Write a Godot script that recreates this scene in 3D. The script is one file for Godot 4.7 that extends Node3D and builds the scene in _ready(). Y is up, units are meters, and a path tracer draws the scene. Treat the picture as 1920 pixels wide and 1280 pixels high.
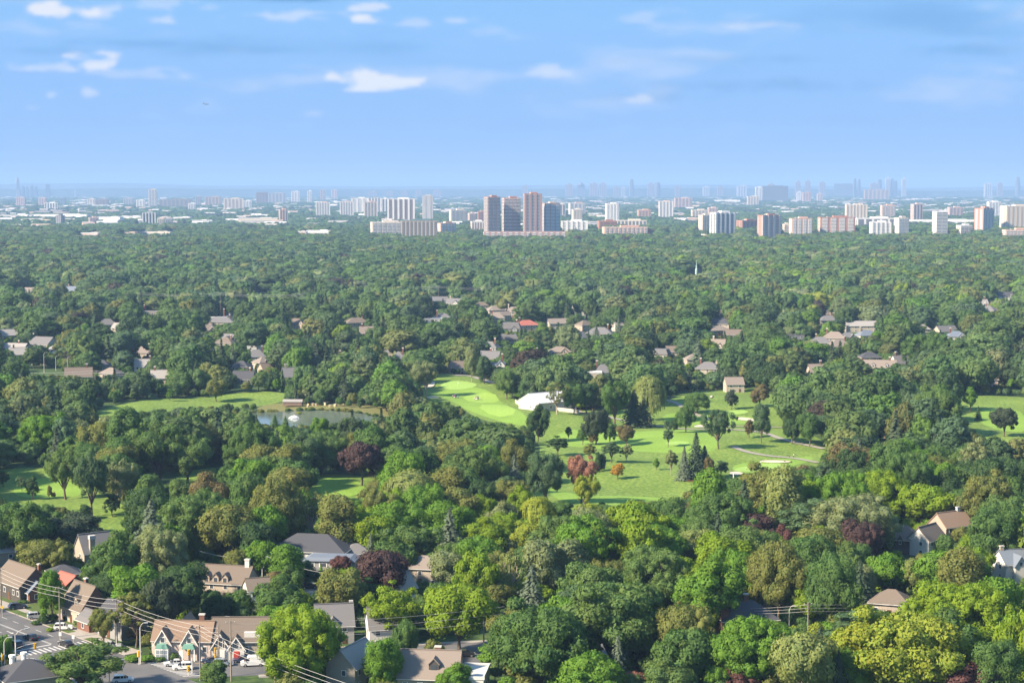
extends Node3D
# An aerial view over a leafy suburb: a golf course in a valley, houses among trees, apartment towers and far hills.

const EYE := Vector3(0, 108, 0)
const FOCAL := 3400.0          # in pixels of a 1920 x 1280 picture
const HORIZON := 352.0
const EXPOSURE := 3.9

var cam_basis := Basis()
var rng := RandomNumberGenerator.new()
var mats := {}
var name_count := {}
var tree_data := {}

func _ready():
	rng.seed = 20240
	set_camera_sky_sun()
	build_ground()
	build_roads()
	build_golf()
	build_hills()
	make_tree_meshes()
	build_houses()
	build_near_houses()
	build_towers()
	build_far_city()
	build_street_furniture()
	build_vehicles()
	build_golf_things()
	build_trees()
	build_shrubs()
	build_airplane()

func set_camera_sky_sun():
	var pitch = -atan((640.0 - HORIZON) / FOCAL)
	cam_basis = Basis(Vector3.RIGHT, pitch)
	var cam := Camera3D.new()
	cam.name = "camera"
	cam.fov = rad_to_deg(2.0 * atan(640.0 / FOCAL))
	cam.near = 1.0
	cam.far = 120000.0
	cam.transform = Transform3D(cam_basis, EYE)
	add_child(cam)
	cam.current = true
	var sun := DirectionalLight3D.new()
	sun.name = "sun"
	sun.light_energy = 1.12
	sun.light_color = Color(1.0, 0.93, 0.82)
	sun.light_angular_distance = 4.0
	sun.shadow_enabled = true
	sun.directional_shadow_max_distance = 6000.0
	add_child(sun)
	sun.look_at_from_position(Vector3.ZERO, -Vector3(-0.80, 0.62, 0.42), Vector3.UP)
	var env := Environment.new()
	env.tonemap_mode = Environment.TONE_MAPPER_LINEAR
	env.tonemap_exposure = EXPOSURE
	env.background_mode = Environment.BG_SKY
	var sky := Sky.new()
	var pano := PanoramaSkyMaterial.new()
	pano.panorama = ImageTexture.create_from_image(sky_picture())
	sky.sky_material = pano
	env.sky = sky
	env.ambient_light_source = Environment.AMBIENT_SOURCE_SKY
	env.fog_enabled = true
	env.fog_density = 0.000066
	env.fog_light_color = Color(0.66, 0.81, 1.0)
	env.sdfgi_enabled = true
	env.ssao_enabled = true
	env.ssil_enabled = true
	var we := WorldEnvironment.new()
	we.name = "air"
	we.environment = env
	add_child(we)

func sky_picture() -> Image:
	var w = 4096
	var h = 2048
	var im := Image.create(w, h, false, Image.FORMAT_RGB8)
	var stops = [[0.0, Color8(160, 196, 248)], [1.0, Color8(154, 195, 250)], [3.0, Color8(147, 195, 252)], [6.0, Color8(144, 199, 254)], [14.0, Color8(156, 206, 254)], [35.0, Color8(148, 199, 252)], [90.0, Color8(132, 186, 247)]]
	var rows = []
	for y in h:
		var e = 90.0 - (y + 0.5) * 180.0 / h
		var c: Color = stops[0][1]
		for k in stops.size() - 1:
			if e >= stops[k][0] and e <= stops[k + 1][0]:
				c = stops[k][1].lerp(stops[k + 1][1], (e - stops[k][0]) / (stops[k + 1][0] - stops[k][0]))
		if EXPOSURE != 1.0:
			var l = c.srgb_to_linear()
			c = Color(l.r / EXPOSURE, l.g / EXPOSURE, l.b / EXPOSURE).linear_to_srgb()
		rows.append(c)
		im.fill_rect(Rect2i(0, y, w, 1), c)
	var n1 := FastNoiseLite.new()
	n1.seed = 11
	n1.noise_type = FastNoiseLite.TYPE_SIMPLEX_SMOOTH
	n1.fractal_octaves = 5
	n1.frequency = 1.0
	var n2 := FastNoiseLite.new()
	n2.seed = 5
	n2.noise_type = FastNoiseLite.TYPE_SIMPLEX_SMOOTH
	n2.fractal_octaves = 3
	n2.frequency = 1.0
	# the clouds that stand over this horizon: centre in degrees (azimuth, height), half widths, how dense
	var puffs = []
	for a in [[118, 38, 55, 14, 1.0], [175, 42, 60, 6, 0.5], [185, 124, 52, 17, 1.0], [110, 138, 70, 9, 0.6], [250, 145, 110, 9, 0.35], [97, 182, 17, 12, 0.9], [70, 205, 15, 9, 0.55], [175, 182, 18, 9, 0.6], [710, 163, 82, 22, 1.1], [560, 38, 130, 13, 0.55], [665, 24, 55, 10, 0.75], [688, 45, 30, 8, 0.75], [820, 48, 60, 9, 0.4], [310, 54, 28, 8, 0.45], [595, 217, 30, 6, 0.4], [1030, 137, 38, 14, 0.42], [1190, 191, 28, 6, 0.45], [1400, 56, 70, 6, 0.3], [1190, 40, 40, 12, 0.25], [300, 20, 160, 14, 0.35]]:
		puffs.append([rad_to_deg(atan((a[0] - 960.0) / FOCAL)), rad_to_deg((HORIZON - a[1]) / FOCAL), rad_to_deg(a[2] / FOCAL), rad_to_deg(a[3] / FOCAL), a[4]])
	var banks = []
	for a in [[470, 2, 120, 13, 0.9], [560, 6, 90, 8, 0.6], [270, 92, 150, 9, 0.45], [90, 108, 110, 8, 0.4], [1450, 165, 230, 14, 0.5], [1210, 185, 120, 10, 0.45], [1800, 105, 130, 12, 0.55], [1350, 118, 200, 9, 0.35], [1850, 40, 90, 8, 0.3], [470, 100, 120, 7, 0.3]]:
		banks.append([rad_to_deg(atan((a[0] - 960.0) / FOCAL)), rad_to_deg((HORIZON - a[1]) / FOCAL), rad_to_deg(a[2] / FOCAL), rad_to_deg(a[3] / FOCAL), a[4]])
	var white = Color8(240, 243, 252).srgb_to_linear()
	var grey = Color8(96, 158, 216).srgb_to_linear()
	for y in range(int(h * 0.5 - 30.0 * h / 180.0), h / 2):
		var e = 90.0 - (y + 0.5) * 180.0 / h
		var base: Color = rows[y].srgb_to_linear()
		var fade = smoothstep(1.2, 3.4, e) * (1.0 - smoothstep(18.0, 30.0, e))
		for x in w:
			var az = wrapf((x + 0.5) * 360.0 / w, -180.0, 180.0)      # straight ahead lies at the picture's edge
			var t = deg_to_rad(az)
			var dx = sin(t) * 57.3
			var dz = cos(t) * 57.3
			var veil = n2.get_noise_3d(dx * 0.10, e * 0.55 + 3.0, dz * 0.10)
			var fine = n1.get_noise_3d(dx * 0.6, e * 2.1, dz * 0.6)
			var c = base
			# thin darker banks of cloud
			var dark = smoothstep(0.12, 0.6, n2.get_noise_3d(dx * 0.07 + 40.0, e * 0.42, dz * 0.07)) * fade * 0.55 + smoothstep(5.6, 6.1, e + fine * 0.5) * smoothstep(0.0, 0.35, veil + 0.1) * fade * 0.9 * (1.0 - smoothstep(9.0, 14.0, e))
			if az > -17.5 and az < 17.5 and e < 7.0:
				for p in banks:
					var u = (az - p[0]) / p[2]
					var v = (e - p[1]) / p[3]
					var r = u * u + v * v
					if r < 3.5:
						dark += clampf((1.2 - r + fine * 1.4) * 0.7, 0.0, 1.0) * p[4]
			c = c.lerp(grey * (1.0 / EXPOSURE), clampf(dark * 0.75, 0.0, 0.8))
			var a = smoothstep(0.05, 0.65, veil + fine * 0.35) * fade * 0.32
			if az > -17.5 and az < 17.5 and e < 7.0:
				for p in puffs:
					var u = (az - p[0]) / p[2]
					var v = (e - p[1]) / p[3]
					var r = u * u + v * v * (0.6 if v > 0 else 1.6)
					if r < 3.0:
						a += clampf((0.95 - r + fine * 2.6 + veil * 0.6) * 1.15, 0.0, 1.0) * p[4] * 0.85
			else:
				a += smoothstep(0.28, 0.6, fine + veil * 0.5) * fade * 0.7
			a = clampf(a, 0.0, 0.93)
			if a > 0.004 or dark > 0.004:
				c = c.lerp(white * (1.0 / EXPOSURE), a)
				im.set_pixel(x, y, Color(c.r, c.g, c.b).linear_to_srgb())
	return im

# ---------------------------------------------------------------- where a spot of the picture lies on the ground
func ground_at(px: float, py: float, h := 0.0) -> Vector3:
	var d = cam_basis * Vector3((px - 960.0) / FOCAL, (640.0 - py) / FOCAL, -1.0)
	var t = (h - EYE.y) / d.y
	return EYE + d * t

func seen_at(p: Vector3) -> Vector3:
	var q = cam_basis.inverse() * (p - EYE)
	return Vector3(960.0 + FOCAL * q.x / -q.z, 640.0 - FOCAL * q.y / -q.z, -q.z)

func relief(x: float, z: float) -> float:
	var d = -z
	var m = smoothstep(540.0, 620.0, d) * (1.0 - smoothstep(1020.0, 1130.0, d))
	if m <= 0.0:
		return 0.0
	return m * (0.9 * sin(x * 0.041 + 1.0) * sin(z * 0.05) + 0.7 * sin(x * 0.023 + z * 0.034) + 0.35 * sin(x * 0.085 - z * 0.06))

# ---------------------------------------------------------------- meshes
class Shape:
	var v := PackedVector3Array()
	var n := PackedVector3Array()
	var c := PackedColorArray()
	var uv := PackedVector2Array()
	var colored := false
	var tint := Color.WHITE
	func tri(a: Vector3, b: Vector3, d: Vector3):      # clockwise as seen from the front
		var m = (d - a).cross(b - a).normalized()
		v.append(a); v.append(b); v.append(d)
		n.append(m); n.append(m); n.append(m)
		if colored:
			c.append(tint); c.append(tint); c.append(tint)
	func quad(a: Vector3, b: Vector3, d: Vector3, e: Vector3):
		tri(a, b, d)
		tri(a, d, e)
	func box(center: Vector3, size: Vector3, turn := Basis()):
		var s = size * 0.5
		var p = []
		for i in 8:
			p.append(center + turn * Vector3(s.x if i & 1 else -s.x, s.y if i & 2 else -s.y, s.z if i & 4 else -s.z))
		quad(p[6], p[7], p[5], p[4])
		quad(p[3], p[2], p[0], p[1])
		quad(p[2], p[6], p[4], p[0])
		quad(p[7], p[3], p[1], p[5])
		quad(p[2], p[3], p[7], p[6])
		quad(p[4], p[5], p[1], p[0])
	func tube(a: Vector3, b: Vector3, ra: float, rb: float, sides := 6, caps := false):
		var d = (b - a).normalized()
		var u = d.cross(Vector3.UP if absf(d.y) < 0.9 else Vector3.RIGHT).normalized()
		var w = d.cross(u).normalized()
		for i in sides:
			var t0 = TAU * i / sides
			var t1 = TAU * (i + 1) / sides
			var o0 = u * cos(t0) + w * sin(t0)
			var o1 = u * cos(t1) + w * sin(t1)
			var m0 = v.size()
			quad(a + o0 * ra, b + o0 * rb, b + o1 * rb, a + o1 * ra)
			var nn = [o0, o0, o1, o0, o1, o1]
			for k in 6:
				n[m0 + k] = nn[k]
			if caps:
				tri(b, b + o1 * rb, b + o0 * rb)
				tri(a, a + o0 * ra, a + o1 * ra)
	func chain(points: Array, r0: float, r1: float, sides := 5):
		for i in points.size() - 1:
			tube(points[i], points[i + 1], lerpf(r0, r1, float(i) / (points.size() - 1)), lerpf(r0, r1, float(i + 1) / (points.size() - 1)), sides)
	func lathe(base: Vector3, profile: Array, sides := 12):     # profile: [radius, height]
		for i in profile.size() - 1:
			for k in sides:
				var t0 = TAU * k / sides
				var t1 = TAU * (k + 1) / sides
				var a = Vector3(cos(t0), 0, sin(t0))
				var b = Vector3(cos(t1), 0, sin(t1))
				var lo = Vector3(0, profile[i][1], 0) + base
				var hi = Vector3(0, profile[i + 1][1], 0) + base
				quad(lo + b * profile[i][0], lo + a * profile[i][0], hi + a * profile[i + 1][0], hi + b * profile[i + 1][0])
	func poly_prism(pts: PackedVector2Array, y0: float, y1: float):   # outline in x, z
		var idx = Geometry2D.triangulate_polygon(pts)
		for i in range(0, idx.size(), 3):
			var a = pts[idx[i]]; var b = pts[idx[i + 1]]; var d = pts[idx[i + 2]]
			var cr = (b - a).cross(d - a)
			if cr < 0:
				var s = b; b = d; d = s
			tri(Vector3(a.x, y1, a.y), Vector3(b.x, y1, b.y), Vector3(d.x, y1, d.y))
		var ccw = Geometry2D.is_polygon_clockwise(pts)
		for i in pts.size():
			var a = pts[i]; var b = pts[(i + 1) % pts.size()]
			if ccw:
				var s = a; a = b; b = s
			quad(Vector3(a.x, y1, a.y), Vector3(a.x, y0, a.y), Vector3(b.x, y0, b.y), Vector3(b.x, y1, b.y))
	func mesh() -> ArrayMesh:
		var arrays = []
		arrays.resize(Mesh.ARRAY_MAX)
		arrays[Mesh.ARRAY_VERTEX] = v
		arrays[Mesh.ARRAY_NORMAL] = n
		if colored:
			arrays[Mesh.ARRAY_COLOR] = c
		if uv.size() == v.size() and uv.size():
			arrays[Mesh.ARRAY_TEX_UV] = uv
		var m := ArrayMesh.new()
		m.add_surface_from_arrays(Mesh.PRIMITIVE_TRIANGLES, arrays)
		return m

func lin(r: float, g: float, b: float) -> Color:       # a real-world base colour
	return Color(r, g, b).linear_to_srgb()

func mat(key: String, col: Color, rough := 0.85, metal := 0.0) -> StandardMaterial3D:
	if mats.has(key):
		return mats[key]
	var m := StandardMaterial3D.new()
	m.resource_name = key
	m.albedo_color = col
	m.roughness = rough
	m.metallic = metal
	m.metallic_specular = 0.4
	mats[key] = m
	return m

func noise_tex(freq: float, a: Color, b: Color, seed_ := 1, size := 512, octaves := 5, mid = null) -> NoiseTexture2D:
	var t := NoiseTexture2D.new()
	var n := FastNoiseLite.new()
	n.seed = seed_
	n.frequency = freq
	n.fractal_octaves = octaves
	n.noise_type = FastNoiseLite.TYPE_SIMPLEX_SMOOTH
	t.noise = n
	t.width = size
	t.height = size
	t.seamless = true
	var g := Gradient.new()
	g.set_color(0, a)
	g.set_color(1, b)
	g.set_offset(0, 0.2)
	g.set_offset(1, 0.8)
	if mid != null:
		g.add_point(0.5, mid)
	t.color_ramp = g
	return t

func tex_mat(key: String, tex: Texture2D, scale: float, rough := 0.9, coarse: Texture2D = null, coarse_scale := 0.01) -> StandardMaterial3D:
	if mats.has(key):
		return mats[key]
	var m = mat(key, Color.WHITE, rough)
	m.albedo_texture = tex
	m.uv1_triplanar = true
	m.uv1_world_triplanar = true
	m.uv1_scale = Vector3.ONE * scale
	if coarse:
		m.detail_enabled = true
		m.detail_albedo = coarse
		m.detail_blend_mode = BaseMaterial3D.BLEND_MODE_MUL
		m.detail_uv_layer = BaseMaterial3D.DETAIL_UV_2
		m.uv2_triplanar = true
		m.uv2_world_triplanar = true
		m.uv2_scale = Vector3.ONE * coarse_scale
	return m

# ---------------------------------------------------------------- things and parts
func numbered(called: String) -> String:
	if not name_count.has(called):
		name_count[called] = 0
		return called
	name_count[called] += 1
	return "%s_%03d" % [called, name_count[called]]

func tag(o: Node, label: String, category: String, group := "", kind := ""):
	o.set_meta("label", label)
	if category:
		o.set_meta("category", category)
	if group:
		o.set_meta("group", group)
	if kind:
		o.set_meta("kind", kind)

func thing(called: String, label: String, category: String, at := Vector3.ZERO, turn := 0.0, group := "") -> Node3D:
	var o := Node3D.new()
	o.name = numbered(called)
	add_child(o)
	o.position = at
	o.rotation.y = turn
	tag(o, label, category, group)
	return o

func part(called: String, s, m: Material, parent: Node, kind := "") -> MeshInstance3D:
	var o := MeshInstance3D.new()
	o.name = called
	o.mesh = s.mesh() if s is Shape else s
	o.material_override = m
	parent.add_child(o, true)
	if kind:
		o.set_meta("kind", kind)
	return o

func structure(called: String, s: Shape, m: Material, label := "", category := "") -> MeshInstance3D:
	var o := MeshInstance3D.new()
	o.name = numbered(called)
	o.mesh = s.mesh()
	o.material_override = m
	add_child(o)
	o.set_meta("kind", "structure")
	if label:
		o.set_meta("label", label)
		o.set_meta("category", category if category else called)
	return o

func yaw(t: float) -> Basis:
	return Basis(Vector3.UP, t)

# ---------------------------------------------------------------- the ground, the roads, the golf course
func build_ground():
	var s := Shape.new()
	var x0 = -440.0
	var z0 = -1240.0
	var cell = 6.0
	var nx = 147
	var nz = 154
	for i in nx:
		for k in nz:
			var x = x0 + i * cell
			var z = z0 + k * cell
			var a = Vector3(x, relief(x, z), z)
			var b = Vector3(x + cell, relief(x + cell, z), z)
			var c = Vector3(x + cell, relief(x + cell, z + cell), z + cell)
			var d = Vector3(x, relief(x, z + cell), z + cell)
			s.quad(a, b, c, d)
	var x1 = x0 + nx * cell
	var z1 = z0 + nz * cell
	var far = 45000.0
	s.quad(Vector3(-far, 0, -far), Vector3(far, 0, -far), Vector3(far, 0, z0), Vector3(-far, 0, z0))
	s.quad(Vector3(-far, 0, z1), Vector3(far, 0, z1), Vector3(far, 0, 3000), Vector3(-far, 0, 3000))
	for k in nz:
		var za = z0 + k * cell
		var zb = za + cell
		s.quad(Vector3(x1, relief(x1, za), za), Vector3(x1 + 60, 0, za), Vector3(x1 + 60, 0, zb), Vector3(x1, relief(x1, zb), zb))
		s.quad(Vector3(x0 - 60, 0, za), Vector3(x0, relief(x0, za), za), Vector3(x0, relief(x0, zb), zb), Vector3(x0 - 60, 0, zb))
	s.quad(Vector3(x1 + 60, 0, z0), Vector3(far, 0, z0), Vector3(far, 0, z1), Vector3(x1 + 60, 0, z1))
	s.quad(Vector3(-far, 0, z0), Vector3(x0 - 60, 0, z0), Vector3(x0 - 60, 0, z1), Vector3(-far, 0, z1))
	var m = tex_mat("rough_grass", noise_tex(0.02, lin(0.028, 0.060, 0.014), lin(0.080, 0.120, 0.028), 3, 512, 5, lin(0.048, 0.092, 0.020)), 0.03, 0.95, noise_tex(0.012, lin(0.7, 0.72, 0.7), Color.WHITE, 8, 256), 0.004)
	structure("ground", s, m, "rough green grass ground under the trees of the whole valley", "ground")

func sheet(points: PackedVector2Array, up: float, step := 5.0) -> Shape:
	# a sheet draped over the relief, cut into cells of one grid
	var s := Shape.new()
	var lo = points[0]
	var hi = points[0]
	for p in points:
		lo = lo.min(p)
		hi = hi.max(p)
	var x = floorf(lo.x / step) * step
	while x < hi.x:
		var z = floorf(lo.y / step) * step
		while z < hi.y:
			var cellp = PackedVector2Array([Vector2(x, z), Vector2(x + step, z), Vector2(x + step, z + step), Vector2(x, z + step)])
			for piece in Geometry2D.intersect_polygons(points, cellp):
				var idx = Geometry2D.triangulate_polygon(piece)
				for i in range(0, idx.size(), 3):
					var a = piece[idx[i]]; var b = piece[idx[i + 1]]; var c = piece[idx[i + 2]]
					if (b - a).cross(c - a) < 0:
						var q = b; b = c; c = q
					s.tri(Vector3(a.x, relief(a.x, a.y) + up, a.y), Vector3(b.x, relief(b.x, b.y) + up, b.y), Vector3(c.x, relief(c.x, c.y) + up, c.y))
			z += step
		x += step
	return s

func smooth_outline(pix: Array, rounds := 2) -> PackedVector2Array:
	# picture spots -> ground outline, corners cut
	var pts = PackedVector2Array()
	for p in pix:
		var g = ground_at(p[0], p[1])
		pts.append(Vector2(g.x, g.z))
	for r in rounds:
		var q = PackedVector2Array()
		for i in pts.size():
			var a = pts[i]
			var b = pts[(i + 1) % pts.size()]
			q.append(a.lerp(b, 0.25))
			q.append(a.lerp(b, 0.75))
		pts = q
	return pts

func ribbon(pix: Array, width: float) -> PackedVector2Array:
	var pts = []
	var cu := Curve2D.new()
	for p in pix:
		var g = ground_at(p[0], p[1])
		pts.append(Vector2(g.x, g.z))
	for i in pts.size():
		var t = (pts[mini(i + 1, pts.size() - 1)] - pts[maxi(i - 1, 0)]) * 0.22
		cu.add_point(pts[i], -t, t)
	cu.bake_interval = 4.0
	var b = cu.get_baked_points()
	var l = PackedVector2Array()
	var r = PackedVector2Array()
	for i in b.size():
		var d = (b[mini(i + 1, b.size() - 1)] - b[maxi(i - 1, 0)]).normalized()
		l.append(b[i] + Vector2(d.y, -d.x) * width * 0.5)
		r.append(b[i] - Vector2(d.y, -d.x) * width * 0.5)
	r.reverse()
	l.append_array(r)
	return l

var green_outlines := []

func build_golf():
	var rough = tex_mat("golf_rough", noise_tex(0.03, lin(0.087, 0.157, 0.022), lin(0.221, 0.275, 0.050), 21, 512, 5, lin(0.138, 0.213, 0.032)), 0.03, 0.95, noise_tex(0.02, lin(0.74, 0.78, 0.66), Color.WHITE, 22, 256), 0.006)
	var fairway = tex_mat("golf_fairway", noise_tex(0.03, lin(0.138, 0.256, 0.027), lin(0.221, 0.331, 0.050), 23, 512, 4), 0.05, 0.95, noise_tex(0.015, lin(0.84, 0.86, 0.8), Color.WHITE, 24, 256), 0.012)
	var mown = tex_mat("mown_band", noise_tex(0.03, lin(0.193, 0.321, 0.043), lin(0.267, 0.389, 0.065), 25, 256, 4), 0.05, 0.95)
	var putting = tex_mat("putting_green", noise_tex(0.04, lin(0.200, 0.330, 0.061), lin(0.265, 0.387, 0.088), 26, 256, 4), 0.06, 0.9)
	var dry = tex_mat("dry_grass", noise_tex(0.05, lin(0.096, 0.102, 0.030), lin(0.180, 0.168, 0.054), 27, 256, 4), 0.07, 0.95)
	var roughs = [
		[[-40, 880], [60, 876], [110, 880], [165, 900], [190, 930], [240, 960], [262, 1000], [200, 1010], [150, 965], [60, 955], [-40, 950]],
		[[330, 880], [420, 874], [440, 890], [410, 912], [340, 915]],
		[[555, 900], [600, 893], [700, 900], [740, 915], [720, 945], [590, 948]],
		[[150, 775], [250, 756], [380, 744], [530, 735], [545, 752], [400, 762], [300, 772], [180, 792]],
		[[775, 712], [860, 703], [930, 716], [960, 745], [1010, 768], [1130, 772], [1230, 768], [1290, 735], [1420, 728], [1490, 760], [1470, 800], [1560, 835], [1560, 862], [1500, 885], [1400, 905], [1300, 925], [1240, 950], [1150, 962], [1030, 962], [985, 935], [1000, 890], [1015, 850], [1005, 815], [960, 795], [900, 790], [860, 765], [790, 755]],
		[[1780, 745], [1870, 738], [1960, 752], [1960, 835], [1850, 830], [1800, 800]],
		[[640, 790], [760, 785], [800, 800], [790, 830], [700, 830]],
	]
	for i in roughs.size():
		var o = smooth_outline(roughs[i], 1)
		if i < 6:
			green_outlines.append(o)
		structure("golf_rough", sheet(o, 0.05), rough, ["rough golf grass around the small round trees below dark wood", "strip of golf grass behind the twin leaning trees", "golf grass under the big purple beech", "long strip of golf grass behind the pond", "rolling main golf ground around the conifer island", "open golf ground beyond the big wood with one small conifer", "dry grass bank below the pond"][i], "grass")
	var fair = [
		[[795, 735], [850, 722], [915, 728], [945, 755], [985, 785], [1005, 800], [935, 792], [880, 775], [845, 752]],
		[[1020, 815], [1080, 800], [1180, 812], [1260, 800], [1330, 812], [1360, 850], [1240, 850], [1130, 845], [1060, 838]],
		[[1010, 905], [1080, 925], [1200, 925], [1260, 930], [1200, 948], [1060, 950]],
		[[1370, 868], [1430, 862], [1530, 852], [1520, 864], [1450, 880], [1380, 886]],
		[[1240, 775], [1290, 770], [1420, 775], [1430, 790], [1330, 798], [1250, 790]],
		[[30, 905], [90, 890], [140, 900], [160, 930], [90, 935], [20, 925]],
		[[585, 908], [640, 903], [690, 916], [670, 935], [600, 935]],
		[[1820, 770], [1920, 765], [1935, 815], [1850, 805]],
	]
	for i in fair.size():
		structure("fairway", sheet(smooth_outline(fair[i]), 0.09), fairway, ["pale green fairway climbing to the upper putting green", "wide mown fairway between pond wood and conifer island", "mown strip in front of the dense willow row", "fairway beside the lower white bunker", "fairway below the two upper bunkers", "fairway curving by the round young trees", "mown grass apron beside purple beech", "fairway beyond the big wood"][i], "fairway")
	var bands = [[[862, 738], [925, 733], [940, 752], [884, 757]], [[890, 762], [946, 757], [975, 782], [925, 787]]]
	for b in bands:
		structure("mown_band", sheet(smooth_outline(b, 1), 0.13), mown, "lighter mown band across the upper fairway", "grass")
	var greens = [[[818, 722], [850, 715], [895, 719], [892, 726], [850, 729]], [[1370, 876], [1430, 866], [1480, 868], [1450, 878], [1390, 883]], [[76, 886], [105, 882], [118, 891], [95, 897]], [[1240, 835], [1275, 831], [1300, 836], [1270, 840]], [[1345, 769], [1390, 766], [1410, 770], [1370, 774]], [[205, 778], [222, 776], [223, 780], [208, 783]]]
	for i in greens.size():
		structure("putting_green", sheet(smooth_outline(greens[i]), 0.17), putting, ["smooth pale putting green between the two upper bunkers", "smooth putting green behind the bunker by the conifer island", "round putting green under the tall forked tree", "small flat tee in the middle of the course", "putting green above the long thin bunker", "small green behind the pond wood"][i], "putting green")
	structure("dry_bank", sheet(smooth_outline([[478, 757], [540, 752], [640, 752], [735, 765], [745, 785], [725, 783], [640, 768], [560, 768], [485, 772]]), 0.21), dry, "yellowing grass bank along far side of the pond", "bank")
	# bunkers: a shallow bowl of pale sand with a raised lip
	var sand = tex_mat("bunker_sand", noise_tex(0.08, lin(0.409, 0.343, 0.277), lin(0.541, 0.475, 0.396), 31, 256, 4), 0.25, 0.95)
	var bunkers = [[[790, 723], [803, 718], [818, 716], [814, 723], [800, 725]], [[797, 745], [810, 741], [826, 743], [824, 748], [802, 749]], [[768, 719], [776, 716], [777, 724], [769, 726]], [[1364, 884], [1380, 881], [1398, 885], [1385, 892], [1370, 891]], [[1418, 863], [1445, 861], [1487, 863], [1480, 867], [1440, 867]], [[1376, 778], [1392, 776], [1424, 782], [1420, 786], [1385, 783]], [[1300, 794], [1322, 793], [1328, 799], [1300, 800]], [[1330, 748], [1336, 746], [1337, 751], [1331, 752]], [[1478, 861], [1486, 861], [1484, 866], [1476, 866]]]
	var bl = ["white sand bunker on the slope behind the upper green", "pale sand bunker below the upper green", "small sand bunker half behind the grey-green willow tree", "bright sand bunker beside the conifer island", "long thin sand bunker beside the walking golfers", "sand bunker under the far putting green", "sand bunker beside the bushy tree and cart path", "tiny sand bunker below the cream house", "sand tongue at the end of the thin bunker"]
	for i in 8:
		var o = smooth_outline(bunkers[i])
		var st = structure("sand_bunker", sheet(o, 0.25, 3.0), sand, bl[i], "bunker")
		var lip := Shape.new()
		for k in o.size():
			var a = o[k]
			var b = o[(k + 1) % o.size()]
			var pa = Vector3(a.x, relief(a.x, a.y), a.y)
			var pb = Vector3(b.x, relief(b.x, b.y), b.y)
			lip.tube(pa + Vector3.UP * 0.22, pb + Vector3.UP * 0.22, 0.22, 0.22, 6)
		part("grass_lip", lip, rough, st)
	# cart paths
	var pathm = tex_mat("cart_path", noise_tex(0.1, lin(0.224, 0.205, 0.178), lin(0.317, 0.290, 0.251), 33, 256, 4), 0.2, 0.95)
	var paths = [[[1045, 773], [1110, 776], [1160, 784], [1220, 792], [1290, 803], [1340, 806], [1420, 815], [1470, 828], [1545, 842]], [[1375, 840], [1395, 847], [1440, 854], [1490, 858], [1535, 866]], [[1235, 752], [1265, 758], [1290, 768], [1330, 782]], [[1310, 800], [1400, 802], [1470, 806]], [[850, 708], [880, 707], [905, 713], [930, 720]]]
	for i in paths.size():
		structure("cart_path", sheet(ribbon(paths[i], 3.0 if i < 4 else 5.0), 0.29), pathm, ["pale cart path crossing the whole golf ground", "curving cart path in front of the long thin bunker", "short cart path behind the bushy fairway tree", "cart path under the long bunker row", "bare sandy track on top of the upper green"][i], "path")
	var mulch = tex_mat("mulch", noise_tex(0.1, lin(0.106, 0.046, 0.023), lin(0.185, 0.086, 0.046), 34, 256, 3), 0.4, 0.95)
	structure("mulch_bed", sheet(smooth_outline([[1275, 903], [1300, 897], [1340, 898], [1355, 903], [1320, 906]]), 0.25), mulch, "reddish mulch bed under the island of conifers", "mulch")
	# the pond
	var water = mat("pond_water", lin(0.13, 0.155, 0.12), 0.12)
	water.metallic_specular = 0.6
	water.normal_enabled = true
	var wn := NoiseTexture2D.new()
	var fn := FastNoiseLite.new()
	fn.frequency = 0.03
	fn.seed = 9
	wn.noise = fn
	wn.width = 256
	wn.height = 256
	wn.seamless = true
	wn.as_normal_map = true
	wn.bump_strength = 3.0
	water.normal_texture = wn
	water.normal_scale = 0.12
	water.uv1_triplanar = true
	water.uv1_world_triplanar = true
	water.uv1_scale = Vector3.ONE * 0.12
	structure("pond_water", sheet(smooth_outline([[440, 775], [500, 769], [570, 768], [640, 771], [720, 782], [750, 800], [690, 812], [600, 805], [520, 806], [440, 800]]), 0.27), water, "still green pond water reflecting the pale sky", "water")

func build_hills():
	var hm = tex_mat("hill_woods", noise_tex(0.02, lin(0.03, 0.05, 0.03), lin(0.07, 0.09, 0.045), 41, 256, 4), 0.0008, 0.95)
	var specs = [[-30000.0, 34000.0, 235.0, 3], [-22000.0, 29000.0, 150.0, 7]]
	for k in specs.size():
		var sp = specs[k]
		var n := FastNoiseLite.new()
		n.seed = sp[3]
		n.frequency = 0.00018
		n.fractal_octaves = 4
		var s := Shape.new()
		var prev = []
		var cols = 90
		for i in cols + 1:
			var x = -18000.0 + 36000.0 * i / cols
			var side = smoothstep(-9000.0, 4000.0, x)
			var hh = sp[2] * (0.80 - 0.14 * side + 0.22 * n.get_noise_1d(x)) 
			var row = []
			for j in 9:
				var t = j / 8.0
				var z = sp[0] + 3500.0 * (0.5 - t)
				row.append(Vector3(x, maxf(-2.0, hh * sin(PI * t) * (0.9 + 0.2 * n.get_noise_2d(x, z)) - 2.0), z))
			if prev.size():
				for j in 8:
					s.quad(prev[j], row[j], row[j + 1], prev[j + 1])
			prev = row
		structure("hills", s, hm, ["low blue wooded ridge along the far horizon", "low wooded rise in front of far ridge"][k], "hills")

# ---------------------------------------------------------------- trees
var tree_mesh := {}            # kind -> list of [crown mesh, trunk mesh or null, height, width]
var bark: StandardMaterial3D
var pale_bark: StandardMaterial3D
var LEAF := {}                 # leaf colours by name

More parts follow.
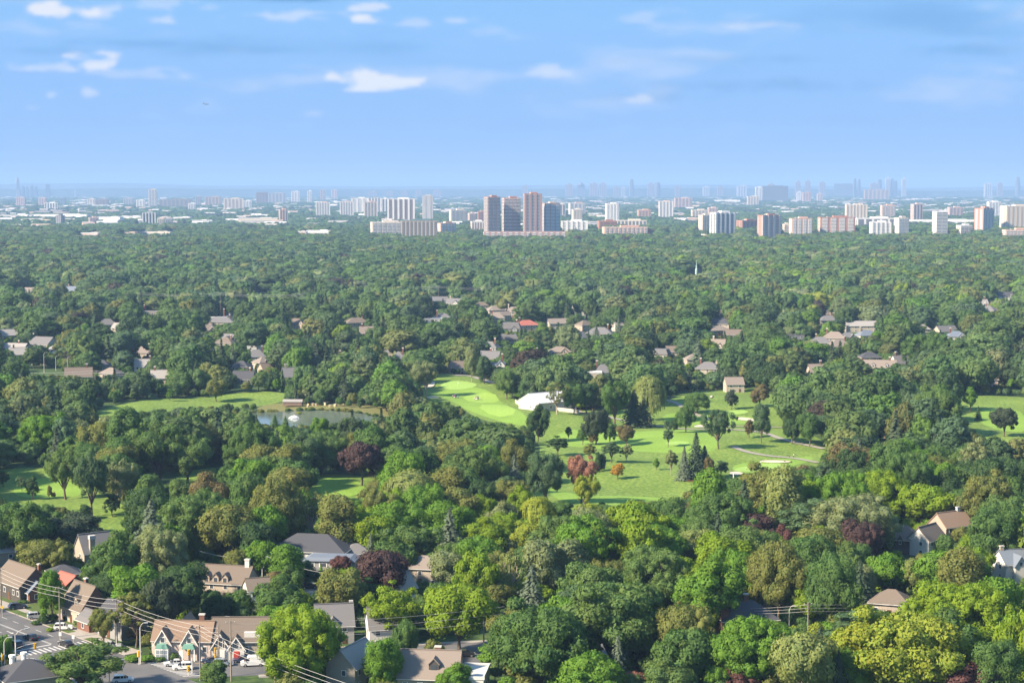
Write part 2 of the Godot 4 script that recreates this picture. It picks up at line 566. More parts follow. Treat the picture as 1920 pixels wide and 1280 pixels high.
func leaf_mats():
	var list = {
		"deep": [0.036, 0.074, 0.024], "green": [0.056, 0.112, 0.028], "mid": [0.072, 0.128, 0.034], "fresh": [0.076, 0.160, 0.018],
		"lime": [0.112, 0.185, 0.013], "yellow": [0.155, 0.205, 0.024], "olive": [0.105, 0.130, 0.034], "brown": [0.105, 0.098, 0.040],
		"silver": [0.125, 0.165, 0.070], "blue": [0.056, 0.104, 0.044], "purple": [0.042, 0.028, 0.024], "plum": [0.070, 0.036, 0.030],
		"gold": [0.26, 0.165, 0.025], "pink": [0.165, 0.09, 0.055], "willow": [0.135, 0.180, 0.055], "spruce": [0.034, 0.060, 0.030],
		"bluespruce": [0.068, 0.098, 0.060], "dead": [0.16, 0.12, 0.08], "dusk": [0.040, 0.062, 0.034], "rose": [0.24, 0.075, 0.075],
	}
	for k in list:
		var a = list[k]
		var m = mat("leaf_" + k, lin(a[0] * 1.8, a[1] * 1.62, a[2] * 1.75), 0.7)
		m.vertex_color_use_as_albedo = true
		m.metallic_specular = 0.3
		m.cull_mode = BaseMaterial3D.CULL_DISABLED
		m.backlight_enabled = true
		m.backlight = lin(0.82, 0.9, 0.4) if not k in ["purple", "plum", "dead", "spruce", "bluespruce", "pink", "rose"] else lin(0.6, 0.55, 0.5)
		LEAF[k] = m
	bark = tex_mat("bark", noise_tex(0.05, lin(0.075, 0.055, 0.04), lin(0.19, 0.15, 0.12), 51, 128, 3), 0.9, 0.95)
	pale_bark = tex_mat("pale_bark", noise_tex(0.05, lin(0.22, 0.19, 0.15), lin(0.42, 0.37, 0.30), 52, 128, 3), 0.9, 0.95)

func rdir(r: RandomNumberGenerator) -> Vector3:
	var y = r.randf_range(-1, 1)
	var t = r.randf() * TAU
	var q = sqrt(1.0 - y * y)
	return Vector3(q * cos(t), y, q * sin(t))

func tuft(s: Shape, p: Vector3, out: Vector3, size: float, r: RandomNumberGenerator, col: Color, loose := 0.6, soft := 0.5):
	# a spray of leaves: a folded blade
	var nn = (out + rdir(r) * loose).normalized()
	var u = nn.cross(rdir(r)).normalized()
	var w = nn.cross(u)
	var l = size * r.randf_range(0.7, 1.35)
	var a = p - u * l * 0.5
	var b = p + w * l * 0.34 - nn * l * 0.12
	var c = p + u * l * 0.5 - nn * l * 0.1
	var d = p - w * l * 0.34 - nn * l * 0.12
	var m = (out * soft + nn * (1.0 - soft)).normalized()
	# clockwise from the side nn points to
	s.v.append(a); s.v.append(b); s.v.append(c)
	s.v.append(a); s.v.append(c); s.v.append(d)
	for k in 6:
		s.n.append(m)
		s.c.append(col)

const OCTA := [Vector3(1, 0, 0), Vector3(-1, 0, 0), Vector3(0, 1, 0), Vector3(0, -1, 0), Vector3(0, 0, 1), Vector3(0, 0, -1)]
func core(s: Shape, p: Vector3, rad: Vector3, r: RandomNumberGenerator, col: Color, fine := true):
	var faces = [[2, 4, 0], [2, 1, 4], [2, 5, 1], [2, 0, 5], [3, 0, 4], [3, 4, 1], [3, 1, 5], [3, 5, 0]]
	for f in faces:
		var a = OCTA[f[0]]; var b = OCTA[f[1]]; var c = OCTA[f[2]]
		var tris = [[a, b, c]]
		if fine:
			var ab = (a + b).normalized(); var bc = (b + c).normalized(); var ca = (c + a).normalized()
			tris = [[a, ab, ca], [ab, b, bc], [ca, bc, c], [ab, bc, ca]]
		for t in tris:
			for q in [t[0], t[2], t[1]]:
				s.v.append(p + q * rad)
				s.n.append(q)
				s.c.append(col)

# A leafy crown of many clumps. o: lobes, lobe size, how flat, where the crown begins, tufts in all, tuft size.
func leafy(seed_: int, o: Dictionary) -> Array:
	var r := RandomNumberGenerator.new()
	r.seed = seed_
	var H: float = o.H
	var W: float = o.W
	var base: float = o.get("base", 0.16) * H
	var s := Shape.new()
	s.colored = true
	var cy = (H + base) * 0.5
	var ry = (H - base) * 0.5
	var rx = W * 0.5
	var lobes = []
	var n: int = o.lobes
	var wob = r.randf() * TAU
	for i in n:
		var y = 1.0 - 1.75 * (i + 0.5) / n + r.randf_range(-0.1, 0.1)
		y = clampf(y, -0.85, 0.95)
		var t = i * 2.399963 + r.randf_range(-0.35, 0.35)
		var q = sqrt(1.0 - y * y)
		var vase = 1.0 + o.get("vase", 0.0) * y
		var lump = 0.84 + 0.16 * sin(t * 2.0 + wob) + r.randf_range(-0.2, 0.16) * o.get("uneven", 1.4)
		var lr = W * r.randf_range(o.l0, o.l1)
		var hue = r.randf_range(-0.13, 0.13)
		var k = maxf(0.2, 1.0 - lr / rx * 0.8)
		lobes.append([Vector3(cos(t) * q * rx * k * lump * vase, cy + y * (ry - lr * 0.7) * lump, sin(t) * q * rx * k * lump * vase), lr, r.randf_range(0.84, 1.14), hue])
	for i in int(n * 0.3):
		lobes.append([Vector3(r.randf_range(-0.25, 0.25) * W, cy + r.randf_range(-0.3, 0.55) * ry, r.randf_range(-0.25, 0.25) * W), W * o.l1, 1.0, 0.0])
	var total = 0.0
	for l in lobes:
		total += l[1] * l[1]
	var flat: float = o.get("flat", 0.85)
	if o.get("dome", 0.0) > 0.0:
		core(s, Vector3(0, cy, 0), Vector3(rx, ry, rx) * o.dome, r, Color.WHITE, true)
	if o.get("calm", false):
		for l in lobes:
			l[2] = lerpf(1.0, l[2], 0.4)
			l[3] *= 0.35
	var droop: float = o.get("droop", 0.0)
	for l in lobes:
		var shade = l[2]
		if o.get("core", true):
			core(s, l[0], Vector3(l[1], l[1] * flat, l[1]) * o.get("heart", 0.72), r, Color(shade, shade, shade), o.tufts > 700)
		var out0 = (l[0] - Vector3(0, cy - ry * 0.4, 0)).normalized()
		var cnt = int(o.tufts * l[1] * l[1] / total)
		# tufts gather in small sprays
		var spray: Vector3 = Vector3.UP
		for k in cnt:
			if k % 5 == 0:
				spray = rdir(r)
				if spray.dot(out0) < -0.25:
					spray = -spray
			var d = (spray + rdir(r) * 0.34).normalized()
			var reach = r.randf_range(0.80, 1.12) + (r.randf_range(0.0, 0.3) if k % 5 == 4 else 0.0) * o.get("shaggy", 1.0)
			var p = l[0] + d * Vector3(l[1], l[1] * flat, l[1]) * reach
			if droop > 0.0:
				p.y -= droop * l[1] * r.randf() * 0.6
			var g = shade * r.randf_range(1.0 - o.get("vary", 0.23), 1.0 + o.get("vary", 0.23))
			var warm = l[3] + r.randf_range(-0.1, 0.12)
			tuft(s, p, d, o.ts, r, Color(g * (1.0 + warm), g, g * (1.0 - warm)), o.get("loose", 0.65), o.get("soft", 0.5))
	var tr = null
	if o.get("trunk", true):
		tr = Shape.new()
		var lean = Vector3(r.randf_range(-0.05, 0.05) * H, 0, r.randf_range(-0.05, 0.05) * H)
		var r0 = maxf(0.16, W * 0.028)
		var fork = Vector3(0, base * 0.6 + H * 0.04, 0) + lean * 0.5
		tr.chain([Vector3(0, -0.3, 0), Vector3(0, 0.3, 0), fork * 0.6 + lean * 0.1, fork], r0 * 1.25, r0 * 0.85, 7)
		var count = 0
		for l in lobes:
			if count >= o.get("limbs", 7):
				break
			if l[0].y < cy - ry * 0.4:
				continue
			var m = fork.lerp(l[0], 0.5) + Vector3(0, -0.04 * H, 0)
			tr.chain([fork, m, l[0]], r0 * 0.6, 0.06, 5)
			count += 1
	return [s, tr]

func conifer(seed_: int, H: float, W: float, levels: int, per: int, blades: int, ts: float, slim := 1.0) -> Array:
	var r := RandomNumberGenerator.new()
	r.seed = seed_
	var s := Shape.new()
	s.colored = true
	for i in levels:
		var t = (i + 0.3) / levels
		var y = H * (0.06 + 0.94 * t)
		var rad = W * 0.5 * pow(1.0 - t, 0.85 * slim) * r.randf_range(0.8, 1.2) + 0.15
		var off = r.randf() * TAU
		var n = maxi(4, int(per * (1.0 - t * 0.6)))
		for k in n:
			var a = off + TAU * k / n + r.randf_range(-0.2, 0.2)
			var d = Vector3(cos(a), 0, sin(a))
			var len_ = rad * r.randf_range(0.7, 1.3)
			var g = r.randf_range(0.8, 1.2)
			for b in blades:
				var f = (b + 0.6) / blades
				var p = d * len_ * f + Vector3(0, y - len_ * 0.32 * f * f + 0.03 * H * (1.0 - f), 0)
				p += Vector3(-d.z, 0, d.x) * r.randf_range(-0.28, 0.28) * len_ * f
				var gg = g * r.randf_range(0.85, 1.2)
				tuft(s, p, (Vector3.UP * 0.75 + d * 0.7).normalized(), ts * (0.7 + 0.5 * (1.0 - t)), r, Color(gg, gg, gg), 0.45, 0.6)
	# the stem side of the branches
	var sides = 9
	for k in sides:
		var a0 = TAU * k / sides
		var a1 = TAU * (k + 1) / sides
		var p0 = Vector3(cos(a0) * W * 0.24, H * 0.07, sin(a0) * W * 0.24)
		var p1 = Vector3(cos(a1) * W * 0.24, H * 0.07, sin(a1) * W * 0.24)
		s.tint = Color.WHITE
		s.tri(Vector3(0, H * 0.95, 0), p1, p0)
	var tr := Shape.new()
	tr.tube(Vector3(0, -0.3, 0), Vector3(0, H * 0.9, 0), W * 0.035 + 0.1, 0.04, 6)
	return [s, tr]

func weeping(seed_: int, H: float, W: float, strands: int, ts: float) -> Array:
	var got = leafy(seed_, {"H": H, "W": W * 0.86, "base": 0.38, "lobes": 16, "l0": 0.16, "l1": 0.24, "tufts": strands * 2, "ts": ts, "flat": 0.7})
	var s: Shape = got[0]
	var r := RandomNumberGenerator.new()
	r.seed = seed_ + 1
	var bunches = 34
	for b in bunches:
		var a = TAU * b / bunches * 3.0 + r.randf_range(-0.3, 0.3)
		var q = sqrt(r.randf_range(0.25, 1.0))
		var top = Vector3(cos(a) * W * 0.44 * q, H * (0.58 + 0.36 * sqrt(maxf(0.0, 1.0 - q * q))), sin(a) * W * 0.44 * q)
		var drop = H * r.randf_range(0.32, 0.58) * (0.6 + 0.4 * q)
		var shade = r.randf_range(0.82, 1.2)
		for k in int(strands / bunches):
			var p = top + Vector3(r.randf_range(-1, 1), 0, r.randf_range(-1, 1)) * W * 0.085
			var out = Vector3(p.x, W * 0.22, p.z).normalized()
			var l = drop * r.randf_range(0.5, 1.0)
			var steps = maxi(3, int(l / (ts * 1.7)))
			for j in steps:
				var f = float(j) / steps
				var c = p + Vector3(out.x, 0, out.z) * W * 0.07 * sin(f * 2.2) - Vector3(0, l * f, 0)
				var u = Vector3(-out.z, 0, out.x).rotated(Vector3.UP, r.randf_range(-0.7, 0.7)) * ts * 0.28
				var dn = Vector3(r.randf_range(-0.2, 0.2), -ts * 1.9, r.randf_range(-0.2, 0.2))
				var nrm = (out + rdir(r) * 0.35).normalized()
				var g = shade * r.randf_range(0.82, 1.2)
				if dn.cross(u).dot(nrm) < 0.0:
					u = -u
				for v in [c - u, c + u, c + u * 0.5 + dn, c - u, c + u * 0.5 + dn, c - u * 0.5 + dn]:
					s.v.append(v)
					s.n.append(nrm)
					s.c.append(Color(g, g, g * 0.95))
	return got

func add_kind(kind: String, got: Array, H: float, W: float):
	if not tree_mesh.has(kind):
		tree_mesh[kind] = []
	tree_mesh[kind].append([got[0].mesh(), got[1].mesh() if got[1] else null, H, W])

func make_tree_meshes():
	leaf_mats()
	var near := 13000
	for i in 7:
		var W = [15.0, 13.0, 16.0, 12.5, 14.0, 17.0, 13.5][i]
		var H = [14.0, 15.0, 14.5, 15.5, 13.0, 15.0, 14.0][i]
		add_kind("round", leafy(100 + i, {"H": H, "W": W, "base": [0.12, 0.16, 0.1, 0.14, 0.18, 0.12, 0.2][i], "lobes": [44, 36, 58, 34, 42, 66, 32][i], "l0": 0.08, "l1": [0.19, 0.22, 0.17, 0.2, 0.18, 0.16, 0.23][i], "tufts": near, "ts": [0.52, 0.6, 0.46, 0.55, 0.66, 0.5, 0.6][i], "flat": [0.85, 0.8, 0.9, 0.95, 0.7, 0.85, 0.75][i], "loose": [0.6, 0.7, 0.55, 0.6, 0.8, 0.65, 0.6][i], "vase": [0.0, 0.1, 0.0, -0.1, 0.12, 0.05, 0.0][i]}), H, W)
	for i in 3:
		add_kind("giant", leafy(130 + i, {"H": 19.0, "W": 24.0, "base": 0.08, "lobes": [95, 120, 80][i], "l0": 0.055, "l1": [0.12, 0.11, 0.135][i], "tufts": 26000, "ts": [0.58, 0.5, 0.66][i], "flat": [0.85, 0.9, 0.75][i], "loose": [0.65, 0.6, 0.8][i], "limbs": 12}), 19.0, 24.0)
	for i in 3:
		add_kind("spread", leafy(140 + i, {"H": 15.0, "W": 16.0, "base": 0.24, "uneven": 1.7, "heart": 0.6, "lobes": 34 + i * 6, "l0": 0.06, "l1": 0.15, "tufts": near * 0.8, "ts": 0.52, "flat": 0.7, "vase": 0.35, "limbs": 12}), 15.0, 16.0)
	for i in 3:
		add_kind("tall", leafy(160 + i, {"H": 18.0, "W": 9.5, "base": 0.1, "lobes": 30, "l0": 0.14, "l1": 0.26, "tufts": near * 0.7, "ts": 0.6, "flat": 1.1, "vase": -0.12}), 18.0, 9.5)
	for i in 2:
		add_kind("pine", leafy(180 + i, {"H": 15.0, "W": 11.0, "base": 0.28, "lobes": 40, "l0": 0.08, "l1": 0.15, "tufts": near * 0.6, "ts": 0.5, "flat": 0.55, "vase": -0.25, "limbs": 14, "core": true}), 15.0, 11.0)
	for i in 2:
		add_kind("willow", weeping(200 + i, 15.0, 15.0, 2600, 0.55), 15.0, 15.0)
	for i in 3:
		add_kind("spruce", conifer(220 + i, 14.0, 7.0, 24, 14, 9, 0.75, [1.0, 0.9, 1.1][i]), 14.0, 7.0)
	add_kind("column", leafy(240, {"H": 8.0, "W": 2.6, "base": 0.02, "lobes": 22, "l0": 0.22, "l1": 0.34, "tufts": 2200, "ts": 0.36, "flat": 1.5, "trunk": false}), 8.0, 2.6)
	for i in 2:
		add_kind("young", leafy(250 + i, {"H": 7.0, "W": 5.0, "base": 0.12, "lobes": 26, "l0": 0.1, "l1": 0.21, "tufts": 2600, "ts": 0.42, "flat": 0.9, "vase": -0.2, "uneven": 1.6, "heart": 0.6}), 7.0, 5.0)
	for i in 2:
		add_kind("sparse", leafy(260 + i, {"H": 14.0, "W": 10.0, "base": 0.35, "lobes": 16, "l0": 0.08, "l1": 0.13, "tufts": 1500, "ts": 0.5, "flat": 0.8, "core": false, "limbs": 20, "vase": 0.25}), 14.0, 10.0)
	add_kind("bush", leafy(270, {"H": 2.2, "W": 3.0, "base": 0.0, "lobes": 14, "l0": 0.2, "l1": 0.3, "tufts": 1100, "ts": 0.3, "flat": 0.8, "trunk": false}), 2.2, 3.0)
	# plainer crowns for the mass of trees farther off
	for i in 5:
		var W = [14.0, 16.0, 12.5, 15.0, 13.0][i]
		var H = [13.5, 14.0, 15.0, 12.5, 15.5][i]
		add_kind("round_mid", leafy(300 + i, {"H": H, "W": W, "base": 0.1, "lobes": [26, 34, 22, 28, 24][i], "dome": 0.74, "calm": true, "uneven": 0.9, "l0": 0.12, "l1": [0.2, 0.19, 0.24, 0.2, 0.22][i], "tufts": 2600, "ts": 0.95, "loose": 0.5, "soft": 0.6, "flat": [0.85, 0.75, 0.95, 0.7, 0.9][i], "limbs": 3}), H, W)
		add_kind("round_far", leafy(320 + i, {"H": H, "W": W, "base": 0.05, "lobes": [18, 22, 16, 20, 17][i], "dome": 0.82, "calm": true, "uneven": 0.5, "l0": 0.17, "l1": 0.25, "tufts": 620, "ts": 1.3, "vary": 0.1, "heart": 0.9, "flat": 0.8, "loose": 0.25, "soft": 0.92, "shaggy": 0.4, "trunk": false}), H, W)
	for i in 2:
		add_kind("spruce_mid", conifer(340 + i, 14.0, 6.5, 13, 9, 4, 1.7), 14.0, 6.5)
	for i in 3:
		var s := Shape.new()
		s.colored = true
		var r := RandomNumberGenerator.new()
		r.seed = 360 + i
		for k in 9:
			var p = Vector3(r.randf_range(-30, 30), r.randf_range(3, 6), r.randf_range(-22, 22))
			var g = r.randf_range(0.75, 1.2)
			var rad = r.randf_range(7, 13)
			core(s, p, Vector3(rad, rad * 0.75, rad), r, Color(g, g, g), true)
			for q in 26:
				var d = rdir(r)
				d.y = absf(d.y)
				var gg = g * r.randf_range(0.8, 1.2)
				tuft(s, p + d * Vector3(rad, rad * 0.75, rad), d, 4.5, r, Color(gg, gg, gg), 0.5)
		add_kind("clump", [s, null], 14.0, 60.0)

# one tree as a thing: base spot, height, width, kind, leaf colour
func plant(called: String, kind: String, leaf: String, at: Vector3, H: float, W: float, label: String, group := "", which := -1, pale := false) -> Node3D:
	if kind == "round" and W > 18.5:
		kind = "giant"
	if kind == "spruce":
		W *= 1.25
	var list: Array = tree_mesh[kind]
	var k = (which if which >= 0 else rng.randi()) % list.size()
	var g = list[k]
	var t = thing(called, label, "shrub" if kind == "bush" else "tree", at, rng.randf() * TAU, group)
	t.scale = Vector3(W / g[3], H / g[2], W / g[3])
	if g[1]:
		part("trunk", g[1], pale_bark if pale else bark, t)
	part("crown", g[0], LEAF[leaf], t)
	return t

# a free-standing or noted tree given by where its foot and top show: x, top row, foot row, width in pixels
func tree_px(x: float, top: float, foot: float, w: float, kind: String, leaf: String, label: String, group := "", which := -1, pale := false, landmark := true):
	var at = ground_at(x, foot)
	at.y = relief(at.x, at.z)
	var q = seen_at(at)
	var H = (foot - top) * q.z / FOCAL * 1.02
	var W = w * q.z / FOCAL
	listed.append([at, W])
	if landmark:
		landmarks.append([at, short_name(label)])
	var names = {"round": "broadleaf_tree", "giant": "broadleaf_tree", "spread": "spreading_tree", "tall": "tall_tree", "pine": "pine_tree", "willow": "willow_tree", "spruce": "spruce_tree", "column": "column_cypress", "young": "young_tree", "sparse": "thin_tree", "bush": "round_bush"}
	plant(names[kind], kind, leaf, at, H, W, label, group, which, pale)

var landmarks := []            # [spot, short name] of houses and noted trees that a label may lean on
var used_labels := {}

func short_name(label: String) -> String:
	var out = []
	for w in label.split(" "):
		if w in ["with", "beside", "in", "at", "on", "behind", "before", "over", "below", "among", "rising", "standing", "above", "of", "under", "between", "half", "and", "to", "tucked", "slightly", "alone", "shining", "like", "around", "left", "near"]:
			break
		out.append(w.trim_suffix(","))
	return " ".join(out)

func place_words(at: Vector3, look: String) -> String:
	var near_ = []
	for l in landmarks:
		near_.append([Vector2(l[0].x - at.x, l[0].z - at.z).length(), l])
	near_.sort_custom(func(a, b): return a[0] < b[0])
	for k in mini(5, near_.size()):
		var l = near_[k][1]
		var dz = l[0].z - at.z
		var rel = "behind" if dz > near_[k][0] * 0.7 else ("in front of" if dz < -near_[k][0] * 0.7 else "beside")
		var t = "%s %s the %s" % [look, rel, l[1]]
		if t.split(" ").size() <= 16 and not used_labels.has(t):
			used_labels[t] = true
			return t
	var a = near_[0][1][1]
	var b = near_[1][1][1]
	var t2 = "%s between %s and %s" % [look, a, b]
	if t2.split(" ").size() <= 16 and not used_labels.has(t2):
		used_labels[t2] = true
		return t2
	return "%s near the %s" % [look, a]

var listed := []               # spots already taken by noted trees
var keep := PackedFloat32Array()   # how far the thing lies that must stay in sight, on a raster of the view
const KC := 4
const KW := 480
const KH := 320
var no_trees := []             # ground outlines without trees: [outline, bounds]

func keep_rect(x0: float, y0: float, x1: float, y1: float, dist: float):
	for gx in range(maxi(0, int(x0 / KC)), mini(KW, int(ceil(x1 / KC)))):
		for gy in range(maxi(0, int(y0 / KC)), mini(KH, int(ceil(y1 / KC)))):
			var i = gy * KW + gx
			keep[i] = dist if keep[i] == 0.0 else minf(keep[i], dist)

func keep_poly(pix: Array):
	var pts = PackedVector2Array()
	for p in pix:
		pts.append(Vector2(p[0], p[1]))
	for gx in KW:
		for gy in range(160, KH):
			var c = Vector2((gx + 0.5) * KC, (gy + 0.5) * KC)
			if Geometry2D.is_point_in_polygon(c, pts):
				keep[gy * KW + gx] = -ground_at(c.x, c.y).z

func hides(at: Vector3, H: float, W: float) -> bool:
	var b = seen_at(at)
	var t = seen_at(at + Vector3(0, H, 0))
	var hw = W * 0.46 * FOCAL / b.z
	var hit = 0
	var n = 0
	var step = 2 if hw > 24.0 else 1
	for gx in range(int((b.x - hw) / KC), int((b.x + hw) / KC) + 1, step):
		for gy in range(int(t.y / KC), int(lerpf(t.y, b.y, 0.9) / KC) + 1, step):
			if gx < 0 or gy < 0 or gx >= KW or gy >= KH:
				continue
			n += 1
			var k = keep[gy * KW + gx]
			if k > 0.0 and k > b.z - 4.0:
				hit += 1
	return hit > maxf(0.0, n * 0.05)

func taken(at: Vector3, W: float) -> bool:
	for o in no_trees:
		if o[1].has_point(Vector2(at.x, at.z)) and Geometry2D.is_point_in_polygon(Vector2(at.x, at.z), o[0]):
			return true
	if -at.z < 1150.0:
		for l in listed:
			var d = Vector2(l[0].x - at.x, l[0].z - at.z).length()
			if d < (l[1] + W) * 0.26:
				return true
	return false

func forbid(o: PackedVector2Array):
	var r = Rect2(o[0], Vector2.ZERO)
	for p in o:
		r = r.expand(p)
	no_trees.append([o, r])

func pick(r: RandomNumberGenerator, weights: Dictionary) -> String:
	var sum = 0.0
	for k in weights:
		sum += weights[k]
	var t = r.randf() * sum
	for k in weights:
		t -= weights[k]
		if t <= 0.0:
			return k
	return weights.keys()[0]

func leaf_for(p: Vector3, patch: float, r: RandomNumberGenerator) -> String:
	if p.y > 990.0 and p.x > 1250.0:
		return pick(r, {"lime": 0.3, "fresh": 0.26, "mid": 0.14, "green": 0.12, "olive": 0.09, "yellow": 0.05, "willow": 0.05})
	if p.y > 990.0 and p.x > 700.0:
		return pick(r, {"fresh": 0.2, "mid": 0.22, "green": 0.22, "olive": 0.15, "lime": 0.1, "silver": 0.08})
	if p.y > 900.0:
		return pick(r, {"green": 0.3, "deep": 0.2, "mid": 0.2, "olive": 0.16, "fresh": 0.12, "brown": 0.05, "lime": 0.03})
	if p.x > 1250.0 and p.y < 640.0:
		return pick(r, {"green": 0.24, "mid": 0.26, "olive": 0.16, "fresh": 0.12, "blue": 0.1, "deep": 0.1, "lime": 0.04, "silver": 0.06, "purple": 0.025, "yellow": 0.012})
	if p.x < 800.0 and p.y < 640.0:
		return pick(r, {"green": 0.28, "mid": 0.22, "blue": 0.2, "deep": 0.2, "olive": 0.07, "silver": 0.04, "fresh": 0.03, "purple": 0.015})
	return pick(r, {"green": 0.28, "mid": 0.24, "blue": 0.14, "deep": 0.16, "olive": 0.1, "silver": 0.05, "fresh": 0.06, "lime": 0.01, "purple": 0.015})

const LOOK := {"deep": "dark green", "green": "plain green", "mid": "mid green", "fresh": "fresh green", "lime": "bright lime green", "yellow": "yellowing", "olive": "olive green", "brown": "brownish green", "silver": "silvery green", "blue": "bluish green", "purple": "dark purple", "plum": "plum red", "willow": "pale yellow-green"}

func build_trees():
	if keep.size() == 0:
		keep.resize(KW * KH)
	noted_trees()
	var r := RandomNumberGenerator.new()
	r.seed = 77
	var spots = []
	var patchy := FastNoiseLite.new()
	patchy.seed = 4
	patchy.frequency = 0.004
	var bands = [[372.0, 1000.0, 12.0], [1000.0, 1800.0, 16.0], [1800.0, 2700.0, 21.0], [2700.0, 4350.0, 27.0]]
	for b in bands:
		var z = b[0]
		while z < b[1]:
			var half = z * 0.2825 + 26.0
			var x = -half
			while x < half:
				var at = Vector3(x + r.randf_range(-0.42, 0.42) * b[2], 0, -z + r.randf_range(-0.42, 0.42) * b[2])
				x += b[2]
				var W = b[2] * r.randf_range(0.7, 1.45) * (1.35 if r.randf() < 0.2 else 1.0) * (1.0 + 0.3 * patchy.get_noise_2d(at.x * 2.0, at.z * 2.0))
				var H = clampf(W * r.randf_range(0.6, 1.15) + 2.0, 6.5, 22.0)
				if r.randf() < 0.08:
					continue
				at.y = relief(at.x, at.z)
				spots.append([at, H, W, r.randf(), r.randi()])
			z += b[2]
	var made = 0
	var mass := {}
	var single_limit = 330
	var c_near = 0
	for sp in spots:
		var at: Vector3 = sp[0]
		var H: float = sp[1]
		var W: float = sp[2]
		if taken(at, W):
			continue
		if hides(at, H, W):
			H *= 0.6
			W *= 0.6
			if hides(at, H, W):
				if -at.z > 900.0:
					continue
				H = r.randf_range(2.0, 3.5)
				W = r.randf_range(2.5, 4.5)
				if hides(at, H, W):
					continue
		var p = seen_at(at)
		var leaf = leaf_for(p, patchy.get_noise_2d(at.x, at.z), r)
		var conif = sp[3] < (0.1 if -at.z < 1000.0 else 0.17) and W > 5.0
		if -at.z < 760.0 and W > 5.0 and made < single_limit and p.x > -40 and p.x < 1960:
			made += 1
			var kind = "round"
			if conif:
				kind = "spruce"
				leaf = "spruce" if r.randf() < 0.88 else "bluespruce"
			elif sp[3] < 0.17:
				kind = "spread"
			elif sp[3] < 0.27:
				kind = "tall"
			elif sp[3] < 0.30:
				kind = "pine"
				leaf = "blue"
			if kind == "spruce":
				W = minf(W * 0.6, H * 0.5)
			var row = "in the dense wood below golf course" if p.y > 850 and p.y < 1010 else ("among the houses beside the road" if p.x < 720 else ("in the sunlit garden wood beyond the road")) if p.y >= 1010 else "in the wood around the golf course"
			var names = {"round": ["broadleaf_tree", "rounded broadleaf tree"], "spread": ["spreading_tree", "spreading broad tree"], "tall": ["tall_tree", "tall upright tree"], "pine": ["pine_tree", "layered pine"], "spruce": ["spruce_tree", "pointed spruce"]}
			var look = {"spruce": "dark", "bluespruce": "grey-blue"}.get(leaf, LOOK.get(leaf, "green"))
			var size_word = "small " if W < 9.0 else ("broad " if W > 15.0 else "")
			var label = place_words(at, "%s%s %s" % [size_word, look, names[kind][1]])
			plant(names[kind][0], kind, leaf, at, H * (1.25 if kind == "tall" else 1.0), W * (0.75 if kind == "tall" else 1.0), label, "trees %s" % row, sp[4] % 64)
			continue
		var lod = "round_mid" if -at.z < 1500.0 else "round_far"
		if conif:
			lod = "spruce_mid"
			leaf = "spruce" if r.randf() < 0.6 else ("bluespruce" if r.randf() < 0.2 else "deep")
			H = minf(H * 1.25, 21.0)
			W = minf(W * 0.55, H * 0.5)
		var idx = sp[4] % tree_mesh[lod].size()
		var key = "%s/%d" % [lod, idx]
		if not mass.has(key):
			mass[key] = []
		var col: Color = LEAF[leaf].albedo_color.srgb_to_linear()
		var f = r.randf_range(0.8, 1.22)
		col = col.lerp(Color(0.092, 0.128, 0.078), 0.25)
		mass[key].append([at, H, W, Color(col.r * f * r.randf_range(0.92, 1.08), col.g * f, col.b * f * r.randf_range(0.92, 1.08)), r.randf() * TAU])
	# saplings and tall shrubs between the trees
	var zz = 374.0
	while zz < 1300.0:
		var half = zz * 0.2825 + 20.0
		var xx = -half
		while xx < half:
			var at = Vector3(xx + r.randf_range(-3.2, 3.2), 0, -zz + r.randf_range(-3.2, 3.2))
			xx += 6.6
			at.y = relief(at.x, at.z)
			var W = r.randf_range(3.2, 6.5)
			var H = W * r.randf_range(0.8, 1.3)
			var stop = r.randf() < 0.12
			for o in no_trees:
				if o[1].has_point(Vector2(at.x, at.z)) and Geometry2D.is_point_in_polygon(Vector2(at.x, at.z), o[0]):
					stop = true
					break
			if stop or hides(at, H, W):
				continue
			var key = "round_mid/%d" % (r.randi() % 5)
			if not mass.has(key):
				mass[key] = []
			var col: Color = LEAF[leaf_for(seen_at(at), 0.0, r)].albedo_color.srgb_to_linear()
			mass[key].append([at, H, W, col, r.randf() * TAU])
		zz += 6.6
	# patches of trees among the far streets
	for b in [[4250.0, 7000.0, 40.0, 0.72, 1.0], [7000.0, 12000.0, 80.0, 0.6, 1.8], [12000.0, 21000.0, 150.0, 0.6, 3.2]]:
		var z = b[0]
		while z < b[1]:
			var half = z * 0.2825 + 60.0
			var x = -half
			while x < half:
				var at = Vector3(x + r.randf_range(-0.5, 0.5) * b[2], 0, -z + r.randf_range(-0.5, 0.5) * b[2])
				x += b[2]
				var pn = patchy.get_noise_2d(at.x * 0.35, at.z * 0.16)
				var p = seen_at(at)
				var open_left = 0.3 if p.x < 420.0 and p.y < 425.0 and p.y > 396.0 else 0.0
				if r.randf() > b[3] + pn * 0.9 - open_left or at_tower(at):
					continue
				var idx = r.randi() % tree_mesh["clump"].size()
				var key = "clump/%d" % idx
				if not mass.has(key):
					mass[key] = []
				var col: Color = LEAF[pick(r, {"deep": 0.3, "green": 0.4, "blue": 0.3, "dusk": 0.2})].albedo_color.srgb_to_linear()
				mass[key].append([at, 14.0 * r.randf_range(0.7, 1.1) * (1.0 + (b[4] - 1.0) * 0.15), 60.0 * b[4] * r.randf_range(0.7, 1.2), col, r.randf() * TAU])
			z += b[2] * 1.15
	var leafm = mat("leaf_mass", Color.WHITE, 0.7)
	leafm.vertex_color_use_as_albedo = true
	leafm.metallic_specular = 0.3
	leafm.cull_mode = BaseMaterial3D.CULL_DISABLED
	leafm.backlight_enabled = true
	leafm.backlight = lin(0.8, 0.88, 0.42)
	var root := Node3D.new()
	root.name = "tree_canopy"
